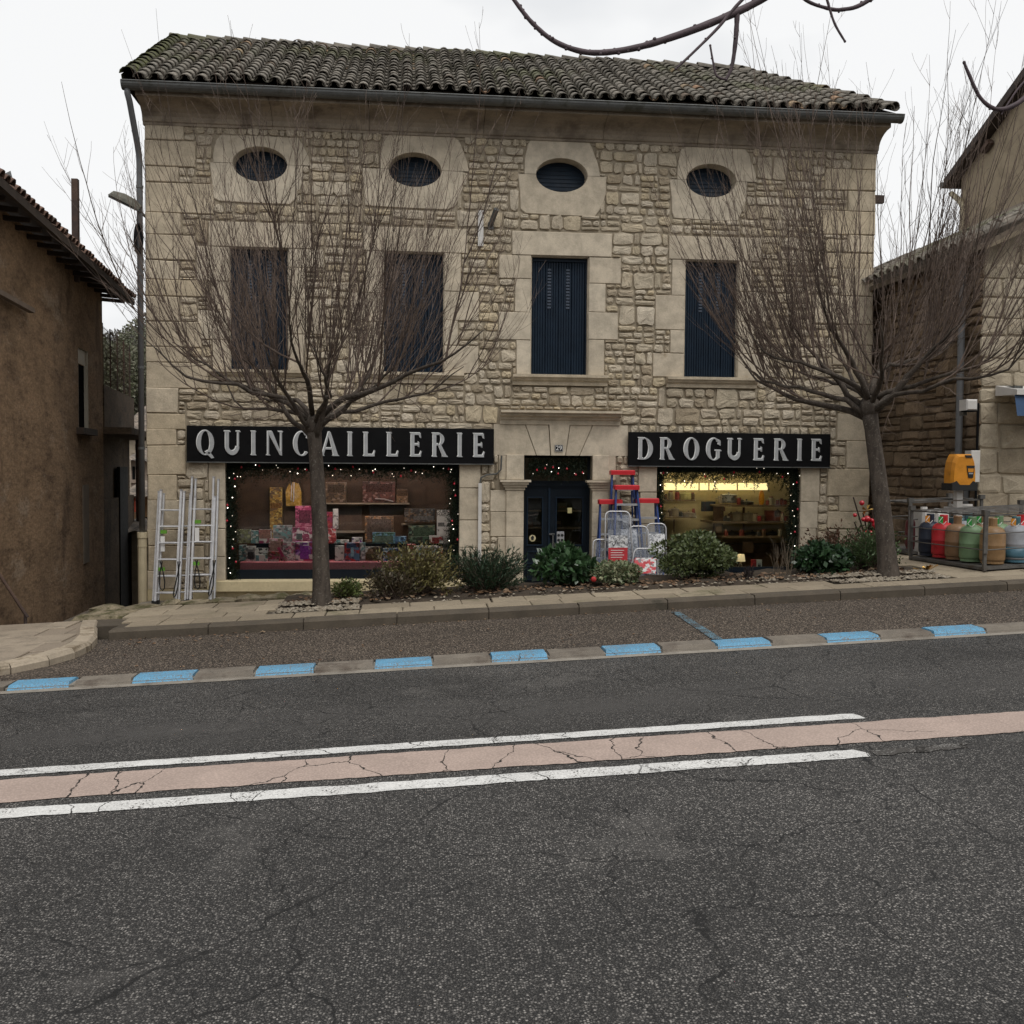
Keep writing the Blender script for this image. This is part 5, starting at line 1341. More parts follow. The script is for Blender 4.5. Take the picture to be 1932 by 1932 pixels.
# services on the flank
dp_ = P(1805, 760, 15.9); MB().tube([(NX0-.12, 15.75, 1.9), (NX0-.12, 15.75, NZ-.1)], .055, 10).tube([(NX0-.12, 15.75, 3.1), (NX0-.12, 15.75, 3.16)], .066, 10).build('downpipe', GREYP, nh, smooth=False)
MB().tube([(NX0-.03, 15.36, .4), (NX0-.03, 15.36, 2.7)], .02, 6).build('cable', BLACK, nh)
MB().tube([(NX0-.05, 15.6, .3), (NX0-.05, 15.6, 1.6)], .045, 8).build('pipe', GREYP, nh)
c = P(1828, 765, 15.2); sl_ = thing('security_light', 'white box floodlight fixed at the corner of the stone house', 'lamp', (c.x, 15.2, c.z))
MB().bbox(c.x-.09, c.x+.09, 15.1, 15.32, c.z-.08, c.z+.09, .02).build('housing', WPVC, sl_); MB().box(c.x-.03, c.x+.03, 15.3, 15.42, c.z-.15, c.z-.05).build('bracket', ZINC, sl_); MB().box(c.x-.08, c.x+.08, 15.11, 15.28, c.z-.1, c.z-.081).build('lens', DGLASS, sl_)
c0, c1_ = P(1826, 850, 15.25), P(1842, 910, 15.25); tag(MB().bbox(c0.x, c1_.x, 15.15, 15.33, c1_.z, c0.z, .01).build('meter_box', WPVC), 'white electric meter box behind the orange bottle sign', 'meter box')
# awning on the pale front
aw_ = thing('awning', 'folded awning with white hood and blue cloth edge on the stone house', 'awning', (10.6, 15, 3.2))
a, b = P(1896, 738, 15.2), P(1960, 738, 15.2); z0, z1 = PZ(752, 15, 1915), PZ(737, 15, 1915)
m = MB(); m.prof_x([(15.33, z1+.1), (14.75, z1-.0), (14.75, z1-.08), (15.33, z1-.06)], P(1908, 740, 14.9).x, 13.2); m.build('hood', WPVC, aw_)
m = MB(); x0 = P(1914, 760, 14.8).x; m.add([(x0, 14.8, z1-.08), (13.2, 14.8, z1-.08), (13.2, 14.72, PZ(785, 14.8, 1915)), (x0, 14.72, PZ(785, 14.8, 1915))], [(0, 1, 2, 3)]); m.build('valance', pm('blue_canvas', (.035, .07, .14), .8, .2, 6, .2), aw_)
MB().box(P(1893, 745, 15.2).x, P(1908, 745, 15.2).x, 14.9, 15.33, z1-.05, z1+.07).build('arm_bracket', ZINC, aw_)
# small dark bracket on the shop's right edge
c = P(1660, 372, 18.45); tag(MB().box(XR-.02, XR+.2, 18.56, 18.66, c.z-.07, c.z+.07).build('wall_bracket', RUST), 'rusty bracket sticking out of the shop wall near its right corner', 'bracket')

# --- tall cream gabled house behind: its gable wall faces the shop, the ridge runs away to the right
gx = P(1816, 380, 24.6).x; ch = thing('gabled_house', 'tall cream rendered house with dark sloping roof edge rising behind the stone house', 'building', (gx+3, 22, 0))
def gp(px, py):
    d = _fw+_r2*((px-966)/1932)-_u2*((py-966)/1932); t = gx/d.x; return (d.y*t, EYE+d.z*t)
(ya, za), (yb, zb) = gp(1800, 345), gp(1935, 160)
gs = (zb-za)/(yb-ya); yr_ = yb-1.6; zr_ = za+gs*(yr_-ya); yf = 2*yr_-ya
m = MB(); pl = [(ya-.35, -2), (yf+.35, -2), (yf+.35, za-.25), (yr_, zr_-.12), (ya-.35, za+.35*gs*-1-.25+.2)]
n = len(pl); m.add([(gx, y, z) for y, z in pl]+[(gx+7, y, z) for y, z in pl], [tuple(range(n)), tuple(range(2*n-1, n-1, -1))]+[(k, (k+1) % n, n+(k+1) % n, n+k) for k in range(n)])
m.build('wall', CREAM, ch)
DRE = pm('dark_roof_edge', (.055, .042, .036), .9, .3, 6, .4)
for y0, z0 in ((ya, za), (yf, za)):
    m = MB(); q = [(y0, z0-.13), (yr_, zr_-.13), (yr_, zr_+.07), (y0, z0+.07)]
    m.add([(gx-.28, y, z) for y, z in q]+[(gx+7.3, y, z) for y, z in q], [(0,1,2,3),(7,6,5,4),(0,4,5,1),(1,5,6,2),(2,6,7,3),(3,7,4,0)]); m.build('roof_slope', DRE, ch)
MB().tube([(gx-.12, ya-.1, za-.3), (gx-.1, ya-.45, za-.55), (gx-.1, ya-.62, za-.75), (gx-.1, ya-.62, za-4)], .07, 8).build('downpipe', CREAMP, ch)
MB().tube([(gx-.3, ya+.08, za-.05), (gx+7, ya+.08, za-.05)], .08, 8).build('gutter', ZINC, ch)
MB().bar((gx-.1, (ya+yb)/2, (za+zb)/2-.35), (gx-.1, (ya+yb)/2-.3, (za+zb)/2-.2), .14, .12).build('purlin_end', RUST, ch)

# ------------------------------------------------------------------ wooded hill far behind
HILL = pm('hill_scrub', (.085, .085, .05), 1, .4, .08, .8, .5, .5)
m = MB(); nxh, nyh = 26, 8; rhh = random.Random(9)
for j in range(nyh):
    for i in range(nxh):
        x = -150+260*i/(nxh-1); y = 85+18*j; m.v.append((x, y, -8+min(1, j/5)*(18+4*sin(i*.6))+rhh.uniform(-.8, .8)))
for j in range(nyh-1):
    for i in range(nxh-1): a = j*nxh+i; m.f.append((a, a+1, a+nxh+1, a+nxh))
tag(m.build('hill', HILL, fix=False), 'wooded hillside far behind the houses', 'hill', kind='structure')
LEAFM = {}
def leaf_cloud(mb, c, rx, ry, rz, n, size, rnd, shell=.55, flat=1.0, droop=0.):
    """n small leaf quads through an ellipsoid volume, denser to the outside"""
    for _ in range(n):
        while True:
            u = Vector((rnd.uniform(-1, 1), rnd.uniform(-1, 1), rnd.uniform(-1, 1)))
            if .05 < u.length < 1: break
        L = u.length; u *= (L**shell)/L
        p = Vector((c[0]+u.x*rx, c[1]+u.y*ry, c[2]+u.z*rz))
        d = (u+Vector((rnd.uniform(-1, 1), rnd.uniform(-1, 1), rnd.uniform(-1, 1)-droop))*.9).normalized(); s = size*rnd.uniform(.6, 1.35)
        t = d.cross(Vector((rnd.uniform(-1, 1), rnd.uniform(-1, 1), rnd.uniform(-1, 1)))).normalized(); w = s*.28*flat
        mb.add([p, p+d*s*.45+t*w, p+d*s, p+d*s*.5-t*w], [(0, 1, 2, 3)])
def leaf_mat(name, tones, rough=.5, spec=.4):
    t = NT(name); c = t.ramp(t.rand(), [(i/(len(tones)-1), q) for i, q in enumerate(tones)])
    t.b.inputs['Subsurface Weight'].default_value = 0
    return t.fin(c, rough, 0, spec)
FARL = leaf_mat('far_foliage', [(.085, .095, .055), (.14, .15, .085), (.12, .11, .08), (.17, .175, .11)])
FARB = leaf_mat('far_bare_branches', [(.09, .08, .065), (.13, .12, .10), (.07, .06, .05)])
for k, (px, py, Y, rx, rz, mt, lab) in enumerate(((212, 708, 62, 2.2, 3.0, FARL, 'far evergreen tree beside the brown house roofline in the alley gap'), (250, 700, 66, 2.6, 3.6, FARL, 'far dark green tree above the tiled roof in the alley gap'), (238, 668, 76, 3.2, 2.6, FARB, 'far leafless tree on the hill crest in the alley gap'), (280, 690, 72, 3.4, 4.0, FARB, 'far leafless tree on the hill behind the shop corner'))):
    c = P(px, py, Y); t = thing('hill_tree', lab, 'tree', (c.x, Y, -4), 'trees on the far hill'); m = MB()
    rl_ = random.Random(50+k)
    for q in range(6): leaf_cloud(m, (c.x+rl_.uniform(-.6, .6)*rx, Y+rl_.uniform(-1, 1), c.z+rl_.uniform(-.6, .5)*rz), rx*.6, rx*.6, rz*.5, 2200, .2, rl_)
    m.build('crown', mt, t, fix=False); MB().tube([(c.x, Y, -5), (c.x+.1, Y, c.z-rz*.3), (c.x, Y, c.z+rz*.5)], [.25, .18, .05], 7).build('trunk', BARK, t)
# ------------------------------------------------------------------ ladders against the shop's left wall
ALU = pm('aluminium', (.52, .52, .53), .42, .12, 9, .05, metal=.45, isl=.06)
ALUD = pm('dull_aluminium', (.40, .40, .41), .5, .12, 9, .05, metal=.4)
GREENP = pm('green_plastic', (.13, .32, .04), .5, .1, 9, 0)
BLKP = pm('black_plastic', (.015, .015, .015), .6, .1, 9, 0)
REDP = pm('red_plastic', (.48, .022, .03), .45, .1, 9, .05)
BLUEM = pm('blue_paint', (.018, .045, .17), .4, .12, 9, .05)
def card_mat(name, base, c2, c3, sc=9, seed=0):
    """printed card: blocks of flat colour"""
    t = NT(name); sc *= 1.8; co = t.mapping((sc, sc, sc*1.3), (seed*1.7, seed*.9, seed*2.3))
    v = t.n('TexVoronoi', feature='F1', distance='CHEBYCHEV'); t.set(v, 'Vector', co); v.inputs['Scale'].default_value = 1.
    s = t.n('SeparateColor'); t.set(s, 0, v.outputs['Color'])
    c = t.ramp(s.outputs[0], [(0, base), (.38, base), (.4, c2), (.66, c2), (.7, c3), (1, c3)])
    c.node.color_ramp.interpolation = 'CONSTANT'
    v2 = t.n('TexVoronoi', feature='F1', distance='CHEBYCHEV'); t.set(v2, 'Vector', co); v2.inputs['Scale'].default_value = 1.7
    s2 = t.n('SeparateColor'); t.set(s2, 0, v2.outputs['Color'])
    c = t.mix(t.mapr(s2.outputs[1], .80, .81, 0, .8), c, tuple(min(.75, q*1.6+.12) for q in base)); c = t.mix(t.mapr(s2.outputs[2], .82, .83, 0, .75), c, tuple(q*.2 for q in base))
    c = t.mix(t.mapr(s2.outputs[0], .88, .89, 0, .8), c, c3)
    return t.fin(c, .35, spec=.5)
def extension_ladder(label, x0, x1, ztop, heights, shifts, Y0, yb):
    """nested extension ladder leaning on the wall; x0..x1 outer width of the front section"""
    zb = tz(x0); L = thing('extension_ladder', label, 'ladder', ((x0+x1)/2, yb, zb)); w = x1-x0
    for k, (h, sh) in enumerate(zip(heights, shifts)):
        xa, xb = x0+sh[0], x1+sh[1]; base = Vector((0, yb+.06*k+.02, zb)); top = Vector((0, Y0+.06*k, zb+h))
        for x in (xa, xb):
            m = MB().bar((x, base.y, base.z), (x, top.y, top.z), .028 if k else .034, .065); st = m.build('stile', ALU, L)
            MB().bar((x, base.y, base.z), (x, base.y+.002, base.z+.07), .04, .075).build('foot', BLKP, L)
            MB().bar((x, top.y, top.z), (x, top.y+.002, top.z+.03), .036, .07).build('end_cap', ALUD, L)
        n = int((h-.2)/.28)
        for i in range(n):
            f = (.2+.28*i)/h; p = base.lerp(top, f); zz = p.z
            MB().tube([(xa+.012, p.y-.012, zz), (xb-.012, p.y-.012, zz)], .014, 8).build('rung', ALU if k == 0 else ALUD, L)
    for (fx_, fz) in ((.06, .32), (.06, .66)):
        p = base.lerp(top, fz); MB().box(x0+.02, x0+.12, p.y-.12, p.y-.07, p.z-.03, p.z+.03).build('clamp', GREENP, L)
    p = base.lerp(top, .55); MB().box(x0+.03, x0+.10, p.y-.11, p.y-.1, p.z-.13, p.z+.13).build('instruction_label', WPRINT, L)
    rq = random.Random(int(x0*100))
    for q in range(2):
        pts = []; xs_ = x0+.1+.24*q
        for i in range(9): f = i/8; pts.append((xs_+.06*sin(f*6+q)+.05*f, yb-.03, zb+.75-.62*sin(f*pi)*(.8+.2*q)))
        MB().tube(pts, .011, 5).build('strap', BLKP, L)
    return L
extension_ladder('triple aluminium extension ladder leaning beside the cream pipe foot', PX(292, 17.9), PX(331, 17.9), 0, (1.93, 1.90, 1.86), ((0, 0), (-.05, .04), (.02, .13)), 18.35, 17.85)
extension_ladder('taller aluminium extension ladder with its rear section raised beside the toy window', PX(358, 17.9), PX(393, 17.9), 0, (1.80, 2.14, 2.10), ((0, .03), (-.06, .0), (-.01, .07)), 18.34, 17.88)

# ------------------------------------------------------------------ stepladders and step stools beside the door
CARDW = card_mat('white_leaflet', (.72, .72, .72), (.62, .62, .63), (.35, .36, .38), 11, 1)
CARDR = card_mat('red_white_leaflet', (.70, .69, .68), (.55, .06, .07), (.62, .10, .11), 7, 2)
def film():
    t = NT('clear_film'); t.t.nodes.remove(t.b)
    tr = t.n('BsdfTransparent'); tr.inputs[0].default_value = (.82, .85, .9, 1); gl = t.n('BsdfGlossy'); gl.inputs['Roughness'].default_value = .15; df = t.n('BsdfDiffuse'); df.inputs[0].default_value = (.14, .16, .2, 1)
    b = t.n('Bump'); b.inputs['Strength'].default_value = .8; b.inputs['Distance'].default_value = .03; t.set(b, 'Height', t.noise(9, 3, .5, t.mapping((1.6, 1, .5)))); t.t.links.new(b.outputs[0], gl.inputs['Normal'])
    m1 = t.n('MixShader'); m1.inputs[0].default_value = .25; t.l(tr, m1, 0, 1); t.l(df, m1, 0, 2); m2 = t.n('MixShader'); m2.inputs[0].default_value = .09; t.l(m1, m2, 0, 1); t.l(gl, m2, 0, 2); t.l(m2, t.out); return t.m
FILM = film()
def stepladder(label, px, py_top, w_top, spread, Y, leaf=None):
    """blue stepladder with red cap, leaning almost upright against the wall"""
    c = P(px, py_top, Y); zb = tz(c.x); h = c.z-zb
    t = thing('stepladder', label, 'stepladder', (c.x, Y, zb), 'blue stepladders beside the shop door')
    MB().tbox(c.x-w_top/2-.03, c.x+w_top/2+.03, Y-.09, Y+.09, c.z-.085, c.z, .015).build('top_cap', REDP, t)
    rails = []
    for s in (-1, 1):
        a = Vector((c.x+s*w_top/2, Y, c.z-.08)); b = Vector((c.x+s*(w_top/2+spread*h), Y-.35, zb)); rails.append((a, b))
        MB().bar(a, b, .03, .07).build('front_rail', BLUEM, t)
        a2 = Vector((c.x+s*(w_top/2-.01), Y+.06, c.z-.08)); b2 = Vector((c.x+s*(w_top/2+spread*h-.02), Y+.12, zb)); MB().bar(a2, b2, .025, .04).build('rear_rail', BLUEM, t)
        MB().box(b.x-.03, b.x+.03, b.y-.05, b.y+.05, zb, zb+.05).build('foot', BLKP, t)
    n = max(2, int(h/.25)-1)
    for i in range(1, n+1):
        f = i/(n+.6); l = rails[0][0].lerp(rails[0][1], f); r = rails[1][0].lerp(rails[1][1], f); MB().box(l.x, r.x, l.y-.02, l.y+.09, l.z-.02, l.z+.015).build('step', ALUD, t)
    if leaf:
        fz0, fz1 = leaf; l = rails[0][0].lerp(rails[0][1], fz0); l1 = rails[0][0].lerp(rails[0][1], fz1)
        m = MB(); x0, x1 = c.x-.12, c.x+.17; m.add([(x0, l1.y-.06, l1.z), (x1, l1.y-.06, l1.z), (x1-.02, l.y-.06, l.z), (x0-.02, l.y-.06, l.z)], [(0, 1, 2, 3)]); q = m.build('leaflet', CARDW, t)
        cx, cz = (x0+x1)/2, (l.z+l1.z)/2-.06; yy = (l.y+l1.y)/2-.075
        for sx in (0, .09):
            k = MB(); k.bar((cx-.07+sx, yy, cz-.1), (cx-.03+sx, yy, cz+.1), .007, .002); k.bar((cx+.01+sx, yy, cz-.1), (cx-.03+sx, yy, cz+.1), .007, .002)
            k.build('printed_ladder', KPRINT, q)
stepladder('tallest blue stepladder with red cap, at the back of the display beside the door', 1174, 887, .38, .05, 18.25, (.36, .62))
stepladder('tall blue stepladder with red cap and white leaflet, before the tallest one', 1182, 915, .38, .06, 18.0, (.40, .68))
stepladder('lower blue stepladder with red cap next to the stone door pilaster', 1151, 942, .36, .05, 18.1)
stepladder('lower blue stepladder with red cap next to the kitchenware window', 1220, 940, .36, .05, 18.1, (.55, .8))
def stool(label, px, py, wpx, Y, lean=.25, leaf=None, tilt=0.):
    c = P(px, py, Y); zb = tz(c.x); w = (P(px+wpx, py, Y).x-c.x); h = c.z-zb
    t = thing('step_stool', label, 'step stool', (c.x, Y, zb), 'aluminium step stools beside the shop door')
    x0, x1 = c.x-w/2, c.x+w/2; r = min(.09, w*.3); pts = [(x0-.05-tilt*h, Y-lean, zb)]
    def yy(z): return Y-lean*(c.z-z)/h
    def xx(z): return -tilt*(c.z-z)
    zc = c.z-r; pts.append((x0+xx(zc), yy(zc), zc))
    for i in range(1, 6): a = pi-i*pi/2/5; pts.append((x0+r+r*cos(a), yy(zc+r*sin(a)), zc+r*sin(a)))
    for i in range(0, 6): a = pi/2-i*pi/2/5; pts.append((x1-r+r*cos(a), yy(zc+r*sin(a)), zc+r*sin(a)))
    pts.append((x1+.05-tilt*h, Y-lean, zb))
    MB().tube(pts, .014, 8).build('hoop_frame', ALU, t, smooth=True)
    for s in (-1, 1): MB().bar((c.x+s*(w/2-.02)+xx(zb+.6*h), Y+.02, zb+h*.55), (c.x+s*(w/2-.01)-tilt*h, Y+.16, zb), .022, .03).build('rear_leg', ALUD, t)
    for f in ((.18, .42, .66) if h > .9 else (.3, .62)): zz = zb+h*f; MB().box(x0+.0+xx(zz), x1-.0+xx(zz), yy(zz)-.02, yy(zz)+.14, zz-.03, zz).build('tread', ALUD, t)
    m = MB(); z1, z0 = c.z-.03, zb+h*.2; m.add([(x0+.01+xx(z0), yy(z0)-.03, z0), (x1-.01+xx(z0), yy(z0)-.03, z0), (x1-.03, yy(z1)-.015, z1), (x0+.03, yy(z1)-.015, z1)], [(0, 1, 2, 3)]); m.build('plastic_film', FILM, t)
    if leaf:
        f0, f1, mt = leaf; za, zb2 = zb+h*f0, zb+h*f1; m = MB(); m.add([(x0+.02+xx(za), yy(za)-.05, za), (x1-.02+xx(za), yy(za)-.05, za), (x1-.02+xx(zb2), yy(zb2)-.05, zb2), (x0+.02+xx(zb2), yy(zb2)-.05, zb2)], [(0, 1, 2, 3)]); m.build('leaflet', mt, t)
stool('tall step stool in clear film with a red and white leaflet', 1165, 965, 46, 17.55, .3, None)
st_ = P(1166, 1045, 17.2)
lf = thing('leaflet_card', 'red and white printed card propped on the tall step stool', 'card', (st_.x, 17.2, st_.z-.3))
x0, x1 = P(1148, 1040, 17.2).x, P(1184, 1040, 17.2).x; za, zb_ = PZ(1063, 17.2, 1166), PZ(1010, 17.2, 1166); zc_ = za+(zb_-za)*.56
MB().box(x0, x1, 17.2, 17.206, zc_, zb_).build('upper_panel', CARDW, lf); MB().box(x0, x1, 17.2, 17.206, za, zc_).build('lower_panel', pm('red_card', (.5, .045, .055), .4), lf)
text_mesh('erins', .075, KPRINT, 'lettering', lf, ((x0+x1)/2+.05, 17.197, zc_+.09)); 
k = MB(); k.bar((x0+.06, 17.196, zc_+.08), (x0+.09, 17.196, zc_+.03), .01, .002); k.bar((x0+.09, 17.196, zc_+.03), (x0+.15, 17.196, zc_+.14), .01, .002); k.build('tick_mark', KPRINT, lf)
k = MB()
for i in range(4): k.box(x0+.04, x1-.06-.03*(i % 2), 17.197, 17.199, zc_-.05-.04*i, zc_-.04-.04*i)
k.build('print_lines', WPRINT, lf)
stool('low step stool in clear film beside the door, left of the tall one', 1133, 1018, 28, 17.5, .15)
stool('step stool with crumpled film between the tall one and the window', 1204, 993, 36, 17.6, .25, (.35, .5, CARDR), .06)
stool('step stool with folded film close to the kitchenware window', 1238, 988, 36, 17.75, .2, (.55, .85, CARDW), .06)
stool('small step stool with red leaflet half hidden by the round bush', 1218, 1035, 44, 17.3, .2, (.45, .8, CARDR), .1)
# loose grey panel behind them
p0, p1 = P(1148, 1010, 18.0), P(1180, 1075, 18.0); tag(MB().box(p0.x, p1.x, 18.0, 18.02, p1.z-.3, p0.z+.1).build('backing_panel', ALUD), 'plain grey metal panel behind the tall step stool', 'panel')

# ------------------------------------------------------------------ gas bottles, cages, bottle sign
STEEL = pm('galvanised_steel', (.10, .095, .088), .6, .3, 8, .15, 50, metal=.3, dirt=(.08, .065, .05), dv=(.5, .66))
def paint(name, c): return pm(name, c, .42, .14, 7, .06, 50, dirt=tuple(q*.5 for q in c), dv=(.6, .74), ds=6)
GAS = dict(navy=paint('gas_navy', (.018, .024, .040)), red=paint('gas_red', (.46, .022, .028)), brown=paint('gas_brown', (.22, .125, .065)), green=paint('gas_green', (.15, .235, .125)), bronze=paint('gas_bronze', (.25, .15, .07)), silver=paint('gas_silver', (.30, .31, .33)), blue=paint('gas_blue', (.065, .15, .20)), maroon=paint('gas_maroon', (.10, .02, .025)), teal=paint('gas_teal', (.05, .12, .14)))
ORNG = paint('tag_orange', (.55, .22, .02)); GRNT = paint('tag_green', (.03, .25, .05))
cc = Vector((7.16, 12.07)); crot = radians(6)
def cl(u, v): return Vector((cc.x+u*cos(crot)-v*sin(crot)*.6, cc.y+u*sin(crot)+v*cos(crot)))
def cz0(u=0, v=0): q = cl(u, v); return pz(q.x, q.y)+.012
def gas_bottle(u, v, col, label, tagc=None, lower=None, zb=None, r=.152, h=.46, at=None):
    q = cl(u, v) if at is None else Vector(at); z = zb if zb is not None else pz(q.x, q.y)+.075
    t = thing('gas_bottle', label, 'gas bottle', (q.x, q.y, z), 'gas bottles in the steel cages')
    body = [(r*.93, .035), (r*.99, .055), (r, .09), (r, h*.48), (r*1.012, h*.49), (r*1.012, h*.51), (r, h*.52), (r, h*.78), (r*.96, h*.87), (r*.82, h*.955), (r*.55, h*1.01), (r*.3, h*1.03)]
    MB().lathe(body, (q.x, q.y, z), 24).build('body', col, t, smooth=True)
    if lower: MB().lathe([(r*1.004, .06), (r*1.006, .09), (r*1.006, h*.42)], (q.x, q.y, z), 24).build('lower_paint_band', lower, t, smooth=True)
    MB().lathe([(r*.86, 0), (r*.9, .0), (r*.9, .035), (r*.86, .036)], (q.x, q.y, z), 20).build('foot_ring', lower or col, t)
    MB().lathe([(.052, 0), (.052, .11), (.045, .12), (.04, .12), (.04, .02)], (q.x, q.y, z+h*1.0), 12).build('valve_shroud', GAS['teal'] if col is GAS['silver'] else col, t)
    if tagc:
        MB().box(q.x-.115, q.x-.05, q.y-.075, q.y-.068, z+h*1.0+.005, z+h*1.0+.095).build('seal_tag', tagc, t)
        MB().tube([(q.x-.06, q.y-.08, z+h+.09), (q.x-.12, q.y-.1, z+h+.03), (q.x-.06, q.y-.1, z+h-.01), (q.x-.01, q.y-.08, z+h+.03)], .005, 5).build('seal_wire', WPVC, t)
G = GAS
left = [(1.34, 'navy', 'dark navy gas bottle with orange tag at the back corner of the full cage', ORNG), (1.02, 'red', 'bright red gas bottle between the navy and brown ones in the full cage', GRNT), (.70, 'brown', 'brown gas bottle between the red and green ones in the full cage', None), (.42-.04, 'green', 'pale green gas bottle beside the front bronze one in the full cage', GRNT)]
for v, c, l, tg in left: gas_bottle(.19, v+.17, G[c], l, tg)
gas_bottle(.25, .20, G['bronze'], 'bronze gas bottle right behind the corner post of the full cage', None)
gas_bottle(.585, .20, G['silver'], 'gas bottle silver above and blue below in the front row of the full cage', ORNG, G['blue'])
gas_bottle(.92, .20, G['navy'], 'navy gas bottle beyond the silver and blue one in the front row', ORNG)
gas_bottle(.58, .54, G['green'], 'pale green gas bottle in the second row behind the silver and blue one', GRNT)
gas_bottle(.92, .56, G['red'], 'red gas bottle in the second row behind the front navy one', ORNG)
gas_bottle(.56, .88, G['brown'], 'brown gas bottle in the middle of the full cage', GRNT)
gas_bottle(.60, 1.24, G['silver'], 'silver grey gas bottle in the rear row of the full cage', None)
def cage(label, W, D, H, fr, bars, base, rails_top, loc, lowz):
    """galvanised cage; fr(u,v) gives plan positions"""
    t = thing('gas_cage', label, 'cage', loc)
    def q(u, v, z): p = fr(u, v); return (p.x, p.y, lowz(u, v)+z)
    for u, v in ((0, 0), (W, 0), (0, D), (W, D)):
        MB().bar(q(u, v, 0), q(u, v, H), .038, .038).build('corner_post', STEEL, t)
        if (u, v) == (0, 0): MB().bar(q(u-.01, v-.03, .22), q(u-.01, v-.03, H+.02), .05, .012).build('angle_plate', STEEL, t)
        MB().bar(q(u, v, H), q(u, v, H+.06), .075, .075).build('stacking_foot', STEEL, t)
    for z in bars:
        for a, b in (((0, 0), (W, 0)), ((0, 0), (0, D)), ((W, 0), (W, D)), ((0, D), (W, D))): MB().tube([q(*a, z), q(*b, z)], .008, 6).build('rail', STEEL, t)
    for a, b in (((0, 0), (W, 0)), ((0, 0), (0, D)), ((W, 0), (W, D)), ((0, D), (W, D))): MB().bar(q(*a, .03), q(*b, .03), .036, .04).build('base_beam', STEEL, t); MB().bar(q(*a, H-.01), q(*b, H-.01), .02, .02).build('top_beam', STEEL, t)
    for k in range(rails_top): v = D*(k+1)/(rails_top+1); MB().tube([q(0, v, H), q(W, v, H)], .008, 6).build('top_bar', STEEL, t)
    MB().add([q(0, 0, .05), q(W, 0, .05), q(W, D, .05), q(0, D, .05)], [(0, 1, 2, 3)]).build('floor_plate', STEEL, t)
    return t
cage('full steel gas cage with coloured bottles standing by the kerb', 1.75, 1.68, .70, cl, (.26, .46), 0, 6, (cc.x, cc.y, .36), lambda u, v: pz(cl(u, v).x)+.02)
# a timber skid carries it level
sk = MB(); 
for v in (.1, .8, 1.5):
    a, b = cl(0, v), cl(1.75, v); sk.bar((a.x, a.y, pz(a.x)-.0), (b.x, b.y, pz(b.x)-.0), .09, .08)
    break
tag(sk.build('timber_skid', WOODD), 'dark timber skid under the front of the full gas cage', 'timber')
c2 = P(1700, 1040, 14.6); 
def cl2(u, v): return Vector((c2.x+u, 14.35+v))
cage('older empty looking gas cage standing behind the leaning tree trunk', 1.1, .9, .78, cl2, (.27, .52), 0, 3, (c2.x, 14.35, .3), lambda u, v: pz(c2.x+u)+.02)
for k, (u, v, c, l) in enumerate(((.2, .2, 'maroon', 'maroon gas bottle in the older cage, beside its post'), (.55, .22, 'maroon', 'maroon gas bottle in the middle of the older cage'), (.88, .25, 'teal', 'teal gas bottle at the far end of the older cage'))): gas_bottle(0, 0, G[c], l, None, None, None, at=cl2(u, v))
# white crates and sheets behind the full cage
for k, (px0, px1, py0, py1, Y, l) in enumerate(((1742, 1766, 957, 985, 14.2, 'white plastic tank standing behind the older cage'), (1768, 1792, 960, 990, 14.3, 'white plastic tank standing next to the bottle sign post'),)):
    a, b = P(px0, py0, Y), P(px1, py1, Y); t = thing('plastic_tank', l, 'tank', ((a.x+b.x)/2, Y, pz(a.x)))
    MB().bbox(a.x, b.x, Y, Y+.35, pz(a.x)+.02, a.z-.05, .03).build('tank_body', WPVC, t); MB().tube([((a.x+b.x)/2, Y+.17, a.z-.06), ((a.x+b.x)/2, Y+.17, a.z)], .05, 8).build('cap', WPVC, t)
a, b = P(1771, 958, 14.6), P(1870, 955, 14.6); t = thing('white_bench', 'white slatted bench top behind the full gas cage', 'bench', (a.x, 14.6, pz(a.x)))
for k in range(3): MB().box(a.x+.15*k, b.x-.1*k, 14.5+.13*k, 14.6+.13*k, a.z-.05+.035*k, a.z-.02+.035*k).build('slat', WPVC, t)
for xx in (a.x+.1, b.x-.15): MB().box(xx, xx+.05, 14.62, 14.67, pz(xx), a.z-.04).build('leg', WPVC, t)
# giant orange bottle shaped sign on a white post
Ys = 14.5; l, r_s = P(1787, 900, Ys).x, P(1834, 900, Ys).x; zt_, zb_ = PZ(857, Ys, 1812), PZ(924, Ys, 1812); W = r_s-l; H = zt_-zb_
sg = thing('bottle_sign', 'giant orange gas bottle sign with black base on a white post', 'sign', ((l+r_s)/2, Ys, pz(l)))
half = [(.46, 0), (.49, .1), (.5, .3), (.49, .55), (.44, .78), (.36, .93), (.30, 1.0)]
poly = [((l+r_s)/2+x*W, zb_+z*H) for x, z in half]+[((l+r_s)/2-x*W, zb_+z*H) for x, z in half[::-1]]
hb = .2
def solid(mb, poly, y0, y1, b):
    cx = sum(p[0] for p in poly)/len(poly); cz = sum(p[1] for p in poly)/len(poly); n = len(poly)
    ins = [(p[0]+(cx-p[0])*b, p[1]+(cz-p[1])*b) for p in poly]
    vs = [(x, y0, z) for x, z in ins]+[(x, y0+.05, z) for x, z in poly]+[(x, y1-.05, z) for x, z in poly]+[(x, y1, z) for x, z in ins]
    fs = [tuple(range(n)), tuple(range(4*n-1, 3*n-1, -1))]
    for q in range(3):
        for k in range(n): k2 = (k+1) % n; fs.append((q*n+k, (q+1)*n+k, (q+1)*n+k2, q*n+k2))
    mb.add(vs, fs)
m = MB(); solid(m, poly, Ys-.14, Ys+.14, .16); m.build('bottle_shape', ORNG, sg, smooth=False)
cx = (l+r_s)/2
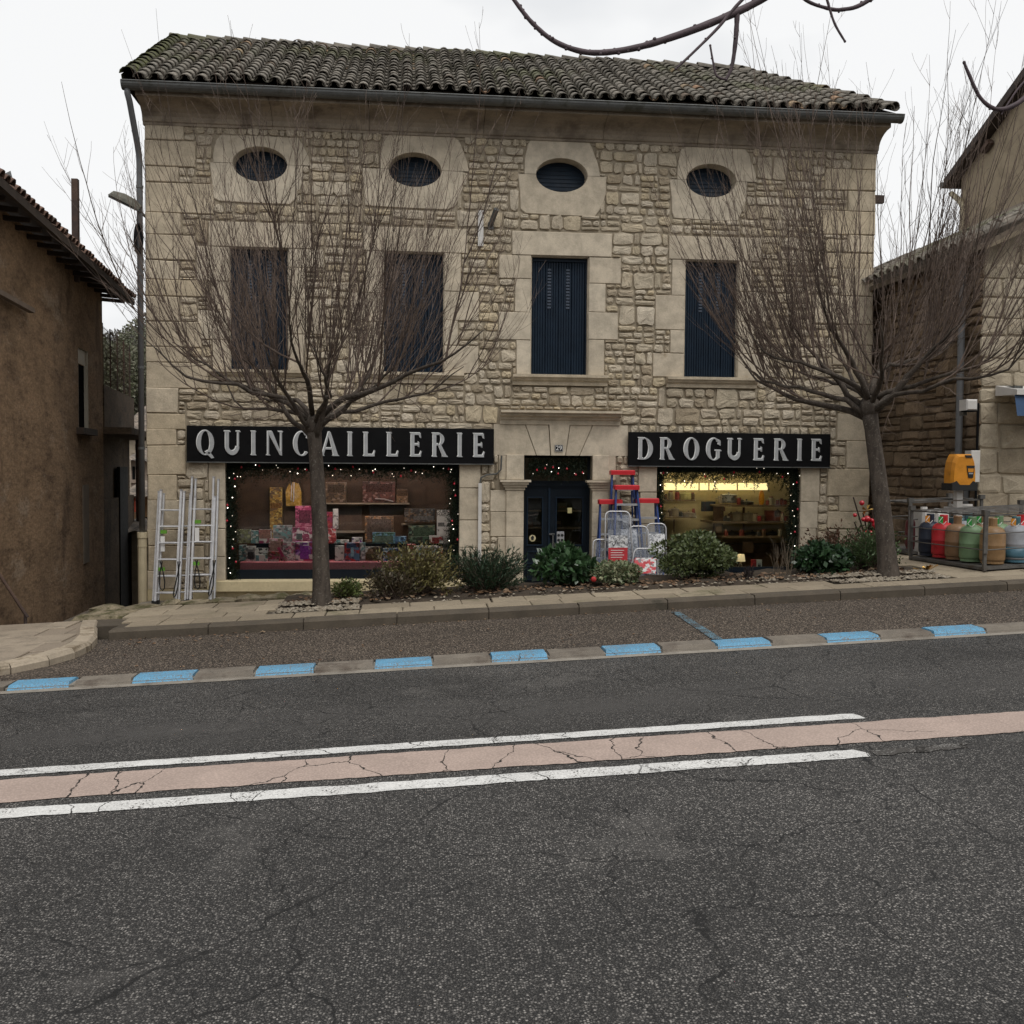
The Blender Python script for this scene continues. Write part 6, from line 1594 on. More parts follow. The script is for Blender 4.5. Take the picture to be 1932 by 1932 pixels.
m = MB(); bp = [(cx-.5*W, zb_-.01), (cx+.5*W, zb_-.01), (cx+.505*W, zb_+.18*H), (cx+.33*W, zb_+.25*H), (cx+.2*W, zb_+.14*H), (cx-.2*W, zb_+.14*H), (cx-.33*W, zb_+.25*H), (cx-.505*W, zb_+.18*H)]; m.prism(bp, Ys-.155, Ys+.155); m.build('black_base', BLKP, sg)
m = MB(); hp = [(cx+.02*W, zt_-.10*H), (cx+.28*W, zt_-.10*H), (cx+.24*W, zt_-.03*H), (cx+.0*W, zt_-.03*H)]; m.prism(hp, Ys-.15, Ys-.125); m.build('handle_slot', BLKP, sg)
m = MB(); bd = [(cx+.14*W, zb_+.34*H), (cx+.32*W, zb_+.34*H), (cx+.38*W, zb_+.68*H), (cx+.06*W, zb_+.68*H)]; m.prism(bd, Ys-.15, Ys-.138); bdo = m.build('badge', BLKP, sg)
m = MB(); m.prism([(cx+.12*W, zb_+.50*H), (cx+.32*W, zb_+.50*H), (cx+.34*W, zb_+.60*H), (cx+.10*W, zb_+.60*H)], Ys-.153, Ys-.149); m.build('badge_stripe', ORNG, bdo)
m = MB(); m.prism([(cx+.15*W, zb_+.44*H), (cx+.30*W, zb_+.44*H), (cx+.31*W, zb_+.48*H), (cx+.14*W, zb_+.48*H)], Ys-.153, Ys-.149); m.build('badge_text_bar', ALUD, bdo)
MB().box(cx-.06, cx+.03, Ys-.05, Ys+.05, pz(cx), zb_+.02).build('post', WPVC, sg)
# gold foil bow dropped on the pavement
GOLD = pm('gold_foil', (.55, .33, .09), .28, .3, 30, .3, 60, metal=.8)
c = P(1740, 1068, 12.4); gb = thing('gold_bow', 'crumpled gold foil bow lying on the pavement by the tree', 'decoration', (c.x, 12.4, pz(c.x)))
rg = random.Random(6)
for k in range(7):
    a = rg.uniform(0, 2*pi); L = rg.uniform(.08, .2); o = Vector((c.x, 12.3, pz(c.x)+.025)); d = Vector((cos(a)*1.2, sin(a)*.5, rg.uniform(.0, .7))).normalized(); s_ = d.cross(Vector((0, 0, 1))).normalized()*.025
    MB().add([o-s_, o+s_, o+d*L+s_*.6+Vector((0, 0, .01)), o+d*L-s_*.6], [(0, 1, 2, 3)]).build('ribbon_loop', GOLD, gb)
# ------------------------------------------------------------------ shop window contents
PINKF = pm('pink_foil', (.62, .19, .24), .45, .2, 40, .6, 45, .01, spec=.6)
SHELFW = pm('pale_shelf', (.34, .28, .21), .7, .1, 5, .05)
WOODB = pm('brown_wood', (.085, .048, .027), .6, .25, 6, .1)
def r2(u, v): return 413.2+u*.127, 891+v*.127
def r3(u, v): return 645.7+u*.127, 891+v*.127
def r4(u, v): return 1226.9+u*.1537, 891+v*.1537
pY = 18.80; zp1, zp0 = PZ(1060, pY, 640), PZ(1079, pY, 640)
pf = thing('display_platform', 'pink foil covered display platform in the toy window', 'platform', (-1.1, pY, -.5))
MB().tbox(SW1[0]+.2, SW1[1]-.15, pY, 19.75, zp0, zp1, .01).build('platform_top', PINKF, pf); MB().box(SW1[0]+.1, SW1[1]-.1, pY+.03, 19.7, -.54, zp0).build('platform_base', NAVYD, pf)
zt2 = PZ(r2(0, 1060)[1], 19.2, 640)
MB().box(SW1[0]+.4, SW1[1]-.2, 19.2, 19.72, zp1+.001, zt2).build('rear_riser', NAVYD, pf)
rb_ = random.Random(12); bi = [0]
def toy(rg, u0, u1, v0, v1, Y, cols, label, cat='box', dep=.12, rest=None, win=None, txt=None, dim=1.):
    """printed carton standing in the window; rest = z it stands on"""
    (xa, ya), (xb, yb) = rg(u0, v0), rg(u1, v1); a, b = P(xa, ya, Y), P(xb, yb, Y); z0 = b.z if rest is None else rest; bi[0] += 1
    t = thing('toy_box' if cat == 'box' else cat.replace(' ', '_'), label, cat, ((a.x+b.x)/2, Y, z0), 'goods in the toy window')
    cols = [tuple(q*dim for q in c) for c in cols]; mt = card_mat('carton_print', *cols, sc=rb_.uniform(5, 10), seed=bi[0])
    MB().bbox(a.x+.004, b.x-.004, Y, Y+dep, z0, a.z, .004).build('carton', mt, t)
    w, h = b.x-a.x, a.z-z0
    if win:
        m = MB(); f = win; m.box(a.x+w*f[0], a.x+w*f[1], Y-.004, Y-.001, z0+h*f[2], z0+h*f[3]); m.build('picture_panel', pm('print_patch', f[4], .3, .4, 25, 0), t)
    if txt:
        for s, zz, sz in txt: text_mesh(s, sz, KPRINT, 'lettering', t, ((a.x+b.x)/2, Y-.004, z0+h*zz))
    return t
W, GR, PKc, MG, RD, BL, NV, GN, BR, OR, PU, TE, KK, YL = (.72, .70, .69), (.25, .25, .26), (.5, .18, .27), (.32, .04, .12), (.40, .04, .05), (.10, .22, .38), (.03, .06, .15), (.06, .13, .08), (.16, .10, .06), (.42, .18, .05), (.22, .06, .34), (.16, .34, .36), (.03, .03, .03), (.42, .30, .06)
LO = zp1; MI = zt2
for a in (
 (r2, 400, 540, 1100, 1320, 18.93, (W, W, GR), 'white toy box with a black framed window on the pink platform', LO, (.2, .85, .15, .62, (.05, .05, .06))),
 (r2, 540, 725, 1225, 1325, 18.90, (W, TE, W), 'small white and teal box lying low on the pink platform', LO, (.05, .3, .1, .9, (.15, .33, .38))),
 (r2, 725, 905, 1180, 1325, 18.90, (MG, BR, RD), 'small dark red box in front of the doll box', LO, (.1, .9, .0, .2, (.5, .45, .45))),
 (r2, 735, 950, 990, 1320, 19.06, (PKc, W, BR), 'pink doll box with clear front beside the pink toy broom', LO, (.12, .86, .3, .92, (.30, .2, .18))),
 (r2, 1130, 1420, 1035, 1310, 18.98, (PU, W, MG), 'purple and white doll box left of the tree trunk line', LO, (.25, .7, .1, .8, (.24, .05, .36))),
 (r2, 1720, 1862, 1090, 1310, 18.95, (W, GR, W), 'pale translucent box next to the blue princess box', LO, None),
 (r2, 800, 1082, 790, 1060, 19.3, (GR, (.35, .35, .38), TE), 'grey clear bag of toys standing between two picture boxes', MI, None),
 (r2, 945, 1128, 1040, 1320, 19.0, (GR, W, PKc), 'silver grey toy set between the doll box and the purple box', LO, None),
 (r2, 290, 402, 1085, 1320, 19.02, (TE, GR, W), 'pale teal box at the left end of the pink platform', LO, None),
 (r2, 545, 725, 1130, 1222, 18.98, (W, KK, W), 'white box with black face print on the small teal one', None, None),
 (r2, 1420, 1600, 1040, 1310, 19.0, (W, PU, BR), 'white and purple box hidden behind the trunk line', LO, None),
 (r3, 1432, 1500, 1110, 1300, 18.98, (OR, KK, W), 'narrow orange and black box beside the black one', LO, None),
 (r3, 30, 260, 1050, 1320, 18.93, (NV, BL, RD), 'dark blue box with pale blue figure and red band', LO, (.42, .62, .25, .75, (.3, .5, .62))),
 (r3, 262, 345, 1050, 1270, 19.02, (W, TE, GR), 'narrow white box beside the dark blue figure box', LO, None),
 (r3, 340, 590, 1110, 1310, 18.98, (BR, W, KK), 'brown and white toy vehicle box on the pink platform', LO, (.05, .75, .1, .5, (.06, .05, .03))),
 (r3, 600, 820, 1130, 1310, 18.95, (BL, W, NV), 'blue and white racing car box on the pink platform', LO, (.3, .9, .35, .7, (.35, .1, .06))),
 (r3, 822, 960, 1150, 1300, 18.98, (NV, BL, KK), 'dark blue low box behind the yellow green bush', LO, None),
 (r3, 962, 1090, 1070, 1300, 19.05, (RD, W, BR), 'red toy box beside the long white lidded box', LO, None),
 (r3, 1092, 1430, 1130, 1300, 19.0, (TE, KK, W), 'teal playset box under the long white lid', LO, (.2, .4, .3, .7, (.5, .5, .5))),
 (r3, 1052, 1432, 1095, 1130, 18.99, (W, W, GR), 'long flat white box lying on the teal playset box', None, None),
 (r3, 1500, 1612, 1065, 1290, 19.0, (KK, GR, KK), 'black toy box beside the right garland of the toy window', LO, None),
 (r2, 260, 470, 850, 1060, 19.3, ((.28, .3, .16), (.22, .24, .13), GR), 'yellow green box standing behind the white frame box', MI, None),
 (r2, 470, 590, 870, 1060, 19.26, (TE, W, TE), 'tall teal and white box next to the yellow green one', MI, None),
 (r2, 590, 780, 850, 1060, 19.24, (W, BR, MG), 'white box with brown picture of two children', MI, (.08, .92, .35, .98, (.25, .12, .1))),
 (r2, 1085, 1400, 820, 1060, 19.22, (PKc, W, MG), 'pink and white kitchen playset box above the purple one', MI, (.2, .48, .25, .62, (.1, .12, .13))),
 (r2, 1610, 1740, 840, 1060, 19.24, (RD, W, RD), 'red and white striped tall box right of the trunk line', MI, None),
 (r2, 1738, 1930, 1005, 1090, 19.22, (W, TE, W), 'white and green flat box behind the pale translucent box', MI, None),
 (r3, 140, 300, 970, 1060, 19.24, (W, PU, W), 'white and lilac box above the dark blue figure box', MI, None),
 (r3, 335, 765, 655, 1060, 19.5, (BR, OR, BR), 'large orange framed building set box at the back', MI, (.08, .92, .12, .9, (.10, .07, .06))),
 (r3, 445, 790, 895, 1110, 19.22, (BL, GN, TE), 'large blue and green jungle playset box', MI, (.1, .9, .08, .72, (.11, .15, .12))),
 (r3, 785, 955, 955, 1120, 19.21, (BL, NV, TE), 'blue vehicle set box next to the jungle playset', MI, None),
 (r3, 980, 1375, 790, 1060, 19.42, (GN, KK, (.25, .24, .16)), 'dark green tractor set box with white rings', MI, (.2, .95, .15, .9, (.06, .09, .06))),
 (r3, 1040, 1330, 960, 1110, 19.24, ((.02, .05, .03), GN, KK), 'deep green long box below the tractor set', MI, None),
 (r3, 1290, 1505, 945, 1110, 19.2, (W, RD, W), 'white box with red and black robot toy', MI, (.2, .7, .25, .8, (.25, .05, .05)))):
    toy(*a[:6], a[6], a[7], 'box', .13, a[8], a[9]) if False else toy(a[0], a[1], a[2], a[3], a[4], a[5], a[6], a[7], 'box', .13, a[8], a[9])
toy(r2, 1130, 1400, 500, 820, 19.3, (MG, PKc, MG), 'large magenta princess box high above the kitchen playset', 'box', .12, PZ(r2(0, 818)[1], 19.3, 580), (.2, .85, .2, .8, (.14, .03, .06)))
toy(r2, 1600, 1690, 590, 840, 19.3, (RD, RD, MG), 'plain red tall box behind the trunk', 'box', .1, None)
toy(r2, 1690, 1772, 545, 840, 19.28, (W, GR, W), 'narrow white box with round pictures behind the trunk', 'box', .1, None)
toy(r3, 1405, 1600, 560, 1060, 19.35, (W, W, W), 'white conjuring set box reading TOURS de MAGIE', 'box', .1, MI, (.1, .9, .5, .62, (.2, .2, .2)), (('TOURS de', .95, .085), ('MAGIE', .85, .085)))
toy(r3, 1515, 1630, 650, 855, 19.28, (W, GR, W), 'small white booklet card in front of the conjuring set', 'card', .02, None)
toy(r3, 920, 1380, 540, 740, 19.9, (KK, (.06, .05, .05), BR), 'dark boxed set with silver frame on the rear shelf', 'box', .2, None, (.3, .95, .15, .45, (.12, .12, .12)))
# toy broom leaning on the doll box
a, b = P(*r2(880, 1115), 18.87), P(*r2(985, 1318), 18.87); br_ = thing('toy_broom', 'pink toy broom leaning in front of the doll box', 'toy', (b.x, 18.87, zp1)); MB().bar(a, b, .05, .02).build('brush_head', pm('hot_pink', (.5, .05, .16), .4), br_); MB().bar(a.lerp(b, .7), b+Vector((.02, 0, 0)), .03, .025).build('bristles', SHELFW, br_)
# rear shelving of the toy window
sh = thing('shelving', 'dim pale shelving along the back of the toy window', 'shelves', (-1, 20.4, -.5))
for (u0, u1, v0, v1) in ((-400, 1000, 455, 478), (-400, 330, 880, 900), (880, 1380, 768, 788)):
    a, b = P(*r3(u0, v0), 20.2), P(*r3(u1, v1), 20.2); MB().box(a.x, b.x, 20.2, 20.55, b.z, a.z).build('shelf_board', SHELFW, sh)
for px in (560, 700, 800): x = PX(px, 20.5); MB().box(x-.03, x+.03, 20.56, 20.6, -.55, 1.5).build('upright', WOODB, sh)
MB().box(-3.8, 1.4, 20.62, 20.65, -.55, 2.2).build('back_panel', WOODB, sh)
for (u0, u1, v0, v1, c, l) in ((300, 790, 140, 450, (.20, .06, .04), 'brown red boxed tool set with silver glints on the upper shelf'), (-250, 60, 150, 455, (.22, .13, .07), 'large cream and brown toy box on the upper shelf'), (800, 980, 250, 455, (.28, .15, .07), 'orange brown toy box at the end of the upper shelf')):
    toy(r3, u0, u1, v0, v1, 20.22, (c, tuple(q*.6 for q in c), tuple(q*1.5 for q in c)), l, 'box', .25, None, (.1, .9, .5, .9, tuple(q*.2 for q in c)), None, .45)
a, b = P(*r3(490, 390), 20.15), P(*r3(760, 435), 20.15); tag(MB().tube([a, a.lerp(b, .5)+Vector((0, -.03, .02)), b], .012, 6).build('silver_tool', ALU), 'bright silver tool lying before the brown red set', 'tool')
# left rear: rack with bottles and yellow goods
rk = thing('bottle_rack', 'dim wooden rack with rows of bottles behind the left garland', 'rack', (-2.6, 21, -.5))
for v in (405, 525, 645, 770):
    a, b = P(*r2(250, v), 21.0), P(*r2(745, v+14), 21.0); MB().box(a.x, b.x, 21.0, 21.3, b.z, a.z).build('shelf_board', WOODB, rk)
a, b = P(*r2(250, 150), 21.3), P(*r2(1100, 900), 21.3); MB().box(a.x, b.x, 21.31, 21.34, b.z, a.z).build('back_board', WOODB, rk)
PB = pm('white_bottle', (.38, .34, .28), .4)
for v, us in ((525, (465, 500, 535, 600, 640)), (645, (465, 500, 535)), (770, (420, 470, 505, 538, 585, 640)), (405, (300, 410, 590, 640, 690))):
    for u in us:
        p = P(*r2(u, v), 21.08); t = thing('bottle', {525: 'small pale bottle on the second shelf of the dim rack', 645: 'small pale bottle on the third shelf of the dim rack', 770: 'small pale bottle on the lowest shelf of the dim rack', 405: 'small pale bottle on the top shelf of the dim rack'}[v], 'bottle', tuple(p), {525: 'bottles on the second rack shelf', 645: 'bottles on the third rack shelf', 770: 'bottles on the lowest rack shelf', 405: 'bottles on the top rack shelf'}[v]); MB().lathe([(.03, 0), (.034, .02), (.034, .14), (.014, .18), (.014, .2)], tuple(p), 8).build('body', PB, t); MB().lathe([(.017, 0), (.017, .03)], (p.x, p.y, p.z+.2), 8).build('cap', PB, t)
YE = (.50, .30, .05)
toy(r2, 750, 942, 225, 790, 20.4, (YE, (.4, .24, .06), BR), 'tall yellow printed carton in front of the bottle rack', 'box', .15, PZ(r2(0, 1000)[1], 20.4, 520), (.1, .9, .6, .7, (.2, .1, .03)))
toy(r2, 505, 580, 190, 252, 20.9, (YE, (.5, .4, .2), YE), 'small yellow box beside the orange one on top of the rack', 'box', .1, None); toy(r2, 585, 716, 140, 252, 20.9, ((.55, .28, .03), (.6, .36, .05), YE), 'orange yellow box on top of the bottle rack', 'box', .1, None)
m = MB(); pts = [r2(u, v) for u, v in ((1000, 500), (990, 280), (1040, 170), (1100, 145), (1180, 170), (1225, 300), (1225, 500))]; m.prism([(P(x, y, 20.4).x, P(x, y, 20.4).z) for x, y in pts][::-1], 20.4, 20.5)
yb_ = thing('yellow_bag', 'glossy yellow bag hanging behind the purple doll box', 'bag', (P(*pts[0], 20.4).x, 20.4, .4)); m.build('bag_body', pm('yellow_plastic', (.48, .29, .04), .25, .3, 12, .5, 14, .04, spec=.7), yb_); a = P(*r2(1085, 150), 20.38); MB().tube([a, a+Vector((-.02, -.01, -.35)), a+Vector((.03, -.01, -.38)), a+Vector((.04, 0, 0))], .008, 5).build('cord', WPRINT, yb_)

# ------------------------------------------------------------------ kitchenware window
LAMPW = emit_mat('lit_warm_panel', (1., .78, .38), 1.3)
YK = 21.4
lpn = thing('light_panel', 'long warm lit light panel above the kitchenware shelves', 'light', (6, YK, 1.3))
for k, (u0, u1) in enumerate(((170, 580), (610, 700), (730, 1050), (1080, 1430))):
    a, b = P(*r4(u0, 132), YK), P(*r4(u1, 218), YK); MB().box(a.x, b.x, YK-.05, YK, b.z, a.z).build('diffuser', LAMPW, lpn)
a, b = P(*r4(150, 218), YK), P(*r4(1440, 228), YK); MB().box(a.x, b.x, YK-.07, YK, b.z, a.z).build('pelmet', SHELFW, lpn)
ks = thing('kitchen_shelving', 'cream backed shelving with kitchenware behind the right shop window', 'shelves', (6, 21.6, -.5))
CRM = pm('cream_panel', (.55, .46, .27), .7, .08, 3, 0)
a, b = P(*r4(120, 230), 21.6), P(*r4(1740, 900), 21.6); MB().box(4.06, 8.3, 21.62, 21.66, -.55, a.z+.4).build('back_panel', CRM, ks)
KW = pm('kitchen_shelf_wood', (.20, .14, .085), .6, .15, 5, .05)
for (u0, u1, v0, v1, Y, d) in ((800, 1720, 400, 425, 20.7, .7), (750, 1700, 605, 630, 20.6, .8), (880, 1640, 785, 805, 20.5, .9), (150, 550, 338, 352, 20.8, .6), (150, 560, 545, 560, 20.7, .6)):
    a, b = P(*r4(u0, v0), Y), P(*r4(u1, v1), Y); MB().box(a.x, b.x, Y, Y+d, b.z, a.z).build('shelf_board', KW, ks)
for (u0, u1, v0, v1, Y) in ((780, 900, 420, 760, 20.75), (1140, 1160, 430, 800, 21.2), (1140, 1270, 850, 990, 20.6), (290, 300, 580, 740, 20.9)):
    a, b = P(*r4(u0, v0), Y), P(*r4(u1, v1), Y); MB().box(a.x, b.x, Y+.02, Y+.04, b.z, a.z).build('divider', WOODB, ks)
MB().box(4.06, 8.3, 21.0, 21.5, -.55, .05).build('base_cupboard', WOODB, ks)
POT = pm('steel_pot', (.35, .35, .35), .3, .1, 9, 0, metal=.7); PAN = pm('black_pan', (.02, .02, .02), .4)
def kpot(u, v, r, h, mat, label, Y=20.9, kind='pot'):
    p = P(*r4(u, v), Y); t = thing(kind, label, kind.replace('_', ' '), tuple(p), 'kitchenware on the lit shelves')
    MB().lathe([(r*.92, 0), (r, .02), (r, h), (r*1.04, h+.008), (r*.9, h+.012), (r*.4, h+.03), (.015, h+.035), (.02, h+.06)], tuple(p), 18).build('body', mat, t, smooth=False)
    MB().tube([(p.x-r, p.y, p.z+h*.8), (p.x-r-.06, p.y, p.z+h*.8), (p.x-r-.06, p.y, p.z+h*.7), (p.x-r, p.y, p.z+h*.7)], .008, 5).build('handle', mat, t)
kpot(960, 375, .17, .16, POT, 'steel stockpot with lid on the top kitchen shelf'); kpot(870, 378, .06, .13, SHELFW, 'cream jug beside the steel stockpot on the top shelf')
kpot(1060, 600, .13, .16, pm('stoneware', (.22, .18, .13), .5), 'stoneware cooker on the middle kitchen shelf'); kpot(1200, 600, .13, .15, pm('stoneware_light', (.26, .22, .16), .5), 'paler stoneware cooker beside the other on the middle shelf')
kpot(990, 600, .07, .14, WOODB, 'brown canister on the middle kitchen shelf'); kpot(1560, 600, .08, .2, WOODB, 'brown tall canister near the right end of the middle shelf')
kpot(430, 335, .13, .12, pm('pale_yellow_pail', (.5, .46, .2), .5), 'pale yellow pail with red lid on the side shelf', 21.0); kpot(470, 540, .15, .06, SHELFW, 'cream round dish on the lower side shelf', 20.9); kpot(300, 540, .09, .14, SHELFW, 'cream kettle on the lower side shelf', 20.9)
for u, v, l in ((1180, 395, 'black frying pan lying on the top kitchen shelf'), (1250, 775, 'black griddle pan on the lowest kitchen shelf'), (1000, 775, 'black casserole on the lowest kitchen shelf'), (1500, 775, 'black roasting pan near the end of the lowest shelf')): kpot(u, v, .15, .05, PAN, l, 20.85, 'pan')
rj = random.Random(4)
JM = [pm('jar_%d' % k, c, .4, .2, 9, 0) for k, c in enumerate(((.3, .25, .18), (.12, .07, .04), (.24, .05, .04), (.05, .05, .05), (.4, .36, .28)))]
for us, v, Y, nm, l in (((920, 955, 1290, 1385, 1620, 1660), 600, 20.75, 'jar', 'small jar among the cookers on the middle kitchen shelf'), ((1090, 1120, 1440, 1480, 1560, 1610, 1650), 398, 20.85, 'jar', 'small jar among the pans on the top kitchen shelf'), ((930, 1120, 1330, 1390, 1590), 780, 20.65, 'tin', 'low tin on the lowest kitchen shelf'), ((200, 240, 370, 530), 540, 20.85, 'tin', 'small tin on the lower side shelf'), ((190, 250, 330, 520), 335, 20.95, 'jar', 'small jar on the upper side shelf')):
    for u in us:
        p = P(*r4(u, v), Y); q = rj.uniform(.035, .06); h = rj.uniform(.07, .17); t = thing(nm, l, nm, tuple(p), l.split(' on the ')[1]+' goods'); mt = rj.choice(JM)
        MB().lathe([(q*.95, 0), (q, .01), (q, h*.85), (q*.7, h)], tuple(p), 12).build('body', mt, t, smooth=False); MB().lathe([(q*.75, 0), (q*.75, .02)], (p.x, p.y, p.z+h), 12).build('lid', rj.choice(JM), t)
        MB().box(p.x-.03, p.x+.03, p.y-.12, p.y-.118, p.z-.03, p.z).build('price_tag', WPRINT, t)
p = P(*r4(1365, 320), 20.85); op = thing('orange_dish', 'bright orange oval dish standing upright on the top kitchen shelf', 'dish', (p.x, 20.85, p.z-.2)); m = MB(); n = 20; m.prism([(p.x+.055*cos(2*pi*i/n), p.z+.17*sin(2*pi*i/n)) for i in range(n)], 20.83, 20.87); m.build('dish_body', pm('orange_enamel', (.75, .27, .01), .35), op); m = MB(); m.prism([(p.x+.04*cos(2*pi*i/n), p.z+.14*sin(2*pi*i/n)) for i in range(n)], 20.822, 20.829); m.build('dish_well', pm('orange_enamel_light', (.8, .36, .02), .35), op)
for u0, u1, v0, v1, c, Y, l in ((1305, 1362, 535, 600, RD, 20.7, 'square red tin on the middle kitchen shelf'), (1420, 1530, 470, 600, (.16, .04, .03), 20.8, 'dark red serving set with silver tray on the middle shelf'), (1540, 1690, 545, 600, (.17, .05, .03), 20.75, 'low dark red tray box on the middle shelf'), (640, 800, 360, 480, (.03, .04, .06), 21.1, 'black wall panel beside the kitchen shelves'), (800, 920, 425, 480, (.18, .07, .05), 20.9, 'stack of reddish bowls under the top shelf'), (800, 880, 640, 740, (.2, .14, .09), 20.7, 'light wooden crate under the middle shelf'), (1255, 1305, 1075, 1165, RD, 18.95, 'small red box beside the table lamp'),):
    (xa, ya), (xb, yb) = r4(u0, v0), r4(u1, v1); a, b = P(xa, ya, Y), P(xb, yb, Y); t = thing('kitchen_box', l, 'box', ((a.x+b.x)/2, Y, b.z)); MB().bbox(a.x, b.x, Y, Y+.1, b.z, a.z, .005).build('carton', pm('carton_colour', c, .5, .25, 20, 0), t); MB().box(a.x+(b.x-a.x)*.15, a.x+(b.x-a.x)*.85, Y-.003, Y, b.z+(a.z-b.z)*.55, b.z+(a.z-b.z)*.8).build('print_panel', pm('carton_print_b', tuple(q*1.4 for q in c), .5), t)
(xa, ya), (xb, yb) = r4(1308, 1075), r4(1370, 1178); a, b = P(xa, ya, 18.93), P(xb, yb, 18.93); t = thing('wine_set_box', 'small white gift box with two black bottle pictures beside the red one', 'box', (a.x, 18.93, b.z)); MB().bbox(a.x, b.x, 18.93, 19.0, b.z, a.z, .004).build('carton', WPRINT, t)
for f in (.35, .62): x = a.x+(b.x-a.x)*f; MB().prism([(x-.012, b.z+.02), (x+.012, b.z+.02), (x+.012, b.z+.06), (x+.004, b.z+.075), (x+.004, b.z+.1), (x-.004, b.z+.1), (x-.004, b.z+.075), (x-.012, b.z+.06)], 18.926, 18.93).build('bottle_picture', KPRINT, t)
# table lamp, lit
lp0 = P(*r4(1108, 1192), 18.95); tl = thing('table_lamp', 'lit table lamp with cream shade and wooden tripod in the kitchenware window', 'lamp', tuple(lp0))
SHADE = emit_mat('lit_lampshade', (.95, .70, .38), .55)
MB().lathe([(.088, .155), (.066, .29)], tuple(lp0), 20).build('lamp_shade', SHADE, tl, smooth=True); MB().sphere((lp0.x, lp0.y, lp0.z+.2), .03, 8, 6).build('bulb', emit_mat('bulb', (1, .8, .5), 4), tl)
for k in range(3): aa = 2*pi*k/3+.5; MB().tube([(lp0.x+.06*cos(aa), lp0.y+.06*sin(aa), lp0.z), (lp0.x, lp0.y, lp0.z+.16)], .010, 6).build('leg', SHELFW, tl)
MB().box(SW2[0]+.06, SW2[1]-.06, 18.75, 19.3, lp0.z-.03, lp0.z-.001).build('window_shelf', NAVYD, tl) if False else None
tag(MB().box(SW2[0]+.07, SW2[1]-.07, 18.76, 19.35, lp0.z-.035, lp0.z-.001).build('window_board', BLKP), 'black display board along the bottom of the kitchenware window', 'shelf')
# door glass: things seen behind it
for u, l, c, (x0, x1, z0, z1), Y in ((0, 'pale wooden shelving seen through the door glass', (.20, .15, .10), (1.65, 3.9, -.5, 1.3), 20.6),):
    t = thing('door_shelving', l, 'shelves', (2.7, Y, -.5)); MB().box(x0, x1, Y+.4, Y+.43, z0, z1).build('back_panel', pm('olive_panel', (.12, .11, .06), .8), t)
    for z in (.05, .4, .75, 1.05): MB().box(x0, x1, Y, Y+.4, z, z+.025).build('shelf_board', SHELFW, t)
rq = random.Random(3)
for k, (x, z, w, h, c, l) in enumerate(((2.1, .775, .22, .2, (.2, .3, .05), 'green box on the shelf behind the left door pane'), (2.75, .775, .16, .18, (.4, .38, .3), 'cream box on the shelf behind the right door pane'), (3.05, .775, .2, .15, (.25, .27, .22), 'grey green box on the shelf behind the right door pane'), (2.25, .425, .3, .2, (.2, .1, .05), 'brown box low behind the left door pane'), (2.9, .425, .25, .22, (.08, .07, .06), 'dark box low behind the right door pane'))):
    t = thing('stock_box', l, 'box', (x, 20.7, z)); MB().bbox(x, x+w, 20.7, 20.9, z, z+h, .004).build('carton', pm('stock', c, .6, .2, 12, 0), t); MB().box(x+.03, x+w-.03, 20.697, 20.7, z+h*.3, z+h*.6).build('label', SHELFW, t)
st = thing('door_sticker', 'round yellow sticker inside the left door pane', 'sticker', (2.3, FY+.25, .33)); m = MB(); n = 16; m.prism([(2.30+.062*cos(2*pi*i/n), .335+.062*sin(2*pi*i/n)) for i in range(n)], FY+.246, FY+.250); m.build('disc', pm('pale_yellow', (.5, .44, .26), .5), st); m = MB(); m.prism([(2.28, .3), (2.32, .3), (2.33, .36), (2.30, .385), (2.27, .35)], FY+.243, FY+.2455); m.build('motif', KPRINT, st)
st = thing('opening_hours_card', 'grey card with four dark discs inside the right door pane', 'card', (2.8, FY+.25, .3)); MB().box(2.752, 2.89, FY+.247, FY+.250, .24, .46).build('card_sheet', ALUD, st)
for i in range(2):
    for j in range(2): cx, cz = 2.787+.066*i, .30+.09*j; n = 12; MB().prism([(cx+.027*cos(2*pi*k/n), cz+.027*sin(2*pi*k/n)) for k in range(n)], FY+.243, FY+.2465).build('disc', KPRINT, st)
tag(MB().box(2.95, 3.03, FY+.246, FY+.25, .8, .9).build('price_note', pm('yellow_note', (.5, .45, .22), .6)), 'small yellow note stuck inside the right door pane', 'note')
# added fill tubes, unseen behind the top garland, brighten the window goods
FILL = emit_mat('fill_tube', (1, .76, .70), 75.); FILL2 = emit_mat('fill_tube_warm', (1, .80, .50), 42.)
for x0, x1, mt, l in ((SW1[0]+.3, SW1[1]-.3, FILL, 'lit display tube behind the top garland of the toy window'), (SW2[0]+.3, SW2[1]-.3, FILL2, 'lit display tube behind the top garland of the kitchenware window')):
    t = thing('added_fill_light', l, 'lamp', (x0, 18.82, 1.64)); MB().box(x0, x1, 18.80, 18.86, 1.66, 1.70).build('housing', WPVC, t); MB().tube([(x0+.02, 18.83, 1.645), (x1-.02, 18.83, 1.645)], .014, 8).build('tube', mt, t)
# shop ceiling lamps
CL2 = emit_mat('shop_tube_bright', (1, .8, .52), 42.); CL = emit_mat('shop_tube', (1, .78, .50), 9.)
for k, (x, y, l) in enumerate(((-1.2, 20.9, 'lit tube lamp on the ceiling above the toy shelves'), (2.8, 20.2, 'lit tube lamp on the ceiling behind the door'), (6., 20.3, 'lit tube lamp on the ceiling above the kitchenware'))):
    t = thing('ceiling_lamp', l, 'lamp', (x, y, 2.2)); MB().box(x-.6, x+.6, y-.06, y+.06, 2.24, 2.29).build('housing', WPVC, t); MB().tube([(x-.58, y, 2.215), (x+.58, y, 2.215)], .022, 8).build('tube', CL2 if x > 4 else CL, t)

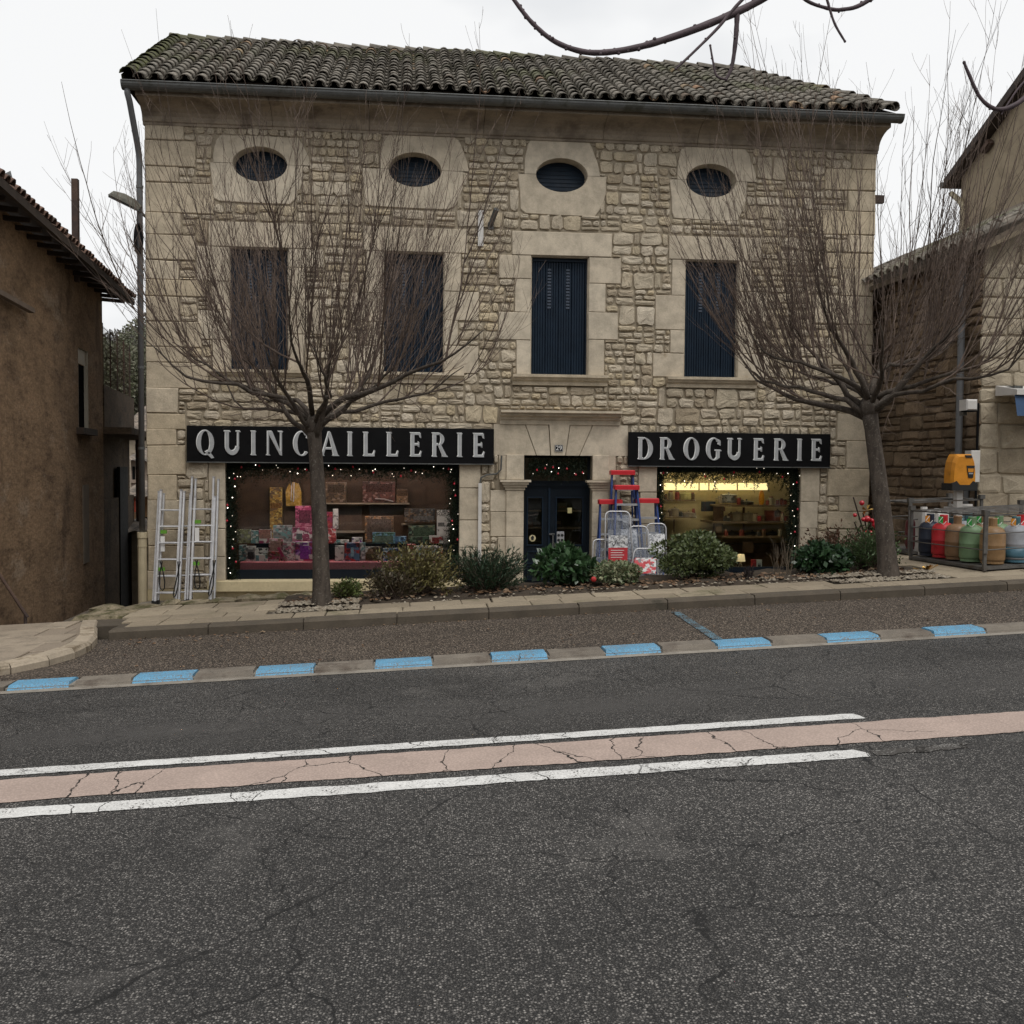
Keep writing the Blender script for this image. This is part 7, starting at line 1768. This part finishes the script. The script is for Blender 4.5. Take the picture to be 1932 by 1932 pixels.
# ------------------------------------------------------------------ fir garlands with lights and baubles
FIR = leaf_mat('fir_needles', [(.008, .014, .008), (.018, .028, .015), (.012, .018, .011), (.03, .042, .024)], .6, .2)
LED = emit_mat('led', (1, .93, .82), 5.); LED2 = emit_mat('led_dim', (1, .9, .75), 1.3)
BAUB = pm('red_bauble', (.42, .012, .03), .2, .1, 5, 0, spec=.7)
def garland(label, runs, nled, nbaub, seed, dens=1700):
    r = random.Random(seed); p0 = runs[0][0]
    t = thing('fir_garland', label, 'garland', (p0[0], FY+.06, p0[1])); m = MB(); stem_ = MB(); allp = []
    for (a, b, wid, hang_) in runs:
        L = hypot(b[0]-a[0], b[1]-a[1]); n = int(L*dens); horiz = abs(b[0]-a[0]) > abs(b[1]-a[1])
        stem_.tube([(a[0]+(b[0]-a[0])*i/12+r.uniform(-.02, .02), FY+.09, a[1]+(b[1]-a[1])*i/12+r.uniform(-.02, .02)) for i in range(13)], .018, 5)
        fr = []
        for k in range(int(L*9)):
            f = r.random(); q = Vector((a[0]+(b[0]-a[0])*f, FY+.08, a[1]+(b[1]-a[1])*f))
            d = Vector((r.uniform(-.6, .6), r.uniform(-.35, .2), -1)) if (horiz and r.random() < .75) else Vector((r.uniform(-1, 1), r.uniform(-.4, .2), r.uniform(-1, 1)))
            d.normalize(); LL = (r.uniform(.5, 1.)*hang_ if horiz else r.uniform(.4, 1)*wid); fr.append((q, d, LL))
        for q, d, LL in fr:
            for k in range(max(6, int(LL*190))):
                f = r.random(); p = q+d*LL*f; e = (d*.6+Vector((r.uniform(-1, 1), r.uniform(-.7, .5), r.uniform(-1, 1)))).normalized(); s = r.uniform(.03, .06); w = e.cross(Vector((r.random(), r.random(), r.random()))).normalized()*.0045
                m.add([p-w, p+w, p+e*s], [(0, 1, 2)])
        for k in range(n):
            f = r.random(); p = Vector((a[0]+(b[0]-a[0])*f+r.gauss(0, wid*.28 if not horiz else .03), FY+.085+r.uniform(-.05, .05), a[1]+(b[1]-a[1])*f+-.03+r.gauss(0, wid*.36 if horiz else .03)))
            e = Vector((r.uniform(-1, 1), r.uniform(-1, .4), r.uniform(-1, 1))).normalized(); s = r.uniform(.04, .08); w = e.cross(Vector((r.random(), r.random(), r.random()))).normalized()*.006
            m.add([p-w, p+w, p+e*s], [(0, 1, 2)])
        allp.append((a, b, wid, hang_, L, horiz))
    tag(m.build('needles', FIR, t, fix=False), kind='stuff'); stem_.build('wire_stem', FIR, t) if len(runs) == 1 else tag(stem_.build('wire_stem', FIR, t), kind='stuff')
    tot = sum(q[4] for q in allp)
    for kind, cnt in (('led', nled), ('bauble', nbaub)):
        for a, b, wid, hang_, L, horiz in allp:
            c_ = max(1, round(cnt*L/tot))
            for k in range(c_):
                f = (k+r.uniform(.1, .9))/c_; x = a[0]+(b[0]-a[0])*f+r.uniform(-.4, .4)*(wid if not horiz else .1); z = a[1]+(b[1]-a[1])*f+(r.uniform(-.5, .2)*hang_ if horiz else 0)
                if kind == 'led': MB().sphere((x, FY+.0+r.uniform(0, .02), z), r.uniform(.0055, .0095), 6, 4).build('led_light', r.choice((LED, LED2, LED2)), t)
                else: MB().sphere((x, FY+.01, z), .019, 10, 7).lathe([(.005, 0), (.005, .012)], (x, FY+.01, z+.019), 6).build('bauble', BAUB, t, smooth=True)
a, b, z0, z1 = SW1
garland('fir garland with white lights and red baubles framing the toy window', [((a+.10, z0+.0), (a+.10, z1-.1), .20, .1), ((a+.1, z1-.13), (b-.1, z1-.13), .22, .30), ((b-.10, z1-.1), (b-.10, z0+.02), .20, .1)], 50, 20, 5)
a, b, z0, z1 = SW2
garland('fir garland with white lights and red baubles framing the kitchenware window', [((a+.07, z0+.4), (a+.07, z1-.1), .13, .1), ((a+.1, z1-.12), (b-.1, z1-.12), .25, .42), ((b-.10, z1-.1), (b-.10, z0+.1), .22, .1)], 36, 14, 6)
a, b, z0, z1 = DOOR
garland('short fir garland with red baubles filling the transom over the door', [((a+.12, 1.68), (b-.12, 1.68), .26, .34)], 6, 7, 7, 2600)
# ------------------------------------------------------------------ planting bed shrubs
def shrub(name, label, px, py0, py1, wpx, Y, tones, leaf, n, style='round', stems=10, seed=0, rough=.5, spec=.4, cat='shrub', flat=1., shell=.5):
    r = random.Random(seed); c = P(px, py1, Y); k = P(px+1, py1, Y).x-c.x; w = wpx*k; zb = pz(c.x)+.02; ht = P(px, py0, Y).z-zb
    t = thing(name, label, cat, (c.x, Y, zb)); m = MB(); st = MB(); mt = leaf_mat(name+'_leaf', tones, rough, spec)
    if style == 'round':
        nc = 24
        for q in range(nc):
            while True:
                u = Vector((r.uniform(-1, 1), r.uniform(-1, 1), r.uniform(-.75, 1)))
                if .45 < u.length < 1: break
            leaf_cloud(m, (c.x+u.x*w*.34, Y+u.y*w*.28, zb+ht*.50+u.z*ht*.33), w*.18, w*.16, ht*.20, n//nc, leaf, r, shell, flat)
    elif style == 'feather':
        for q in range(n//34):
            a = r.uniform(0, 2*pi); e = r.uniform(.15, 1.25); d = Vector((cos(a)*cos(e), sin(a)*cos(e)*.8, sin(e))); L = r.uniform(.6, 1.05)*(w*.55*cos(e)+ht*sin(e))
            pts = curve_pts((c.x+r.uniform(-.15, .15)*w, Y+r.uniform(-.1, .1), zb), d, L, 6, .06, r, .08); st.tube(pts, [.006*(1-.7*i/6) for i in range(7)], 3, cap=False)
            for u in range(34):
                p, dd = lerp_path(pts, r.uniform(.25, 1)); e2 = (dd*1.1+Vector((r.uniform(-1, 1), r.uniform(-1, 1), r.uniform(-1, 1)))).normalized(); s = leaf*r.uniform(.6, 1.3); wv = e2.cross(Vector((r.random(), r.random(), .3))).normalized()*s*.10*flat
                m.add([p-wv, p+wv, p+e2*s+wv*.4, p+e2*s-wv*.4], [(0, 1, 2, 3)])
    elif style == 'loose':
        for q in range(n//26):
            a = r.uniform(0, 2*pi); e = r.uniform(.35, 1.4); d = Vector((cos(a)*cos(e), sin(a)*cos(e)*.8, sin(e))); L = r.uniform(.65, 1.08)*(w*.52*cos(e)+ht*sin(e))
            pts = curve_pts((c.x+r.uniform(-.12, .12)*w, Y+r.uniform(-.08, .08), zb), d, L, 7, .02, r, .14); st.tube(pts, [.006*(1-.75*i/7) for i in range(8)], 3, cap=False)
            for u in range(26):
                p, dd = lerp_path(pts, r.uniform(.42, 1)); p = p+Vector((r.uniform(-1, 1), r.uniform(-1, 1), r.uniform(-1, 1)))*.05; e2 = (dd+Vector((r.uniform(-1, 1), r.uniform(-1, 1), r.uniform(-1, 1)))*1.2).normalized(); s = leaf*r.uniform(.6, 1.3); wv = e2.cross(Vector((r.random(), r.random(), .3))).normalized()*s*.2*flat
                m.add([p, p+e2*s*.5+wv, p+e2*s, p+e2*s*.5-wv], [(0, 1, 2, 3)])
    for q in range(stems):
        a = r.uniform(0, 2*pi); st.tube(curve_pts((c.x+r.uniform(-.08, .08), Y+r.uniform(-.05, .05), zb-.03), (cos(a)*.5, sin(a)*.4, 1), ht*.75, 5, .02, r, .12), [.010*(1-.7*i/5) for i in range(6)], 4, cap=False)
    tag(m.build('foliage', mt, t, fix=False), kind='stuff'); tag(st.build('stems', TWIG, t, fix=False), kind='stuff'); return t
shrub('shrub', 'low light green shrub at the foot of the tree by the toy window', 655, 1100, 1140, 46, 12.55, [(.09, .12, .03), (.13, .16, .05), (.07, .09, .03)], .045, 1500, 'loose', 5, 1)
shrub('shrub', 'loose yellow green shrub in front of the toy window', 790, 1045, 1140, 135, 12.65, [(.12, .11, .035), (.20, .18, .065), (.09, .075, .03), (.16, .13, .05)], .05, 5200, 'loose', 12, 2)
shrub('shrub', 'low brown withered shrub under the yellow green one', 740, 1098, 1144, 110, 12.35, [(.055, .04, .025), (.09, .07, .04), (.05, .05, .02)], .05, 2200, 'loose', 8, 12)
shrub('rosemary_bush', 'dark green feathery rosemary bush left of the door', 917, 1062, 1131, 150, 12.6, [(.025, .05, .025), (.04, .075, .04), (.03, .055, .03)], .055, 8200, 'feather', 10, 3)
shrub('laurel_bush', 'rounded glossy dark green bush in front of the door', 1065, 1028, 1122, 120, 12.75, [(.018, .045, .016), (.03, .07, .025), (.05, .10, .04), (.015, .035, .014)], .085, 2900, 'round', 16, 4, .3, .6, flat=1.25)
shrub('euonymus_bush', 'small bush with cream edged leaves between the door and the ladders', 1160, 1058, 1122, 110, 12.6, [(.05, .09, .035), (.26, .26, .15), (.07, .11, .045), (.32, .31, .20), (.06, .085, .03)], .05, 3600, 'round', 10, 5, .45)
shrub('round_shrub', 'large rounded olive green shrub in front of the kitchenware window', 1300, 1000, 1118, 182, 12.8, [(.045, .065, .02), (.075, .10, .03), (.10, .12, .045), (.04, .05, .018)], .05, 9000, 'round', 20, 6, .45)
shrub('laurel_bush', 'low broad dark green bush with glossy leaves before the right corner stones', 1555, 1026, 1105, 118, 12.65, [(.014, .034, .013), (.022, .052, .02), (.035, .075, .03), (.012, .028, .011)], .075, 3600, 'round', 12, 7, .35, .5, flat=1.2)
shrub('photinia_shrub', 'reddish brown leaved shrub behind the low broad dark green bush', 1572, 1005, 1085, 90, 13.1, [(.11, .05, .03), (.16, .075, .045), (.06, .05, .025)], .05, 1500, 'loose', 6, 8)
shrub('privet_bush', 'light green small leaved bush against the leaning tree trunk', 1640, 1003, 1096, 80, 12.75, [(.05, .085, .03), (.08, .13, .05), (.10, .15, .06)], .045, 3400, 'loose', 8, 9)
# withered stems
def dry(label, px, py0, py1, wpx, Y, n, col, seed, thick=.0035):
    r = random.Random(seed); c = P(px, py1, Y); k = P(px+1, py1, Y).x-c.x; zb = pz(c.x)+.01; ht = P(px, py0, Y).z-zb; t = thing('dry_stems', label, 'plant', (c.x, Y, zb)); m = MB(); mt = pm('dry_stem', col, .9, .3, 20, 0, isl=.3)
    for q in range(n):
        x = c.x+r.uniform(-.5, .5)*wpx*k*.5; pts = curve_pts((x, Y+r.uniform(-.12, .12), zb), (r.uniform(-.35, .35), r.uniform(-.3, .3), 1), ht*r.uniform(.5, 1.05), 7, .02, r, .1); m.tube(pts, [thick*(1-.7*i/7) for i in range(8)], 4, cap=False)
        for u in range(6 if thick > .004 else 3):
            p, dd = lerp_path(pts, r.uniform(.35, 1)); m.tube(curve_pts(p, dd+Vector((r.uniform(-1, 1), r.uniform(-1, 1), .2)), ht*.16, 3, .05, r, .2), [thick*.5, thick*.4, thick*.3, thick*.2], 3, cap=False)
    tag(m.build('stems', mt, t, fix=False), kind='stuff')
dry('tall withered pale stems beside the low broad bush', 1478, 1015, 1102, 70, 12.55, 26, (.13, .10, .07), 1)
dry('clump of cut black stems below the table lamp window', 1410, 1066, 1098, 26, 12.45, 26, (.02, .014, .013), 2, .007)
# Christmas branch with baubles standing behind the right bush
r = random.Random(5); c = P(1648, 1010, 13.6); xb = thing('decorated_branch', 'bare brown branch decorated with red baubles and gold bow beside the trunk', 'decoration', (c.x, 13.6, tz(c.x)))
GB = pm('gloss_red_bauble', (.45, .008, .02), .12, .1, 5, 0, spec=.8); stm = MB(); zb = tz(c.x)
for px, py in ((1610, 938), (1612, 985), (1628, 968), (1645, 960), (1660, 950), (1622, 1000)):
    e = P(px, py, 13.55); base = Vector((c.x+.05, 13.6, zb+.3)); MB().tube([base, base.lerp(e, .5)+Vector((.06, 0, -.03)), e], [.018, .014, .009], 6).build('twig', WOODD, xb)
MB().tube([(c.x+.05, 13.6, zb), (c.x+.05, 13.6, zb+.9)], .025, 7).build('stem', WOODD, xb)
for px, py, rr_ in ((1626, 949, .037), (1613, 972, .028), (1636, 979, .046), (1629, 980, .03), (1652, 990, .055), (1645, 982, .03), (1631, 1003, .03), (1643, 1006, .036)):
    e = P(px, py, 13.5); MB().sphere(e, rr_, 12, 8).build('bauble', GB, xb, smooth=True)
e = P(1636, 963, 13.5)
for k in range(5): aa = k*1.25; MB().add([e, e+Vector((.09*cos(aa), -.02, .06*sin(aa)+.02)), e+Vector((.07*cos(aa+.4), .01, .07*sin(aa+.4)))], [(0, 1, 2)]).build('gold_ribbon', GOLD, xb)
# terrace pot edge: red ribbon in the variegated bush
tag(MB().sphere(P(1120, 1093, 12.3), .035, 8, 6).build('red_bow', pm('red_ribbon', (.4, .03, .03), .5)), 'small red ribbon knot caught at the edge of the cream edged bush', 'decoration')
# ------------------------------------------------------------------ pebbles, litter, leaves
PEB = stone_mat('pebble', [(.26, .22, .17), (.18, .15, .11), (.32, .28, .22), (.13, .105, .08)], .4)
def pebbles(name, label, spots, seed, size=(.012, .035)):
    r = random.Random(seed); m = MB()
    for (x0, x1, y0, y1, n) in spots:
        for k in range(n):
            x, y = r.uniform(x0, x1), r.uniform(y0, y1); s = r.uniform(*size); z = pz(x, y)+.03 if y > 12.05 else pz(x, y)+.002
            mm = Matrix.Rotation(r.uniform(0, 6), 3, 'Z') @ Matrix.Rotation(r.uniform(-.4, .4), 3, 'X'); vs = []
            for v in ((1, 0, 0), (.3, .7, .1), (-.8, .5, 0), (-.7, -.6, .05), (.4, -.8, 0), (.1, 0, .55), (-.2, .1, -.4)): vs.append(Vector((x, y, z+s*.15))+mm @ (Vector(v)*s*r.uniform(.8, 1.2)))
            m.add(vs, [(0, 1, 5), (1, 2, 5), (2, 3, 5), (3, 4, 5), (4, 0, 5), (1, 0, 6), (2, 1, 6), (3, 2, 6), (4, 3, 6), (0, 4, 6)])
    tag(m.build(name, PEB, fix=False), label, 'gravel', kind='stuff')
pebbles('gravel', 'pale loose stones heaped round the tree by the toy window', [(-1.5, -.55, 11.7, 12.35, 420)], 1, (.015, .042))
pebbles('gravel', 'pale loose stones heaped round the leaning tree trunk', [(5.15, 6.55, 11.72, 12.35, 600)], 2, (.015, .042))
pebbles('gravel', 'thin line of pale stone chips along the front of the bed', [(-.55, 5.2, 12.0, 12.16, 170), (4.2, 5.2, 12.0, 12.5, 120)], 3, (.01, .03))
DL = leaf_mat('dead_leaf', [(.13, .075, .04), (.20, .13, .08), (.09, .05, .03), (.24, .17, .11)], .7, .2)
def litter(label, spots, seed):
    r = random.Random(seed); m = MB()
    for (x0, x1, y0, y1, zf, n, s0, s1) in spots:
        for k in range(n):
            x, y = r.uniform(x0, x1), r.uniform(y0, y1); s = r.uniform(s0, s1); a = r.uniform(0, 6.28); z = zf(x, y)+.006; u = Vector((cos(a), sin(a), r.uniform(-.2, .3)))*s; v = Vector((-sin(a), cos(a), r.uniform(-.2, .3)))*s*.6; p = Vector((x, y, z))
            m.add([p-u, p-u*.2+v, p+u*.5+v*.8+Vector((0, 0, s*.3)), p+u, p+u*.4-v*.9, p-u*.3-v*.8+Vector((0, 0, s*.25))], [(0, 1, 2, 3, 4, 5)])
    tag(m.build('leaf_litter', DL, fix=False), label, 'leaves', kind='stuff')
litter('brown dead leaves scattered in the planting bed', [(-1.4, 6.3, 12.1, 12.8, lambda x, y: pz(x)+.045, 520, .02, .06)], 4)
litter('few dead leaves and grit lying in the parking lay-by', [(-3, 8, 9.1, 11.1, lambda x, y: SL*x-.075, 90, .008, .022), (-2.9, -1.5, 10.6, 11.1, lambda x, y: SL*x-.075, 25, .015, .04), (-3, 9, 11.02, 11.12, lambda x, y: SL*x-.08, 120, .006, .02)], 5)
for k, (px, py) in enumerate(((805, 1128), (1040, 1112), (990, 1120))):
    pass
# ------------------------------------------------------------------ houses on the camera's side of the street (seen only as reflections)
OPP = pm('opposite_render', (.20, .165, .125), .95, .2, 1.5, .3, 20)
for k, (x0, x1, h, l) in enumerate(((-34, -20, 7.5, 'tall brown rendered house across the street, first of the row downhill'), (-20, -7, 6.2, 'lower brown rendered house across the street next to the tall one'), (-7, 6, 7.0, 'brown rendered house across the street facing the shop door'), (6, 20, 6.4, 'brown rendered house across the street uphill of the shop'), (20, 36, 7.6, 'tall brown rendered house across the street at the uphill end'))):
    z = SL*(x0+x1)/2-.6; t = thing('opposite_house', l, 'building', ((x0+x1)/2, -9, z)); m = MB(); m.box(x0+.01, x1-.01, -18, -9, z-1.5, z+h); m.build('wall', OPP, t)
    m = MB(); n = 4; m.add([(x0, -8.6, z+h-.1), (x1, -8.6, z+h-.1), (x1, -13.5, z+h+2.2), (x0, -13.5, z+h+2.2), (x0, -18.4, z+h-.1), (x1, -18.4, z+h-.1)], [(0, 1, 2, 3), (3, 2, 5, 4)]); m.build('roof', OLDR, t, fix=False)
    for q in range(3):
        for fl in (.9, 3.6): xx = x0+(x1-x0)*(q+.5)/3; w = MB().box(xx-.5, xx+.5, -9.02, -8.97, z+fl+.6, z+fl+2.2).build('window', DGLASS, t); MB().box(xx-.6, xx+.6, -9.05, -8.9, z+fl+.5, z+fl+.6).build('sill', OPP, w)
